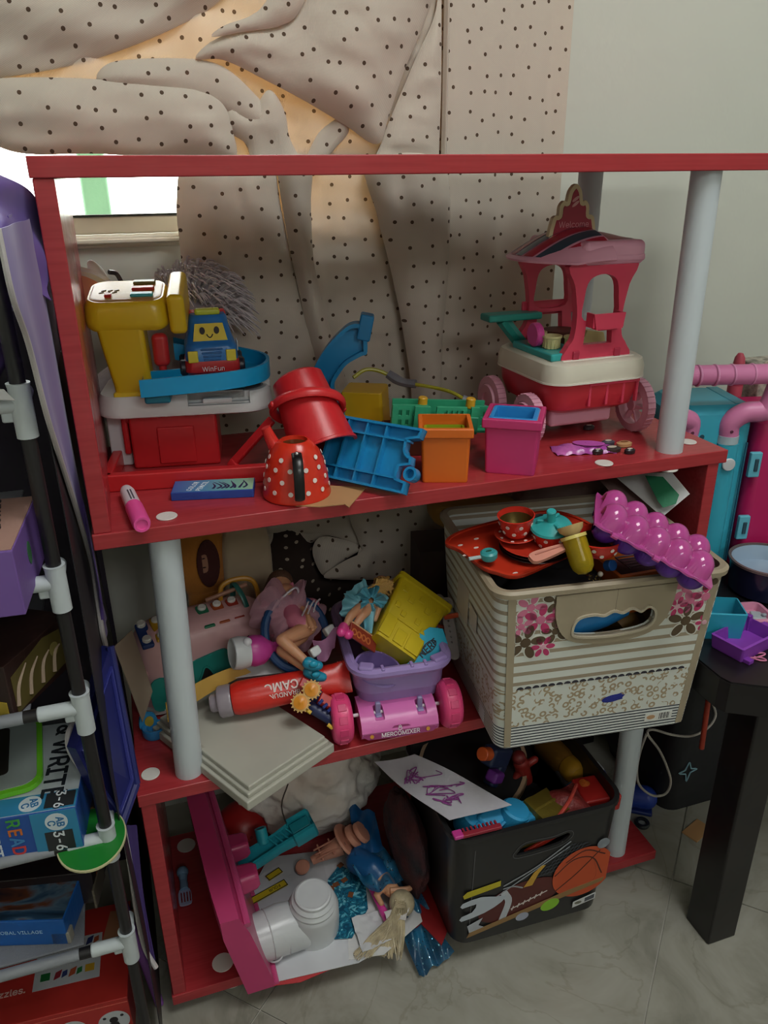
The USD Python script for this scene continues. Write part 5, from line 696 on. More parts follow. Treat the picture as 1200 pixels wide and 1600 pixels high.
t = thing('toy_crate', 'orange toy crate with a slotted purple grate behind the basket rim', 'toy crate', B(.062, -.055, .172), BR@R(0, 0, 6)); part(t, 'body', tub(.086, .066, .058, .004, .004, taper=.95), pl('#c4601c', .4)); part(t, 'grate', cat([rb(.05, .0022, .002, .0006, (.006, -.016+.0072*i, .058)) for i in range(5)]+[rb(.002, .034, .002, .0006, (-.02+.052*i, -.002, .0575)) for i in range(2)]), pl('#6a5560', .35)); part(t, 'floor', rb(.07, .05, .003, .001, (0, 0, .046)), pl('#3b2430'))
# egg-box shaped mould, pink on purple
a, b = P(935, 800, z=.722), P(1098, 888, z=.662); a = a+V(0, .0, .0); EX = axes(x=b-a, z=(.3, -.2, 1)); L = np.linalg.norm(b-a)
t = thing('bubble_mould', 'glossy pink and purple egg-box shaped mould propped on the right of the basket', 'mould', a, EX)
pkm = usdkit.material(stage, '/World/Looks/clear_pink', {'p': ('principled_bsdf', {'base_color': lin('#cf4f9c'), 'roughness': .12, 'subsurface_weight': .25, 'subsurface_scale': .01, 'coat_weight': .5}), 't': ('transparent_bsdf', {'color': lin('#e58ac4')}), 'm': ('mix_closure', {'fac': .14})}, [('p.BSDF', 'm.closure1'), ('t.BSDF', 'm.closure2')], surface='m.closure'); ppl = pl('#5a2a96', .25)
def egg(sg, amp, n_=5):
    def f(u, v):
        x = L*u; y = (v-.5)*.088; cx = (u*n_) % 1-.5; cyy = (v*2) % 1-.5
        h = np.sqrt(np.clip(1-(cx/.66)**2-(cyy/.485)**2, 0, 1)); edge = np.clip(np.minimum(np.minimum(u, 1-u)*n_*2, np.minimum(v, 1-v)*5), 0, 1)
        return np.stack([x, y, sg*amp*np.maximum(h, .12*edge)], -1)
    return thick(grid(110, 44, f)[0], .0016*sg) if sg > 0 else grid(110, 44, f)[0]
part(t, 'upper_half', T(egg(1, .025), (0, 0, .003)), pkm, label='pink half with ten domes'); part(t, 'lower_half', T(egg(-1, .022), (0, 0, -.001)), ppl, label='purple half')
sc = Polygon(smooth_line([(L*k/13-.004, -.046-.0035*(k % 2)) for k in range(14)]+[(L+.006, -.044), (L+.007, .044)]+[(L-L*k/13, .046+.0035*(k % 2)) for k in range(14)]+[(-.006, .044), (-.006, -.044)], 3, True)).buffer(0)
part(t, 'flange', prism(sc, .0025, (0, 0, .0008)), pkm, label='scalloped pink flange'); part(t, 'lower_flange', prism(sc.buffer(-.004), .002, (0, 0, -.0014)), ppl, label='purple flange'); part(t, 'hinge', cat([tube([(L*k, -.050, .002), (L*k+.008, -.050, .002)], .0035, 8) for k in (.12, .5)]), pkm, kind='stuff')
t = thing('toy_ball', 'purple ball under the mould inside the basket', 'ball', B(.09, .03, .135)); part(t, 'ball', ball(.05), pl('#3d2452', .5))
# things behind the basket in the second bay
t = thing('cushion', 'mustard yellow cushion squashed behind the basket under the board', 'cushion', P(742, 806, y=.225)-V(0, 0, .024), (0, 10, -10)); part(t, 'cover', loft([np.c_[rrect(.16*math.sqrt(max(.02, 1-abs(k)**3)), .08*math.sqrt(max(.02, 1-abs(k)**3)), .03*math.sqrt(max(.02, 1-abs(k)**3))), np.full(28, .03+.03*k)] for k in np.linspace(-1, 1, 10)]), mat('mustard_cloth', '#97702e', .9, bump=.4))
solo('cardboard_box', bx(.16, .08, .16), mat('dark_card', '#3b2a26', .8), 'dark card box under the mustard cushion behind the basket', 'box', (P(745, 806, y=.235)[0]-.02, .235, Z3), (0, 0, -10))
t = thing('crumpled_bag', 'crumpled greyish pink cloth bag stuffed behind the tea set under the board', 'bag', (.695, .220, Z3+.12)); g = _ico3.copy(); n_ = meshkit.fbm(g.vertices*2.2+3, 4); part(t, 'bag', T(trimesh.Trimesh(g.vertices*(.8+.4*n_)[:, None], g.faces), (0, 0, .085), None, (.085, .06, .115)), mat('mauve_cloth', '#7d655f', .9, bump=.5, vscale=20)); part(t, 'base', T(trimesh.Trimesh(g.vertices*(.85+.3*n_)[:, None], g.faces), (0, 0, -.055), None, (.07, .05, .075)), mat('mauve_cloth', '#7d655f'))
q = [P(758, 838, y=.10), P(800, 825, y=.15), P(880, 832, y=.12), P(800, 852, y=.06)]; g = grid(8, 8, lambda u, v: (q[0]*(1-u[..., None])+q[1]*u[..., None])*(1-v[..., None])+(q[3]*(1-u[..., None])+q[2]*u[..., None])*v[..., None])[0]; solo('plastic_sheet', thick(g, .0008), mat('grey_film', '#8d7a7e', .35), 'greyish plastic flap behind the polka-dot cup', 'plastic sheet')
t = thing('paper_bag', 'white paper bag with a green print behind the pink mould', 'bag', P(1020, 775, y=.05)); O = P(1020, 775, y=.05)
def quad(p, th=.0012): return thick(grid(6, 6, lambda u, v: (p[0]*(1-u[..., None])+p[1]*u[..., None])*(1-v[..., None])+(p[3]*(1-u[..., None])+p[2]*u[..., None])*v[..., None])[0], th)
part(t, 'sheet', quad([P(958, 742, y=.10)-O, P(1050, 738, y=.045)-O, P(1078, 772, y=.012)-O, P(1035, 808, y=.016)-O]), mat('white_paper', '#c9ccd4', .7)); part(t, 'back', quad([P(935, 748, y=.13)-O, P(1010, 738, y=.09)-O, P(1025, 790, y=.045)-O, P(980, 800, y=.05)-O]), mat('mauve_paper', '#8c706c', .8))
gp = [P(x, y, y=.066-.0009*(x-1002)*.5-(y-740)*.0006)-O for x, y in ((1002, 742), (1030, 744), (1055, 772), (1050, 786), (1030, 792), (1022, 782))]; c_ = np.mean(gp, 0); part(t, 'green_print', trimesh.Trimesh(np.vstack([[c_+V(0, -.008, .002)], [p+V(0, -.008, .002) for p in gp]]), [(0, i+1, (i+1) % 6+1) for i in range(6)]), mat('green_print', '#11714a', .6), smooth=False)
# ============================================================ bottom board
ZB = Z4
t = thing('toy_tray', 'long deep pink plastic toy tray propped on its edge near the left panel', 'toy tray', (0, 0, 0)); dp = pl('#b83a6c', .35); dp2 = pl('#c24a7c', .3)
# runs in depth, a trough seen edge-on with two pegs on its right side
def prof(h, w): return [(-w/2, 0), (w/2, 0), (w/2*.9, h*.78), (w/2*.62, h), (-w/2*.62, h), (-w/2*.9, h*.78)]
A0, A1 = V(.122, -.030, ZB), V(.104, .262, ZB); Rg = []
for k, (hh, ww) in zip(np.linspace(0, 1, 9), ((.150, .040), (.158, .044), (.16, .046), (.162, .046), (.164, .046), (.166, .046), (.168, .046), (.168, .044), (.160, .040))):
    c = A0+(A1-A0)*k; lean = .0-.10*k; Rg.append([c+V(x-z*.22, 0, z) for x, z in prof(hh, ww)])
tr_m = loft(Rg[::-1]); part(t, 'body', tr_m, dp, smooth=40)
part(t, 'edge_lip', cat(tube([np.mean([r[2], r[3]], 0)+V(.004, 0, 0) for r in Rg], .0055, 8), tube([r[1]+V(.001, 0, .004) for r in Rg], .0042, 8)), dp2)

for k, zz in ((.34, .108), (.54, .112)): c = A0+(A1-A0)*k; part(t, 'peg', T(loft([np.c_[rrect(.034, .036, .008), np.full(28, 0)], np.c_[rrect(.030, .032, .008), np.full(28, .024)], np.c_[rrect(.024, .026, .008), np.full(28, .030)]]), c+V(.020-.22*zz, 0, zz), R(0, 84, 0)), dp, label='stubby pink peg')
part(t, 'socket', cat(*[T(lathe([(.003, 0), (.008, 0), (.008, .002), (.003, .002), (.003, 0)], 16), Rg[i][4]*.5+Rg[i][3]*.5+V(0, 0, .0005)) for i in (7, 8)]), pl('#7c2448'), kind='stuff')
t = thing('toy_fork', 'small pale blue toy slotted spatula on the bottom board at the left', 'toy spatula', P(288, 1388, z=ZB+.002), axes(x=P(290, 1420, z=ZB)-P(284, 1358, z=ZB))); part(t, 'blade', prism(Polygon(smooth_line([(.004, -.008), (.028, -.010), (.034, -.006), (.034, .006), (.028, .010), (.004, .008)], 3, True)).difference(shapely.union_all([sbox(.008, -.0065+.0045*i, .029, -.0045+.0045*i) for i in range(4)])), .0025), pl('#aeb6d8', .4)); part(t, 'handle', cat(tube([(.006, 0, .003), (-.012, 0, .005)], [.007, .006], 12, sm=2), ball(.0095, (-.026, 0, .008), n=2), tube([(-.010, 0, .005), (-.026, 0, .008)], [.006, .008], 12)), pl('#7fa6c8', .4))
# red ball, cloth behind
t = thing('toy_ball', 'dull red ball on the bottom board beside the pink tray', 'ball', P(378, 1292, y=.235)*V(1, 1, 0)+V(.0, 0, ZB)); part(t, 'ball', lathe([(.0445*math.cos(k), .0445+.0445*math.sin(k)) for k in np.linspace(-math.pi/2, math.pi/2, 25)], 40), pl('#a31f1d', .4)); part(t, 'valve', T(cyl(.003, .001), (.010, -.040, .058), R(70, 0, 15)), pl('#7d1614'))
t = thing('cloth_bundle', 'crumpled white and tan cloth heaped at the back of the bottom board', 'cloth', (.262, .252, ZB)); g = trimesh.creation.icosphere(5); n1 = meshkit.fbm(g.vertices*1.7+9, 4); n2 = np.abs(meshkit.fbm(g.vertices*2.6+2, 3)-.5)
cv = g.vertices*(.86+.30*n1-.5*n2)[:, None]*V(.125, .07, .13)+V(0, 0, .105); cv[:, 2] = np.maximum(cv[:, 2], .001); part(t, 'cloth', trimesh.Trimesh(cv, g.faces), mat('white_cloth', '#dfdcd9', .9, bump=.3, vscale=9, col2='#cdbfb2')); part(t, 'edge_cord', tube([P(450, 1225, y=.176)-V(.262, .252, ZB), P(440, 1260, y=.170)-V(.262, .252, ZB), P(452, 1300, y=.165)-V(.262, .252, ZB)], .0012, 6, sm=4), ink('#4a4038'))
q = [P(300, 1240, y=.285), P(345, 1210, y=.285), P(348, 1310, y=.28), P(320, 1330, y=.27)]
# papers on the board and below
def flat(name, lbl, pix, z, h, m_, cat_): return solo(name, prism([P(a, b, z=z)[:2] for a, b in pix], h, (0, 0, z)), m_, lbl, cat_)
wp = mat('white_paper2', '#c8cacf', .75, bump=.05)
flat('paper', 'crumpled red sheet sticking out below the white papers at the front edge', [(400, 1520), (425, 1541), (470, 1535), (540, 1505), (560, 1490), (480, 1480), (400, 1490)], ZB+.001, .0012, mat('red_paper', '#bd3a3e', .6, bump=.5, bscale=40), 'paper')
flat('paper', 'large white sheet with printed pictures lying under the white toy', [(398, 1395), (470, 1345), (540, 1310), (625, 1360), (620, 1470), (560, 1505), (430, 1535), (400, 1518)], ZB+.003, .0010, wp, 'paper')
flat('paper', 'white sheet on top of the papers between pink tray and turquoise toy', [(388, 1400), (420, 1340), (500, 1330), (518, 1400), (470, 1420), (395, 1452)], ZB+.0052, .0010, mat('white_paper3', '#bfc1c6', .75), 'paper')
flat('paper', 'white sheet under the doll hair at the front edge', [(540, 1390), (640, 1370), (660, 1440), (600, 1492), (545, 1500)], ZB+.0040, .0010, mat('white_paper', '#c9ccd4'), 'paper')
def card(lbl, p0, p1, w, txt):
    a, b = P(*p0, z=ZB+.0085), P(*p1, z=ZB+.0085); e = b-a; L = np.linalg.norm(e); t = thing('word_card', lbl, 'card', a-V(0, 0, .0009), axes(x=e)); part(t, 'card', bx(L, w, .0009, (L/2, w/2, 0)), mat('yellow_card2', '#c8b01a', .6)); part(t, 'border', prism(sbox(0, 0, L, w).difference(sbox(.0012, .0012, L-.0012, w-.0012)), .0003, (0, 0, .0009)), ink('#2f2a14'))
    if txt: part(t, 'lettering', T(text(txt, w*.42, .0003), (L*.68, w*.5, .0010), R(0, 0, 180)), ink('#2f2a14'))
card('yellow card reading FOUR upside down beside the white toy', (393, 1414), (450, 1382), .013, 'FOUR'); card('short yellow card above the one reading FOUR', (421, 1376), (442, 1362), .012, None)
part(flat('picture_sheet', 'sheet printed with a blue swirl pattern and gold gems', [(512, 1375), (530, 1352), (570, 1370), (575, 1420), (550, 1466), (516, 1468)], ZB+.0062, .0008, usdkit.material(stage, '/World/Looks/swirl_print', {'tc': ('texture_coordinate', {}), 'n': ('noise_texture', {'scale': 55, 'detail': 1, 'distortion': 2.5}), 'r': ('rgb_ramp', {'ramp': [(.38, lin('#0f4a66')), (.47, lin('#1d7795')), (.52, lin('#0d3f58')), (.58, lin('#3f9db4')), (.7, lin('#7fbccb'))]}), 'p': ('principled_bsdf', {'roughness': .4})}, [('tc.object', 'n.vector'), ('n.fac', 'r.fac'), ('r.color', 'p.base_color')], surface='p.BSDF'), 'paper'), 'gem_print', cat([prism(affinity.rotate(sbox(-.005, -.004, .005, .004), a), .0004, P(x, y, z=ZB+.0070)) for x, y, a in ((525, 1382, 10), (538, 1375, 20), (548, 1398, 60), (560, 1352, 5), (532, 1352, 30), (518, 1388, 80))]), ink('#7d4a2c'))
# turquoise slide
a, b = P(372, 1358, z=ZB+.050), P(488, 1288, z=ZB+.086); t = thing('toy_slide', 'turquoise plastic toy arm lying between the pink pegs and the white cloth', 'toy', a, axes(x=b-a, z=(0, -.35, 1))); L = np.linalg.norm(b-a); tq = pl('#2aa6b8', .3)
part(t, 'arm', loft([[V(x, y*w, z*h) for y, z in ((-1, 0), (1, 0), (1, .6), (.8, 1), (.55, 1), (.45, .35), (-.45, .35), (-.55, 1), (-.8, 1), (-1, .6))] for x, w, h in ((-.010, .010, .008), (0, .016, .014), (.03, .017, .018), (.07, .015, .020), (L*.72, .017, .024), (L*.74, .021, .030), (L, .021, .030), (L+.003, .018, .026))]), tq); part(t, 'chute', rb(.032, .018, .008, .002, (L*.86, 0, .018)), pl('#1f8f9e', .3)); part(t, 'stub', T(lathe([(.006, 0), (.0095, 0), (.0095, .024), (.006, .024), (.006, .002)], 20), (.052, .010, .012), R(-50, 20, 0)), tq); part(t, 'ridges', cat([T(rb(.003, .024, .004, .001), (L*.5+.010*i, 0, .016), R(0, 0, 25)) for i in range(4)]), tq)
# peach plunger toy
a, b = P(478, 1352, z=ZB+.016), P(575, 1300, z=ZB+.050); t = thing('toy_figure', 'peach-coloured plastic toy with stacked round discs lying on the papers', 'toy', a, axes(x=b-a, z=(0, -.3, 1))); L = np.linalg.norm(b-a); pc = pl('#c98b74', .45)
part(t, 'spoon_end', T(lathe([(0, 0), (.010, 0), (.0125, .003), (.0105, .006), (0, .007)], 24), (-.006, 0, -.002)), pc); part(t, 'cone', cat(T(loft([np.c_[ell(a_, b_), np.full(24, z)] for a_, b_, z in ((.007, .007, 0), (.009, .008, .012), (.018, .014, .045), (.020, .015, .052), (.010, .010, .055))]), (.012, 0, .004), R(0, 90, 0))), pc); part(t, 'ribs', cat([rb(.042, .0028, .003, .001, (.042, -.008+.008*i, .016)) for i in range(3)]+[rb(.003, .030, .003, .001, (.030+.02*i, 0, .015)) for i in range(2)]), pl('#bd7e68', .45))
for i, (x, r, h) in enumerate(((.084, .029, .006), (.096, .019, .010), (.110, .0175, .009))): part(t, 'disc', T(lathe([(0, 0), (r, 0), (r+.001, .0015), (r, h-.001), (r*.9, h), (0, h)], 32), (x-.010, -.002*i, .010+.004*i), R(0, 68, 0)), pc)
part(t, 'neck', T(cyl(.010, .04), (.066, 0, .008), R(0, 75, 0)), pc); part(t, 'flange_hole', T(cyl(.004, .003), (.070, -.012, .028), R(0, 68, 0)), pl('#a06a58'))
# white bottle-like toy
t = thing('toy_bottle', 'white moulded plastic toy with a round cap lying on the papers', 'toy', (0, 0, 0)); wt = pl('#c4c7ca', .28)
b0, b1 = P(490, 1450, z=ZB+.004), P(465, 1405, z=ZB+.085); c0, c1 = P(480, 1440, z=ZB+.028), P(395, 1470, z=ZB+.034)
ax_ = axes(z=b1-b0, x=(1, 0, 0)); Lh = np.linalg.norm(b1-b0)
part(t, 'body', T(lathe([(0, 0), (.034, 0), (.0385, .004), (.0390, .030), (.038, Lh*.66), (.034, Lh*.73), (.0345, Lh*.78), (.031, Lh*.84), (.0315, Lh*.88), (.027, Lh*.93), (.0265, Lh*.985), (.024, Lh), (.020, Lh*.985), (0, Lh*.985)], 48), b0, ax_), wt)
part(t, 'arm', tube([c0, c0*.5+c1*.5+V(0, 0, .004), c1], [.034, .036, .034], 28), wt); dv = (c1-c0)/np.linalg.norm(c1-c0)
part(t, 'ring_line', cat([T(lathe([(.0352, -.001), (.0362, 0), (.0352, .001), (.0352, -.001)], 36), c0+(c1-c0)*k+V(0, 0, .002), axes(z=c1-c0, x=(0, 0, 1))) for k in (.45, .72)]), wt)
nf = V(-.05, -.80, .6); 
for px, py, r1, r2, zz in ((497, 1428, .010, .013, .06), (462, 1467, .012, .007, .026), (430, 1492, .013, .010, .020)): part(t, 'embossed_oval', T(prism(Point(0, 0).buffer(1).difference(Point(0, 0).buffer(.78)) if 0 else affinity.scale(Point(0, 0).buffer(1, 10), r1, r2).difference(affinity.scale(Point(0, 0).buffer(1, 10), r1*.78, r2*.78)), .004), P(px, py, z=ZB+zz)+V(0, .001, 0), axes(x=(.9, -.25, .2), z=nf)), wt)
part(t, 'embossed_bar', T(rb(.022, .009, .006, .002), P(447, 1478, z=ZB+.025), axes(x=(.9, -.3, .25), z=nf)), wt)
solo('card_strip', bx(.006, .02, .0012), mat('blue_strip', '#5aa0c0', .6), 'tiny blue strip of card at the front corner of the papers', 'card', P(413, 1515, z=ZB+.0045)-V(0, 0, .0), (0, 0, -10))
# mermaid doll
O = V(.36, .02, .02); q = lambda x, y, z: P(x, y, z=z)-O; t = thing('doll', 'blond doll with a glittering blue gauze tail lying over the front edge', 'doll', O)
part(t, 'body', blob([(q(575, 1350, .075), .016, q(598, 1375, .072), .015), (q(598, 1375, .072), .014, q(612, 1390, .072), .012), (q(612, 1388, .072), .0055, q(622, 1402, .07), .0055), (q(626, 1408, .07), .0165, q(628, 1414, .07), .017), (q(605, 1380, .08), .006, q(588, 1398, .066), .0045), (q(588, 1398, .066), .0045, q(596, 1412, .062), .004)], .003, 5), skin)
glit = usdkit.material(stage, '/World/Looks/glitter_gauze', {'tc': ('texture_coordinate', {}), 'v': ('voronoi_texture', {'scale': 190}), 'lt': ('math', {'math_type': 'less_than', 'value2': .22}), 'n': ('noise_texture', {'scale': 26}), 'r': ('rgb_ramp', {'ramp': [(.35, lin('#124a6e')), (.65, lin('#2a7ea8'))]}), 'd': ('principled_bsdf', {'roughness': .3}), 'g': ('principled_bsdf', {'base_color': lin('#9fd4ea'), 'metallic': 1, 'roughness': .18}), 't': ('transparent_bsdf', {}), 'm1': ('mix_closure', {'fac': .42}), 'm2': ('mix_closure', {})}, [('tc.object', 'v.vector'), ('tc.object', 'n.vector'), ('n.fac', 'r.fac'), ('r.color', 'd.base_color'), ('v.distance', 'lt.value1'), ('d.BSDF', 'm1.closure1'), ('t.BSDF', 'm1.closure2'), ('lt.value', 'm2.fac'), ('m1.closure', 'm2.closure1'), ('g.BSDF', 'm2.closure2')], surface='m2.closure')
bl2 = mat('satin_blue', '#17568c', .35, bump=.3, bscale=80)
def cloth4(p, amp, k, n=22, th=.0008): return thick(grid(n, n, lambda u, v: (p[0]*(1-u[..., None])+p[1]*u[..., None])*(1-v[..., None])+(p[3]*(1-u[..., None])+p[2]*u[..., None])*v[..., None]+np.stack([0*u, 0*u, amp*np.sin(k*u*math.pi+2*v)*np.sin(2.3*v*math.pi+u*3)], -1))[0], th)
part(t, 'bodice', blob([(q(560, 1345, .074), .021, q(582, 1358, .076), .021), (q(582, 1358, .076), .020, q(592, 1368, .074), .017)], .004, 3), bl2, label='shiny blue bodice')
part(t, 'gauze_tail', cloth4([q(590, 1345, .078), q(640, 1365, .070), q(710, 1490, .012), q(655, 1528, .004)], .007, 5, 40), glit, label='glittering blue gauze tail'); part(t, 'gauze_collar', cloth4([q(540, 1340, .080), q(598, 1322, .086), q(640, 1372, .085), q(580, 1395, .080)], .006, 4, 26), glit, label='glittering blue gauze collar')
part(t, 'skirt_cloth', cloth4([q(545, 1255, .11), q(585, 1270, .10), q(600, 1330, .085), q(555, 1340, .09)], .006, 3, 16), bl2)
rnd = random.Random(21); hs = []
for i in range(120):
    s = rnd.uniform(-1, 1); h0 = q(626+8*s, 1412+rnd.uniform(-8, 6), .088); e = rnd.uniform(-1, 1)
    hs.append(tube([h0, q(622+12*s, 1432, .070), q(605+20*e+8*s, 1462, ZB+.012), q(590+38*e, 1494+16*abs(e)*rnd.uniform(-.8, .6), ZB-.002 if e > -.2 else ZB+.008)], [.0016, .0018, .0016, .0006], 4, sm=4))
part(t, 'hair', cat(hs), mat('doll_hair_pale', '#b9ab8c', .45, var=.15, vscale=60), kind='stuff'); part(t, 'hair_cap', T(ball(.0195, q(628, 1411, .072), (1, 1.05, .95))), mat('doll_hair_pale', '#b9ab8c')); part(t, 'hair_bow', cloth4([q(600, 1425, .072), q(640, 1418, .080), q(634, 1436, .07), q(606, 1438, .066)], .003, 2, 10), mat('white_satin', '#c9c4c4', .4))
part(t, 'arm', tube([q(610, 1392, .080), q(640, 1388, .080), q(648, 1372, .082)], [.005, .0045, .004], 8, sm=4), skin)
tq_ = [P(x, y, z=ZB+.008) for x, y in ((548, 1440), (600, 1422), (616, 1468), (566, 1492))]; ti_ = grid(26, 22, lambda u, v: (tq_[0]*(1-u[..., None])+tq_[1]*u[..., None])*(1-v[..., None])+(tq_[3]*(1-u[..., None])+tq_[2]*u[..., None])*v[..., None])[0]; ti_.vertices += (meshkit.fbm(ti_.vertices*55, 3)[:, None]-.3)*V(.006, .006, .016); solo('tissue', thick(ti_, .0006), mat('white_tissue', '#c9cacd', .9), 'crumpled white tissue under the doll hair', 'tissue')
a, b = P(580, 1385, z=ZB+.016), P(608, 1442, z=ZB+.016); t = thing('marker_pen', 'slim hot pink marker pen beside the mermaid doll', 'marker', a, axes(z=b-a, x=(0, 0, 1))); L = np.linalg.norm(b-a); part(t, 'barrel', lathe([(0, 0), (.005, 0), (.0058, .004), (.0058, L*.7), (0, L*.7)], 20), pl('#d23a92', .3)); part(t, 'cap', lathe([(0, L*.66), (.0064, L*.66), (.0064, L-.006), (.004, L), (0, L)], 20), pl('#da4a9e', .3))
# red sheet and dark cloth between doll and crate
flat('card', 'red card sheet standing against the black crate behind the doll', [(560, 1285), (650, 1320), (705, 1440), (690, 1478), (640, 1425), (600, 1345)], ZB+.002, .002, mat('red_card', '#8f1c1f', .5), 'card')
t = thing('cloth_bundle', 'dark red and black cloth squeezed against the left side of the black crate', 'cloth', (.375, .09, ZB)); g = _ico3.copy(); n1 = meshkit.fbm(g.vertices*2+5, 3); part(t, 'cloth', T(trimesh.Trimesh(g.vertices*(.8+.45*n1)[:, None], g.faces), (.006, 0, .075), None, (.024, .08, .085)), mat('dark_red_cloth', '#4a1c1e', .9, bump=.5, vscale=25, col2='#1c1a22'))
# ---- black sports crate
CO, CR = V(.528, .038, ZB), R(0, 0, -1.6); HC, cbw, cbd, ctw, ctd = .223, .244, .20, .266, .224
t = thing('storage_crate', 'black open crate with printed basketball, football and racket on its front', 'crate', CO, CR); ck_ = mat('crate_black', '#1f1f20', .35, bump=.05)
shell = loft([ring(cbw-.012, cbd-.012, .022, 0), ring(cbw, cbd, .026, .005), ring(ctw, ctd, .030, HC-.002), ring(ctw-.007, ctd-.007, .027, HC), ring(cbw-.007, cbd-.007, .023, .006), ring(cbw-.03, cbd-.03, .02, .005)])
yc = lambda z: -(cbd/2+(ctd-cbd)/2*z/HC); hole = Polygon(smooth_line([(-.032, .176), (-.030, .168), (.028, .170), (.046, .180), (.044, .188), (.020, .184), (-.020, .186)], 4, True)).buffer(0)
part(t, 'shell', minus(shell, up(hole, .06, (0, -.07, 0))), ck_, smooth=30); part(t, 'rim', loft([ring(ctw-.001, ctd-.001, .03, HC-.006), ring(ctw+.006, ctd+.006, .033, HC-.004), ring(ctw+.005, ctd+.005, .033, HC+.002), ring(ctw-.009, ctd-.009, .026, HC+.002), ring(ctw-.008, ctd-.008, .026, HC-.006), ring(ctw-.001, ctd-.001, .03, HC-.006)], caps=(False, False)), ck_)
thc = math.atan2((ctd-cbd)/2, HC); FC = np.array([[1, 0, 0], [0, -math.sin(thc), -math.cos(thc)], [0, math.cos(thc), -math.sin(thc)]])
_lay = [0]
def pr(name, shape, col, parent=None, lift=None):
    _lay[0] += 1; return part(parent or t, name, T(prism(shape.intersection(sbox(-.1175, .012, .1215, .215)) if True else shape, .0003), V(0, yc(0), 0)+FC[:,2]*(.0002+.00012*_lay[0]), FC), ink(col))
ln_ = lambda p, w, n=5: LineString(smooth_line(np.c_[np.array(p, float), np.zeros(len(p))], n)[:, :2] if n else p).buffer(w)
pr('handle_groove', hole.buffer(.006).difference(hole.buffer(.0045)), '#4a4a4c'); pr('fold_line', ln_([(-.1, .20), (-.1, .02)], .0006, 0), '#5a5a5c')
fb_ = pr('football_print', affinity.rotate(affinity.scale(Point(-.022, .072).buffer(1, 20), .066, .036), 12), '#521c18'); pr('laces', shapely.union_all([ln_([(-.034, .057), (.022, .076)], .0011, 0)]+[ln_([(x-.001, .0535+.34*(x+.034)), (x+.001, .0605+.34*(x+.034))], .0010, 0) for x in np.arange(-.032, .022, .009)]), '#c9c4bf', fb_); pr('stripe', ln_([(-.048, .096), (-.040, .075), (-.048, .038)], .0055).union(ln_([(-.060, .082), (-.044, .092)], .0035)), '#b3b8c0', fb_)
pr('racket_print', shapely.union_all([ln_([(-.112, .064), (-.085, .078), (-.02, .118), (.05, .160)], .0010), ln_([(-.05, .112), (.0, .135), (.05, .170)], .0012), ln_([(-.05, .106), (-.035, .106), (-.02, .098)], .0012)]), '#8d9298')
rk = pr('racket_net', shapely.union_all([ln_([(.0+.006*i, .112), (.03+.006*i, .166)], .00035, 0) for i in range(9)]+[ln_([(.0, .112+.007*i), (.085, .125+.007*i)], .00035, 0) for i in range(7)]).intersection(Polygon([(.0, .112), (.05, .165), (.10, .155), (.06, .10)])), '#3a4048')
pr('racket_throat', Polygon([(-.018, .098), (-.004, .098), (.004, .120), (.014, .134), (.008, .135), (-.004, .124)]), '#b98f2e'); pr('racket_grip', Polygon([(-.112, .107), (-.056, .115), (-.056, .126), (-.108, .120), (-.114, .114)]), '#b3a51f')
pr('helmet_print', Polygon(smooth_line([(-.114, .098), (-.085, .102), (-.060, .094), (-.046, .092), (-.052, .080), (-.078, .066), (-.114, .060), (-.114, .070), (-.098, .074), (-.092, .090), (-.114, .088)], 2, True)).buffer(0), '#aeb6c0'); pr('shoe_print', Polygon([(-.100, .030), (-.076, .034), (-.086, .042), (-.080, .056), (-.104, .046)]), '#a7abb4')
bb = affinity.rotate(affinity.scale(Point(.079, .098).buffer(1, 28), .050, .052), 20); bk_ = pr('basketball_print', bb, '#b5471f'); pr('seams', shapely.union_all([ln_([(.035, .070), (.068, .098), (.102, .136)], .0011), ln_([(.032, .105), (.060, .130), (.092, .124), (.112, .085)], .0011), ln_([(.048, .128), (.078, .144), (.112, .126)], .0011), ln_([(.045, .060), (.10, .075), (.095, .12)], .0001)]).intersection(bb), '#4a1a10', bk_)
pr('bat_print', Polygon([(-.104, .020), (.116, .066), (.118, .074), (.060, .066), (-.10, .030)]), '#8a6a40'); pr('golf_ball_print', affinity.scale(Point(-.015, .0345).buffer(1, 16), .0105, .0085), '#9a9fb2'); pr('tennis_ball_print', affinity.rotate(affinity.scale(Point(.030, .044).buffer(1, 16), .0155, .0115), 15), '#7fb428'); pr('bat_end_print', affinity.scale(Point(.106, .150).buffer(1, 16), .010, .010), '#7d848c')
st2 = pr('sticker', Polygon([(.070, .022), (.108, .030), (.108, .044), (.070, .035)]), '#c5c7c8'); pr('barcode', Polygon([(.090, .0285), (.106, .032), (.106, .041), (.090, .037)]), '#4a4d55', st2); pr('oval', affinity.scale(Point(.079, .031).buffer(1, 12), .006, .003), '#6a6a5a', st2)
part(t, 'clip', T(rb(.008, .02, .17, .003), (ctw/2-.004, -.02, .04), R(0, 6, 0)), pl('#a9adb0')); C = lambda x, y, z: CO+CR@V(x, y, z)
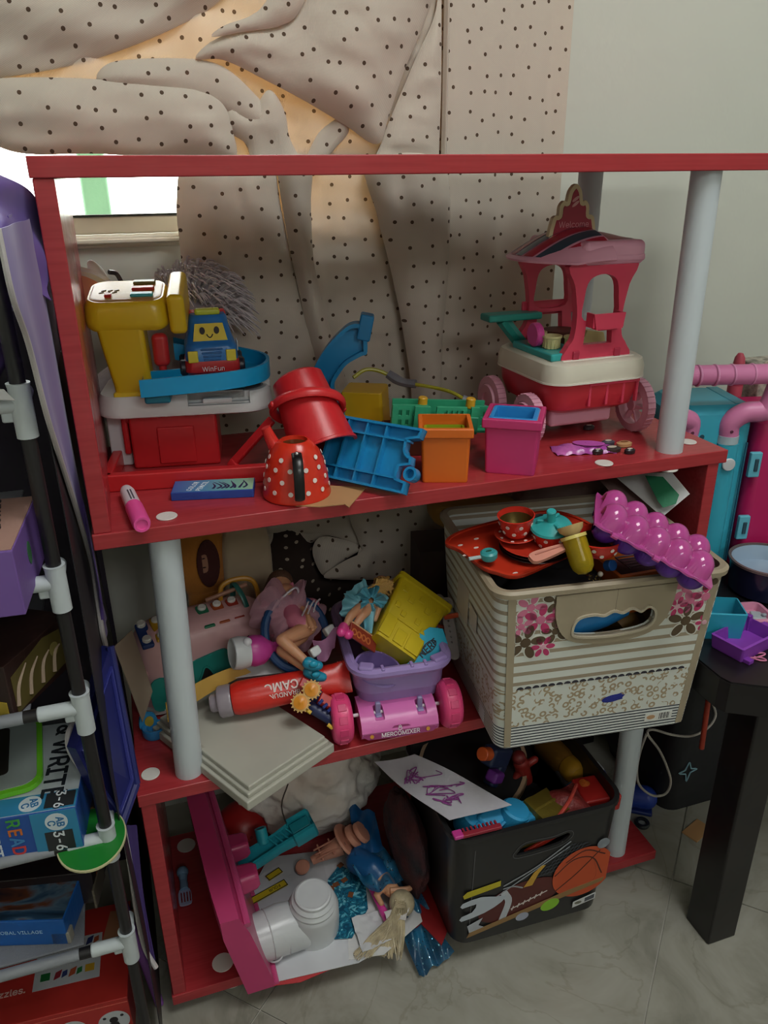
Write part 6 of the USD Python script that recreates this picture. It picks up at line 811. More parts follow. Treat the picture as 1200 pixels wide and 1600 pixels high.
# crate contents
solo('crate_filling', T(trimesh.Trimesh(_ico3.vertices*(.85+.3*meshkit.fbm(_ico3.vertices*2, 3))[:, None], _ico3.faces), (0, 0, .085), None, (.104, .086, .082)), mat('dark_cloth', '#24262e', .9, bump=.5), 'dark cloth filling the bottom of the black crate', 'cloth', C(0, 0, .005))
for i, (px, py, z, rx, s, lb) in enumerate(((735, 1282, .245, 20, .046, 'curled blue foam piece at the front left of the black crate'), (768, 1280, .252, -10, .040, 'blue foam block with a notch in the black crate'), (800, 1277, .250, 5, .048, 'largest blue foam cylinder leaning in the black crate'), (752, 1296, .246, 40, .03, 'small blue foam piece behind the pink comb'), (822, 1272, .246, -5, .036, 'blue foam piece nearest the gold parcel'))):
    t = thing('foam_block', lb, 'foam block', P(px, py, z=z), (18, rx, 25*i)); part(t, 'block', cat(lathe([(0, -s*.4), (s*.38, -s*.4), (s*.44, -s*.34), (s*.44, s*.34), (s*.38, s*.4), (0, s*.4)], 24)) if i in (0, 2) else rb(s, s*.8, s*.6, .006, (0, 0, -s*.3)), pl('#2a93c4', .55)); part(t, 'band', rb(s*.5, .004, s*.5, .001, (0, -s*.43, -s*.25)), pl('#2687b5', .55))
t = thing('toy_comb', 'dark pink plastic comb lying along the front rim of the black crate', 'comb', P(722, 1306, z=ZB+HC+.004), axes(x=P(785, 1290, z=ZB+HC)-P(722, 1306, z=ZB+HC))); part(t, 'bar', cat(rb(.058, .008, .005, .001, (.028, -.002, 0)), *[rb(.003, .010, .004, .0008, (.004+.006*i, .004, .0005)) for i in range(9)]), pl('#8f2434', .45)); part(t, 'end', rb(.014, .014, .006, .002, (-.006, .001, 0)), pl('#c23a8c', .4))
t = thing('gold_parcel', 'crinkled gold-green foil parcel in the middle of the black crate', 'parcel', P(850, 1268, z=.246), (10, 5, 20)); g = trimesh.creation.box([.05, .045, .03]).subdivide().subdivide().subdivide(); g.vertices += .004*(meshkit.fbm(g.vertices*60, 3)[:, None]-.5)*np.sign(g.vertices); part(t, 'foil', g, mat('gold_foil', '#8c7c34', .3, metal=.6)); part(t, 'ribbon', bx(.052, .004, .033, (0, 0, -.0165)), pl('#6a5c22'))
t = thing('gift_pouch', 'red netted pouch with pale edges at the right of the gold parcel', 'pouch', P(880, 1258, z=.250), (15, 0, 10)); part(t, 'bag', thick(grid(20, 16, lambda u, v: np.stack([.075*(u-.5), .05*(v-.5), .012*np.sin(math.pi*u)*np.sin(math.pi*v)+.004*np.sin(9*u+4*v)], -1))[0], .002), mat('red_net', '#7c2a28', .5, bump=.6, bscale=200)); part(t, 'edge', tube([(-.035, -.02, .006), (0, -.006, .016), (.035, .016, .008)], .003, 8, sm=4), pl('#b5443a', .3))
t = thing('red_block', 'red plastic box at the right end of the black crate', 'toy box', P(928, 1252, z=.215), (4, 0, -4)); part(t, 'body', rb(.06, .05, .03, .004), pl('#a8231f', .4)); part(t, 'groove', rb(.05, .002, .003, .001, (0, -.0245, .012)), pl('#7c1815'))
t = thing('gold_ribbon', 'gold and red ribbon seen through the hand hole of the black crate', 'ribbon', C(.005, -.092, .168), CR); part(t, 'loop', thick(grid(16, 6, lambda u, v: np.stack([.06*(u-.5), .004*np.sin(9*u), .020*(v-.5)+.008*(u-.5)], -1))[0], .001), mat('gold_foil', '#8c7c34')); part(t, 'strip', T(rb(.06, .004, .008, .001), (.008, -.006, -.004), R(0, -22, 0)), pl('#a32a1e', .35))
# paper, tambourine, tubes sticking out at the back
t = thing('drawing', 'curled sheet of paper with purple scribbles sagging over the crate left side', 'drawing', P(680, 1240, z=.25)); O = P(680, 1240, z=.25); cn = [P(585, 1190, z=.282)-O, P(648, 1178, z=.300)-O, P(800, 1255, z=.288)-O, P(702, 1284, z=.274)-O]
sf = lambda u, v: (cn[0]*(1-u[..., None])+cn[3]*u[..., None])*(1-v[..., None])+(cn[1]*(1-u[..., None])+cn[2]*u[..., None])*v[..., None]+np.stack([0*u, 0*u, -.005*np.sin(math.pi*u)*(1-v)-.003*np.sin(5*u+3*v)], -1)
part(t, 'sheet', thick(grid(26, 14, sf)[0], .0007), mat('white_paper4', '#b7b5bd', .75)); rnd = random.Random(3); sq = []
for k in range(14):
    u0, v0 = rnd.uniform(.1, .8), rnd.uniform(.25, .7); pts = np.array([(u0+rnd.uniform(-.07, .12), v0+rnd.uniform(-.2, .2)) for _ in range(5)]); pts = smooth_line(np.c_[pts, np.zeros(5)], 5)[:, :2]; sq.append(tube(sf(np.clip(pts[:, 0], .03, .97), np.clip(pts[:, 1], .05, .95))+V(0, -.0006, .0016), .0010, 5, flat=.5))
part(t, 'scribble', cat(sq), ink('#8a3f86'), kind='stuff')
o = P(738, 1196, y=.085); t = thing('tambourine', 'large black round toy drum with pale wooden rim standing in the crate', 'drum', o, axes(z=(-.22, -.30, .92), x=(1, .1, .4))); part(t, 'skin', lathe([(0, 0), (.080, 0), (.082, .003), (0, .003)], 48), mat('drum_black', '#151416', .6)); part(t, 'rim', lathe([(.081, -.012), (.0865, -.012), (.0865, .004), (.081, .004), (.081, -.012)], 48), mat('pale_wood', '#a98e72', .6, bscale=40)); part(t, 'rim_line', lathe([(.0866, -.005), (.0874, -.005), (.0874, -.003), (.0866, -.003), (.0866, -.005)], 48), pl('#5c4638'))
t = thing('toy_gun', 'dark blue and purple plastic toy with an orange tip behind the drum rim', 'toy', P(770, 1195, y=.03), (0, 30, 25)); part(t, 'body', cat(rb(.05, .024, .03, .005), rb(.02, .02, .04, .005, (.012, 0, -.034), (0, 12, 0))), pl('#1f2b4c', .45)); part(t, 'tip', T(cyl(.010, .02), (-.022, 0, .018), R(0, -90, 0)), pl('#c4521f', .4)); part(t, 'grip', rb(.026, .02, .018, .005, (.0, -.010, -.022)), pl('#6a2c86', .45))
t = thing('toy_figure', 'dark red plastic toy figure between the drum and the grey tube', 'toy', P(818, 1205, y=.04), (0, -20, 10)); part(t, 'body', blob([(V(0, 0, -.02), .010, V(0, 0, .02), .012), (V(0, 0, .01), .006, V(-.022, 0, -.006), .006), (V(0, 0, .01), .006, V(.022, -.004, .012), .006)], .004, 3), pl('#8c2420', .45)); part(t, 'cap', ball(.011, (0, 0, .034), n=2), pl('#742020', .45))
a, b = P(902, 1238, y=.02), P(842, 1180, y=.10); t = thing('tube', 'grey translucent tube lying diagonally in the crate', 'tube', a, axes(z=b-a, x=(1, 0, 0))); L = np.linalg.norm(b-a); part(t, 'tube', lathe([(.012, 0), (.0145, 0), (.0145, L), (.012, L), (.012, 0)], 24), pl('#6a6668', .3)); part(t, 'collar', lathe([(.0145, .004), (.017, .004), (.017, .012), (.0145, .012), (.0145, .004)], 24), pl('#2f6a9c', .4))
a, b = P(905, 1212, y=.03), P(868, 1160, y=.13); t = thing('toy_bottle', 'ochre plastic bottle with a domed cap at the back of the crate', 'bottle', a, axes(z=a-b, x=(1, 0, 0))); part(t, 'cap', lathe([(0, .004), (.014, .002), (.0195, -.004), (.021, -.012), (.021, -.026), (0, -.026)], 28), pl('#b08322', .4)); part(t, 'bottle', lathe([(0, -.024), (.019, -.024), (.024, -.04), (.025, -.10), (.02, -.11), (0, -.11)], 28), pl('#8a6326', .4))
t = thing('whistle', 'small orange plastic toy with loop handles at the right of the crate', 'toy', P(926, 1226, y=-.01)); part(t, 'body', T(lathe([(0, 0), (.008, 0), (.009, .006), (.006, .018), (0, .019)], 20), (-.008, 0, -.004), R(0, -40, 0)), pl('#cc6a2c', .4)); 
for x in (.006, .013): part(t, 'loop', T(lathe([(.006, -.0012), (.0085, 0), (.006, .0012), (.006, -.0012)], 20, s=(1, 1.4, 1)), (x, 0, -.002), R(80, 60, 0)), pl('#cc5a24', .4))
# ============================================================ fabric rack at the left
t = thing('storage_rack', 'black tube rack with white joints, grey fabric shelves and a purple fabric cover', 'rack'); tb = pl('#1d1b1d', .35); jn = pl('#b9c1c4', .4); gf = mat('grey_fabric', '#7d8086', .55, bump=.4, bscale=500)
RX, RY = -.031, -.080; lev = (.915, .742, .598, .422, .258, .022)
part(t, 'post', cyl(.0068, 1.06, (RX, RY, 0)), tb); part(t, 'post', cyl(.0068, 1.06, (RX, .19, 0)), tb); part(t, 'post', cyl(.0068, 1.06, (RX-.52, RY, 0)), tb); part(t, 'post', cyl(.0068, 1.06, (RX-.52, .19, 0)), tb)
for i, z in enumerate(lev):
    for x, s in ((RX, -1), (RX-.52, 1)):
        part(t, 'joint', cat(T(lathe([(.0068, -.024), (.0092, -.024), (.0092, .020), (.0100, .024), (.0068, .024)], 24), (x, RY, z)), T(cyl(.0078, .042), (x, RY, z+.006), R(0, 90*s, 0)), T(cyl(.0075, .036), (x, RY, z+.008), R(-90, 0, 0)), rb(.012, .004, .022, .002, (x+s*.012, RY, z-.010))), jn)
    if i != 1: part(t, 'front_bar', T(cyl(.0066, .44), (RX-.04, RY, z+.006), R(0, -90, 0)), mat('bar_grey', '#85898f', .4)); part(t, 'bar_end', T(cyl(.0067, .02), (RX-.036, RY, z+.006), R(0, -90, 0)), tb)
    part(t, 'fabric_shelf', rb(.44, .255, .004, .0015, (RX-.27, .06, z+.002)), gf)
pu = mat('purple_cloth2', '#5c4294', .5, bump=.25, bscale=30, sheen=.2); bkc = mat('black_cover', '#201d24', .45, bump=.3, bscale=25)
def sheet3(pts, n=14, th=.001, am=.0012, k=1.5):
    """A cloth between two edge lines of points."""
    a, b = (smooth_line(np.array(x), 6) for x in pts); f = lambda c, u: np.stack([np.interp(u, np.linspace(0, 1, len(c)), c[:, i]) for i in range(3)], -1)
    return thick(grid(40, n, lambda u, v: f(a, u)*(1-v[..., None])+f(b, u)*v[..., None]+np.stack([am*np.sin(k*2*math.pi*v+3*u), 0*u, 0*u], -1))[0], th)
xs = -.0105
pip = [(0, 357), (22, 462), (47, 537), (75, 647), (100, 728), (125, 808), (145, 880), (153, 930), (161, 985), (166, 1012), (161, 1050), (150, 1085)]
pv = [P(a, b, x=xs) for a, b in pip[:-3]]+[P(a, b, y=.09) for a, b in pip[-3:]]
part(t, 'cover', sheet3((pv[:-2], [V(-.005, -.004, 1.065), V(-.004, .01, .98), V(-.004, .02, .9), V(-.004, .03, .82), V(-.004, .04, .74), V(-.005, .06, .66), V(-.006, .10, .60)])), pu, label='purple outer cover')
part(t, 'cover_top', sheet3(([P(-40, 262, y=-.05), P(0, 278, y=-.02), P(40, 300, y=.02), P(75, 345, y=.05)], [P(-40, 420, y=-.12), P(0, 380, y=-.10), P(30, 430, y=-.05), P(80, 470, y=-.01)]), am=.004), pu, label='purple top of the cover')
part(t, 'piping', tube([p+V(-.0012, 0, 0) for p in pv], [.0021, .0024, .0028, .0033, .0036], 8, sm=5), pl('#b9b3b3', .6), label='whitish piping'); part(t, 'piping', tube([P(150, 1085, y=.09), P(128, 1115, y=.02), P(109, 1140, y=-.02), P(107, 1165, y=-.03), P(119, 1190, y=-.03), P(140, 1215, y=-.02), P(152, 1238, y=-.01)], .0034, 8, sm=5), pl('#b9b3b3', .6), label='whitish piping'); part(t, 'piping', tube([P(192, 1288, y=-.015), P(203, 1350, y=-.015), P(213, 1420, y=-.02), P(226, 1480, y=-.03), P(244, 1512, y=-.04)], .0034, 8, sm=5), pl('#b9b3b3', .6), label='whitish piping')
part(t, 'cover', sheet3(([P(198, 1290, y=-.012), P(212, 1400, y=-.014), P(232, 1500, y=-.03)], [P(214, 1290, y=-.010), P(226, 1400, y=-.010), P(243, 1500, y=-.02)]), am=.001), mat('purple_dark', '#3f2c6c', .5), label='purple outer cover')
part(t, 'side_panel', thick(grid(30, 40, lambda u, v: np.stack([-.0165+.0015*np.sin(9*v+4*u), -.06+.33*u, .03+.87*v], -1))[0], .001), bkc, label='black inner side panel'); part(t, 'side_panel', thick(grid(20, 10, lambda u, v: np.stack([-.0165+.0015*np.sin(9*v+4*u), -.06+.33*u, .90+.17*v], -1))[0], .001), pu, label='purple upper side panel')
part(t, 'back_panel', rb(.56, .004, 1.02, .001, (RX-.26, .285, .03)), mat('dark_cover', '#2a2233', .6))
RB = lambda x, y, z: V(x, y, z)
def obox(name, lbl, cat_, corner, e, w, d, h, m_, pname='carton'):
    """A box whose front right lower corner and right edge direction are given."""
    e = V(e[0], e[1], 0)/math.hypot(e[0], e[1]); t = thing(name, lbl, cat_, corner, axes(y=e)); part(t, pname, rb(w, d, h, .0012, (-w/2, d/2, 0), n=1), m_, smooth=False); return t
# upper level: purple case and white paper
t = thing('storage_case', 'glossy purple fabric case on the top level of the rack', 'case', (-.15, .05, .921)); part(t, 'body', rb(.20, .18, .060, .02), mat('purple_gloss', '#5d3f78', .3)); part(t, 'lid_edge', rb(.204, .184, .006, .002, (0, 0, .046)), pl('#8e74a8', .4))
q = [P(-30, 608, y=-.085), P(6, 608, y=-.095), P(24, 626, y=-.10), P(-30, 624, y=-.10)]; solo('paper', thick(grid(4, 4, lambda u, v: (q[0]*(1-u[..., None])+q[1]*u[..., None])*(1-v[..., None])+(q[3]*(1-u[..., None])+q[2]*u[..., None])*v[..., None])[0], .0008), mat('white_paper', '#c9ccd4'), 'white paper corner sticking out over the upper white joint', 'paper')
# purple mailer box
c = V(-.053, -.140, .750); t = obox('mailer_box', 'purple cardboard mailer box with a peach lid and black letters on the rack', 'box', c, (.009, .116), .17, .125, .062, mat('purple_carton', '#74549c', .55)); part(t, 'lid', rb(.168, .121, .0016, .0004, (-.085, .0625, .0615)), mat('peach_carton', '#a98477', .6), label='peach coloured lid'); part(t, 'flap', rb(.15, .0016, .046, .0006, (-.095, -.0010, .012)), mat('lilac_carton', '#8a68b2', .55)); part(t, 'flap_cut', T(tube([(-.026, 0, .06), (-.026, 0, .030), (-.034, 0, .016), (-.06, 0, .010), (-.12, 0, .009)], .0006, 5, sm=4), (0, -.0022, 0)), ink('#4d3670'))
part(t, 'lettering', T(text('a3nds', .020, .0003, True), (-.034, .082, .0632), R(0, 0, 100)), ink('#2a2024')); part(t, 'stamp', cat(T(prism(ell(.007, .011), .0004), (.0002, .055, .034), axes(x=(0, 1, 0), z=(1, 0, 0)))), ink('#3c6a48'), label='green oval stamp')
# brown game box on the third level
t = obox('game_box', 'dark brown and olive game box on the third level of the rack', 'box', V(-.094, -.078, .602), (.045, .075), .16, .105, .062, mat('brown_box', '#33201c', .35)); part(t, 'side_print', T(prism(Polygon([(.006, .004), (.100, .010), (.100, .050), (.060, .058), (.006, .046)]), .0005), (.0002, 0, 0), axes(x=(0, 1, 0), z=(1, 0, 0))), ink('#5d5228'), label='olive side print'); part(t, 'vine_print', cat([T(tube([(.0006, .008+.02*i, .012), (.0006, .014+.02*i, .032), (.0006, .030+.018*i, .048-.004*i)], [.003, .0025, .001], 5, sm=4, flat=1)) for i in range(4)]), ink('#a58f7c')); part(t, 'medallion', T(prism(ell(.007, .008), .0006), (.0006, .074, .036), axes(x=(0, 1, 0), z=(1, 0, 0))), ink('#8d8148')); part(t, 'front_print', rb(.14, .0012, .018, .0004, (-.075, -.0004, .002)), ink('#a58d2c'))
# read-and-write box with tablet and disc
c = V(-.055, -.088, .430); t = obox('learning_box', 'white and blue early learning box with READ lettering on the rack', 'box', c, (.012, .115), .20, .150, .056, mat('learn_blue', '#24509c', .4)); tp = .056
part(t, 'top_print', bx(.198, .148, .0004, (-.1, .075, tp-.0001)), mat('learn_white', '#b9c2c6', .4), label='white printed top'); part(t, 'top_band', bx(.198, .026, .0003, (-.1, .0145, tp+.0003)), ink('#2f7fa8')); part(t, 'tag', bx(.030, .022, .0003, (-.018, .015, tp+.0006)), ink('#25282c')); part(t, 'lettering', cat(T(text('3-6', .011, .0003, True), (-.018, .015, tp+.0009), R(0, 0, -90)), T(text('& WRITE', .022, .0003, True), (-.028, .082, tp+.0004), R(0, 0, -90))), ink('#20252c')); part(t, 'lettering', T(text('a set of three', .007, .0003), (-.062, .066, tp+.0004), R(0, 0, -90)), ink('#30353c'))
def badge(loc, rot): part(t, 'badge', T(prism(ell(.0115, .0115), .0003), loc, rot), ink('#c3cdd2')); part(t, 'lettering', T(cat(text('AB', .0075, .0004, True, (0, .004, .0003)), text('C', .0075, .0004, True, (.001, -.005, .0003))), loc, rot), ink('#2a6a9c'))
badge(V(-.048, .0145, tp+.0006), R(0, 0, -75)); part(t, 'tag_text', T(text('3-6', .010, .0002, True), (-.018, .015, tp+.0011), R(0, 0, -90)), ink('#d0d6da'))
FR = np.array([[0, 1, 0], [0, 0, -1], [-1, 0, 0.]])   # front face, read downwards
part(t, 'front_band', bx(.046, .0005, .054, (-.024, -.0003, .001)), ink('#2f7fa8')); part(t, 'front_tag', bx(.028, .0005, .026, (-.022, -.0008, .002)), ink('#25282c')); part(t, 'front_tag_text', T(text('3-6', .0105, .0003, True), (-.022, -.0012, .015), FR), ink('#d0d6da')); badge(V(-.022, -.0007, .041), FR)
for i, (ch_, cl_) in enumerate(zip('READ', ('#3f9a3f', '#c4672a', '#3f7fb4', '#c23a3a'))): part(t, 'letter', T(text(ch_, .013, .0003, True), (-.064, -.0004, .047-.0125*i), FR), ink(cl_))
part(t, 'lettering', T(text('& WRITE', .011, .0003, True), (-.086, -.0004, .028), FR), ink('#d6dade'))
t = thing('tablet', 'green-edged tablet board lying on the white top of the learning box', 'tablet', V(-.178, .010, .4875), (0, 0, 4)); part(t, 'edge', prism(rrect(.17, .13, .02), .006), pl('#6fc42a', .3), label='bright green edge'); part(t, 'plate', prism(rrect(.158, .118, .016), .001, (0, 0, .006)), pl('#8f9a96', .3)); part(t, 'screen', prism(rrect(.12, .085, .006), .0008, (-.01, .008, .007)), pl('#26241f', .2))
t = thing('toy_plate', 'green round play plate with a cream edge under the learning box', 'plate', V(-.048, -.076, .4265)); part(t, 'disc', lathe([(0, 0), (.046, 0), (.047, .001), (.047, .002), (0, .002)], 40, s=(.75, .95, 1)), pl('#1f7a2c', .35)); part(t, 'edge', lathe([(.0465, -.0012), (.049, -.0008), (.049, .0012), (.0465, .0016), (.0465, -.0012)], 40, s=(.75, .95, 1)), pl('#b9b48a', .5)); part(t, 'print', T(text('9', .006, .0003), (-.008, .012, .0021), R(0, 0, -90)), ink('#cdd6cd'))
t = thing('toy_ring', 'thin yellow plastic ring standing behind the learning box', 'ring', P(140, 1232, y=-.02)); part(t, 'ring', T(tube([(.018*math.cos(k), 0, .034*math.sin(k)) for k in np.linspace(-1.5, 1.5, 16)], .0028, 8), rot=(0, 0, 10)), pl('#c49a3c', .45)); part(t, 'clip', T(tube([(-.03, 0, -.05), (-.02, 0, -.034), (.0, 0, -.03)], .0022, 8, sm=3)), pl('#c49a3c', .45))
# photo-covered game boxes on the fifth level
t = obox('game_box', 'blue game box with GLOBAL VILLAGE on its edge on the rack', 'box', V(-.098, -.062, .264), (.030, .10), .17, .12, .040, mat('blue_box', '#1f5fae', .3)); part(t, 'top_print', bx(.166, .116, .0004, (-.085, .06, .0398)), usdkit.material(stage, '/World/Looks/photo_print', {'tc': ('texture_coordinate', {}), 'mp': ('mapping', {'rotation': (0, 0, .6), 'scale': (6, 22, 6)}), 'n': ('noise_texture', {'scale': 1.6, 'detail': 4, 'distortion': .8}), 'r': ('rgb_ramp', {'ramp': [(.3, lin('#1a1d26')), (.45, lin('#2c4a66')), (.52, lin('#5a7286')), (.58, lin('#6a3a22')), (.66, lin('#20222c'))]}), 'p': ('principled_bsdf', {'roughness': .25})}, [('tc.object', 'mp.vector'), ('mp.vector', 'n.vector'), ('n.fac', 'r.fac'), ('r.color', 'p.base_color')], surface='p.BSDF'), label='dark picture on the lid'); part(t, 'lettering', T(text('GLOBAL VILLAGE', .0050, .0003), (-.056, -.0003, .022), R(90, 0, 0)), ink('#a9c6de')); part(t, 'torn_corner', rb(.022, .012, .018, .001, (-.008, .006, .0005)), mat('torn_card', '#9a968c', .8))
t = obox('game_box', 'dark brown game box with orange lettering behind the blue one on the rack', 'box', V(-.066, -.012, .264), (.02, .10), .16, .10, .052, mat('dark_brown_box', '#241a1c', .35)); part(t, 'lettering', T(text('MONO', .012, .0003), (.0002, .040, .028), axes(x=(0, 1, 0), y=(0, 0, 1), z=(1, 0, 0)) if 0 else np.array([[0, 0, 1], [1, 0, 0], [0, 1, 0.]])), ink('#a8543a')); part(t, 'worn_edge', rb(.003, .05, .03, .001, (.0005, .015, .001)), mat('torn_card2', '#6a6152', .8))
# red mosaic box at the bottom
t = obox('puzzle_box', 'red mosaic puzzle box with white circles at the bottom of the rack', 'box', V(-.052, -.030, .028), (.006, .10), .24, .155, .078, mat('puzzle_red', '#b4302a', .35)); 
part(t, 'mosaic_panel', bx(.085, .070, .0004, (-.080, .075, .0779)), mat('panel_white', '#b9bcc0', .4)); cols = ('#1f6a34', '#b98f24', '#8a2430', '#2a3566', '#a34a2c')
for i in range(4):
    for j in range(3):
        x0, y0 = -.116+.019*i, .050+.022*j; ps = [Polygon([(x0, y0), (x0+.008, y0+.003), (x0+.010, y0+.014), (x0+.002, y0+.011)]), Polygon([(x0+.010, y0+.001), (x0+.017, y0+.004), (x0+.017, y0+.012), (x0+.011, y0+.010)])] if (i+j) % 3 else [Point(x0+.008, y0+.007).buffer(.006)] if j % 2 else [sbox(x0+.002, y0+.002, x0+.014, y0+.013)]
        for k, pgn in enumerate(ps): part(t, 'mosaic_piece', prism(pgn, .0003, (0, 0, .0783)), ink(cols[(i*2+j+k) % 5]))
part(t, 'tape', bx(.034, .05, .0004, (-.016, .115, .0782), (0, 0, -10)), mat('brown_tape', '#a37052', .35), label='brown packing tape'); part(t, 'lettering', cat(T(text('puzzles.', .009, .0003, True), (-.155, .045, .0783), R(0, 0, 0)), T(text('gs', .008, .0003, True), (-.175, -.0003, .066), R(90, 0, 0))), ink('#d9b0aa')); part(t, 'front_seam', bx(.238, .0006, .0008, (-.12, -.0003, .070)), ink('#d06a5c'))
for i, x in enumerate((-.022, -.075, -.125, -.178)):
    rp = part(t, 'round_print', T(prism(Point(0, 0).buffer(.020), .0004), (x, -.0003, .038), R(90, 0, 0)), ink('#bcbfc3')); part(rp, 'figure_print', T(cat(prism(Point(0, .004).buffer(.0055), .0003), prism(Polygon([(-.008, -.012), (.008, -.012), (.005, -.001), (-.005, -.001)]), .0003), *[prism(Point(sx*.011, .010).buffer(.0022), .0003) for sx in (-1, 1)]), (x, -.0007, .038), R(90, 0, 0)), ink(('#2a2326', '#c4732c', '#7a3a2a', '#c08a3a')[i]))
solo('plastic_strip', rb(.012, .010, .26, .004), pl('#8a55a8', .45), 'lilac plastic strip standing between the rack and the red shelf on the floor', 'strip', P(250, 1570, z=0), (0, -6, 0))
# navy tray between rack and shelf
t = thing('plastic_bin', 'navy blue plastic bin lid standing between the rack and the red shelf', 'bin lid', (0, 0, 0)); nb = pl('#262a66', .3)
cn = [P(118, 1170, y=-.055), P(172, 1010, y=.055), P(213, 1225, y=-.012), P(190, 1290, y=-.045), P(150, 1235, y=-.055)]
sl = trimesh.Trimesh(np.vstack([cn, [p+V(-.010, .012, -.004) for p in cn]]), [(0, 1, 2), (0, 2, 3), (0, 3, 4), (5, 7, 6), (5, 8, 7), (5, 9, 8)]+[x for i in range(5) for x in ((i, i+5, (i+1) % 5+5), (i, (i+1) % 5+5, (i+1) % 5))]); part(t, 'panel', sl, nb, smooth=False)
m_ = np.mean(cn, 0); part(t, 'raised_rim', tube([m_+(p-m_)*.80+V(.001, -.002, .001) for p in (cn[0], cn[1], cn[2], cn[3], cn[4])], .003, 8, closed=True), pl('#2c3078', .3)); part(t, 'side_wall', cat(tube([cn[1], cn[2]], .005, 8), tube([cn[2], cn[3]], .005, 8)), nb)
# ============================================================ black table and toys at the right
tk = mat('table_black', '#161314', .32, bump=.1, bscale=50, var=.1)
t = thing('low_table', 'low black wooden table at the right of the red shelf with thick square legs', 'table', (0, 0, 0)); ZT = .500
tp = Polygon([(.727, -.135), (.732, -.150), (.775, -.176), (.80, -.180), (1.5, -.180), (1.5, .395), (.822, .395), (.822, -.010), (.80, -.022), (.727, -.030)])
part(t, 'top', cat(prism(tp.buffer(-.001), .044, (0, 0, ZT-.046)), prism(tp.buffer(-.003), .047, (0, 0, ZT-.047))), tk, smooth=False)
for x, y in ((.815, -.125), (1.45, -.13), (1.45, .34), (.855, .34)): part(t, 'leg', rb(.052, .052, ZT-.046, .003, (x, y, 0)), tk, smooth=False)
part(t, 'apron', rb(.60, .018, .05, .002, (1.13, -.13, ZT-.094)), tk, smooth=False)
T_ = lambda px, py, h=0: P(px, py, z=ZT+h)
# suitcase
a = T_(1142, 893); ro = R(0, 0, -14); t = thing('toy_suitcase', 'turquoise and magenta toy trolley suitcase with a pink handle on the black table', 'toy suitcase', a, ro); tq2 = pl('#36a6be', .4); mg = pl('#b8195c', .4); ph = pl('#cf7aa6', .4); HS = .275
part(t, 'teal_half', loft([np.c_[rrect(.150, .13, .020)+V(-.078, .065), np.full(28, z)] if 0 else np.c_[rrect(.128-i_, .13-i_, .022)+V(-.066, .068), np.full(28, z)] for i_, z in ((.012, 0), (0, .008), (0, HS-.03), (.006, HS-.012), (.03, HS))]), tq2)
part(t, 'magenta_half', loft([np.c_[rrect(.10-i_, .14-i_, .018)+V(.052, .072), np.full(28, z)] for i_, z in ((.012, 0), (0, .008), (0, HS-.06), (.010, HS-.03), (.03, HS-.02))]), mg)
for x in (-.105, -.042): part(t, 'groove_rail', tube([(x, -.001, .02), (x, -.001, HS-.055)], .016, 14, flat=.55, up=(0, 1, 0)), tq2); part(t, 'socket', lathe([(0, 0), (.0165, 0), (.0165, .012), (0, .012)], 24, (x, .006, HS-.055)), pl('#a9bcc4', .4))
part(t, 'seam', rb(.003, .003, .20, .001, (-.012, .001, .02)), ink('#1d5a70')); part(t, 'button', T(cyl(.010, .004), (-.042, -.010, HS-.085), R(90, 0, 0)), pl('#c8ccd0', .35)); part(t, 'screw_hole', T(cyl(.004, .002), (-.083, .0045, HS-.045), R(90, 0, 0)), ink('#1b4a5a'))
for z in (.06, .165): part(t, 'clip', rb(.018, .008, .040, .002, (.004, -.002, z)), pl('#62b4c8', .4)); part(t, 'clip_slot', rb(.006, .003, .020, .001, (.005, -.0062, z+.010)), ink('#2a4a58'))
part(t, 'handle', cat(tube([(-.105, .006, HS-.045), (-.105, .004, HS-.022), (-.118, -.002, HS-.014), (-.128, -.006, HS-.010)], .0155, 14, sm=5), tube([(-.042, .006, HS-.045), (-.042, .004, HS-.024), (-.024, 0, HS-.008), (.004, -.006, HS-.002), (.012, -.01, HS+.030), (.013, -.01, HS+.052)], .0155, 14, sm=6), tube([(-.125, -.006, HS+.052), (.019, -.01, HS+.052)], .0145, 14)), ph)
for x in (-.11, -.085, -.06, -.03): part(t, 'handle_ring', T(lathe([(.0143, -.002), (.0158, -.001), (.0158, .001), (.0143, .002), (.0143, -.002)], 24), (x, -.0085, HS+.052), R(0, 90, 0)), pl('#d58cb4', .4))
part(t, 'screw', cat(*[T(cyl(.0026, .001), q_, R(90, 0, 0)) for q_ in ((-.045, -.0095, HS-.034), (-.0, -.0228, HS+.050), (-.105, -.0095, HS-.034))]), ink('#5a1f3c'), kind='stuff')
part(t, 'top_strap', rb(.02, .10, .004, .002, (-.02, .07, HS-.003)), pl('#2f95ac', .4)); part(t, 'stand', lathe([(0, 0), (.05, 0), (.052, .002), (0, .004)], 28, (-.05, .05, -.0001)), pl('#1d1a1f', .3))
t = thing('toy_crayon', 'pink crayon-shaped toy standing behind the suitcase handle', 'toy crayon', (1.015, .235, ZT)); part(t, 'body', lathe([(0, 0), (.012, 0), (.012, .285), (.008, .315), (.004, .322), (0, .323)], 24), pl('#d0566a', .4)); part(t, 'band', lathe([(.0121, .27), (.0126, .272), (.0126, .274), (.0121, .276)], 24), pl('#b8405a', .4))
t = thing('toy_basket', 'white patterned toy box with scalloped top at the right edge behind the suitcase', 'box', (1.09, .24, ZT)); part(t, 'body', rb(.10, .06, .305, .003), mat('pattern_white', '#bdb5a6', .6, vscale=90, var=.3)); part(t, 'scallop', cat([T(cyl(.007, .004), (-.043+.0143*i, -.030, .306), R(90, 0, 0)) for i in range(7)]), pl('#b9ac98', .5), kind='stuff')
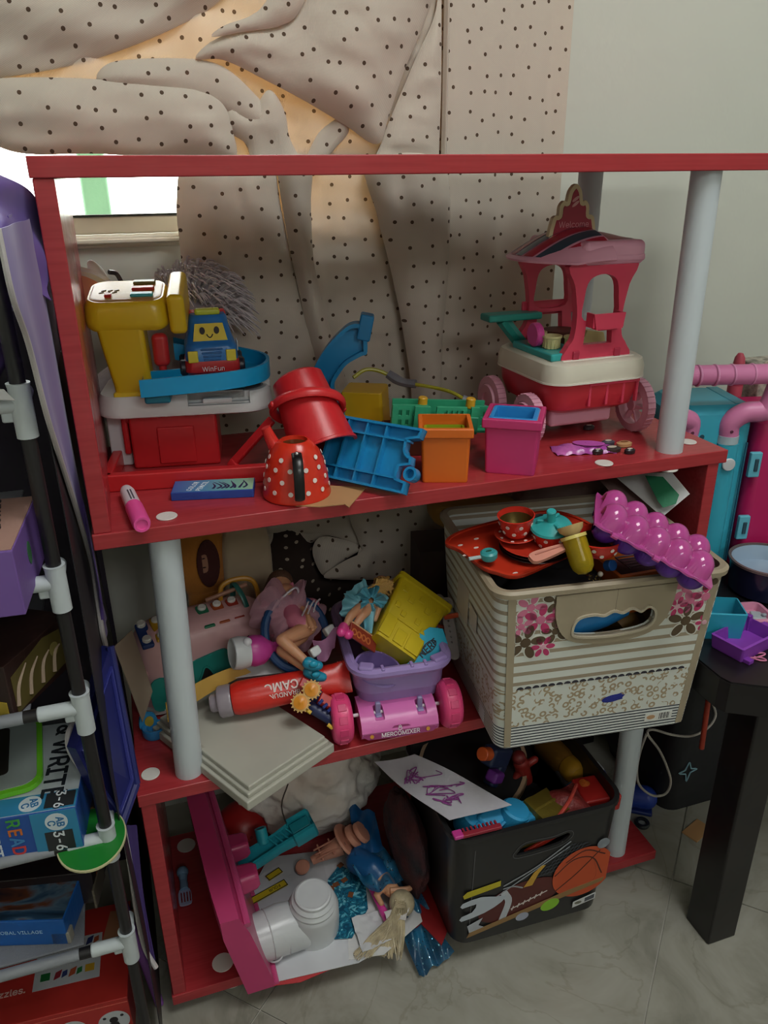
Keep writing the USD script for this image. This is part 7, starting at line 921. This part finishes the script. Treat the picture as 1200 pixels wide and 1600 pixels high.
t = thing('drawing', 'white sheet with line drawings standing behind the suitcase at the right edge', 'drawing', T_(1172, 868), axes(x=(1, .3, 0), z=(0, 0, 1))); part(t, 'sheet', T(bx(.20, .0012, .16, (.09, 0, .0)), rot=(-16, 0, 0)), mat('white_paper', '#c9ccd4')); part(t, 'line_print', T(cat(*[tube([(.01+.02*i, -.001, .03+.02*(i % 3)), (.03+.02*i, -.001, .05+.014*(i % 2)), (.045+.02*i, -.001, .03)], .0006, 5, sm=4) for i in range(6)]), rot=(-16, 0, 0)), ink('#4a4650')); part(t, 'eye_print', T(T(prism(ell(.010, .005), .0006), rot=(90, 0, 0), loc=(.022, -.0006, .060)), rot=(-16, 0, 0)), ink('#8a4a2c'))
# bowl, trays
t = thing('bowl', 'dark navy enamel bowl with pale inside at the right edge of the table', 'bowl', T_(1196, 940)+V(.022, .03, 0)); part(t, 'outer', lathe([(0, 0), (.045, 0), (.050, .004), (.0545, .05), (.056, .052), (.0545, .0535)], 44), pl('#1c1f3c', .2)); part(t, 'rim', lathe([(.0535, .050), (.0572, .051), (.0572, .0545), (.0535, .055), (.0535, .050)], 44), pl('#6a5a58', .3)); part(t, 'lining', lathe([(0, .030), (.045, .031), (.053, .052)], 44), pl('#93a8bc', .25), label='pale blue lining')
t = thing('toy_tray', 'pink plastic toy tray with a stub handle near the navy bowl', 'toy tray', T_(1158, 968), (0, 0, -12)); part(t, 'body', cat(tub(.075, .05, .013, .003, .008, taper=.9, lip=.003), rb(.022, .012, .006, .003, (.042, -.026, .002), (0, 0, -40))), pl('#cf8aa6', .4)); part(t, 'bar', rb(.03, .006, .004, .0018, (-.024, .004, .011), (0, 0, 40)), pl('#c27a9a', .4))
t = thing('toy_scraper', 'small greyish white plastic piece beside the pink toy tray', 'toy', T_(1192, 966)+V(.004, -.004, 0), (0, 0, -30)); part(t, 'plate', rb(.045, .022, .006, .002), pl('#a9b2b8', .4)); part(t, 'stem', rb(.02, .006, .004, .0015, (0, .0, .006), (0, 0, 25)), pl('#98a2aa', .4))
t = thing('toy_box', 'turquoise open toy box half hidden behind the patterned basket on the table', 'toy box', T_(1119, 985)+V(-.008, .002, 0), (0, 0, -24)); part(t, 'body', tub(.075, .05, .042, .0025, .004, taper=.92), pl('#2fa0ba', .4)); part(t, 'divider', rb(.002, .044, .030, .0008, (-.006, 0, .003)), pl('#2888a0', .4))
t = thing('toy_tray', 'purple plastic toy tray with notched ends at the table edge', 'toy tray', T_(1150, 1012)+V(.012, 0, 0), (0, 0, 14)); part(t, 'body', tub(.082, .05, .022, .003, .003, taper=.94), pl('#8a3fb0', .4)); part(t, 'post', rb(.008, .008, .026, .001, (.038, .022, 0)), pl('#7c36a0', .4)); part(t, 'post', rb(.008, .008, .026, .001, (.038, -.022, 0)), pl('#7c36a0', .4)); part(t, 'tongue', rb(.02, .02, .012, .002, (.048, 0, .004)), pl('#8a3fb0', .4)); part(t, 'nib', rb(.010, .012, .006, .001, (-.03, -.027, 0)), pl('#7c36a0', .4))
t = thing('hair_clip', 'thin pink wire hair clip lying in front of the purple tray', 'hair clip', T_(1176, 1028)); part(t, 'wire', cat(tube([(-.022, .004, .0014), (.0, .006, .0014), (.018, .004, .0014), (.020, .0, .0014), (.006, -.002, .0014), (-.022, .002, .0014)], .0012, 6, sm=5), tube([(-.002, -.002, .0014), (.004, -.010, .0014), (.011, -.012, .0014), (.010, -.006, .0014), (.002, 0, .0014)], .0012, 6, sm=5)), pl('#d07a9c', .4))
# ---- under the table
bf = mat('bag_black', '#1c1d22', .6, bump=.4, bscale=60)
t = thing('shopping_bag', 'black fabric bag with a pale blue star outline standing under the table', 'bag', (1.03, .20, 0)); part(t, 'body', loft([np.c_[rrect(.27, .20, .03), np.full(28, z)] if z < .02 else np.c_[rrect(.29+.01*math.sin(z*30), .22+.01*math.cos(z*40), .03), np.full(28, z)] for z in (0, .004, .05, .12, .2, .28, .34)]), bf)
sv = [P(1075, 1205, y=.088)-V(1.03, .20, 0)+V(r*math.cos(k), 0, r*math.sin(k)) for k, r in zip(np.arange(12)*2*math.pi/12+math.pi/2, (.020, .010, .008, .019, .009, .008, .023, .009, .008, .019, .008, .009))]; part(t, 'star_outline', tube(sv, .0014, 6, True, sm=4), pl('#7fa6b4', .5)); part(t, 'side_tab', cat(rb(.02, .004, .028, .001, (.04, -.112, .115)), rb(.004, .004, .03, .001, (.046, -.112, .085))), pl('#5a5a66', .5))
o = P(1018, 1205, y=.09); t = thing('shoe', 'royal blue rubber shoe tip inside the white cable loop under the table', 'shoe', (o[0]+.008, .135, 0), (0, 0, -35)); part(t, 'upper', blob([(V(-.05, 0, .022), .020, V(.02, 0, .026), .022), (V(-.06, 0, .03), .022, V(-.075, 0, .06), .020)], .006, 4), pl('#2440a0', .35)); part(t, 'sole', rb(.12, .042, .008, .003, (-.025, 0, 0)), pl('#1c2f78', .4)); part(t, 'tab', rb(.010, .016, .014, .002, (-.058, -.016, .052)), pl('#a9b4c4', .4))
o = P(1020, 1195, y=.06); q = lambda x, y, yy=.06: P(x, y, y=yy); t = thing('cable', 'white cable hanging in a loop beside the grey pipe under the table', 'cable', (0, 0, 0)); part(t, 'wire', tube([q(1010, 1147), q(1000, 1175), q(995, 1205), q(1000, 1228), q(1020, 1243), q(1040, 1240), q(1048, 1222), q(1042, 1198), q(1030, 1172), q(1012, 1147), q(1020, 1140, .07), q(1050, 1148, .075), q(1080, 1150, .08), q(1105, 1138, .08), q(1118, 1118, .085), q(1112, 1095, .09)], .0022, 8, sm=6), pl('#b5aea6', .4))
a, b = P(1096, 1170, y=.05), P(1101, 1095, y=.055); solo('stick', T(cyl(.0045, np.linalg.norm(b-a)), rot=axes(z=b-a, x=(1, 0, 0))), pl('#b03c26', .4), 'thin orange-red stick leaning under the table top', 'stick', a)
solo('cardboard_box', T(rb(.10, .12, .24, .004)), mat('dark_card2', '#33261f', .8), 'dark brown box standing behind the black bag under the table', 'box', (1.27, .22, 0))
t = thing('ring_cap', 'dark ring-shaped cap lying on the floor behind the shelf corner', 'cap', P(1003, 1288, z=0)); part(t, 'ring', lathe([(.007, 0), (.013, 0), (.014, .004), (.012, .007), (.008, .007), (.007, 0)], 28), pl('#22262e', .3)); part(t, 'centre', disc(.007, .002, (0, 0, .0005)), pl('#9aa2a6', .4))
solo('kraft_scrap', bx(.05, .03, .002), mat('kraft_card', '#b78a5c'), 'scrap of brown card on the floor in front of the black bag', 'card', (.925, .045, 0), (0, 0, 20))
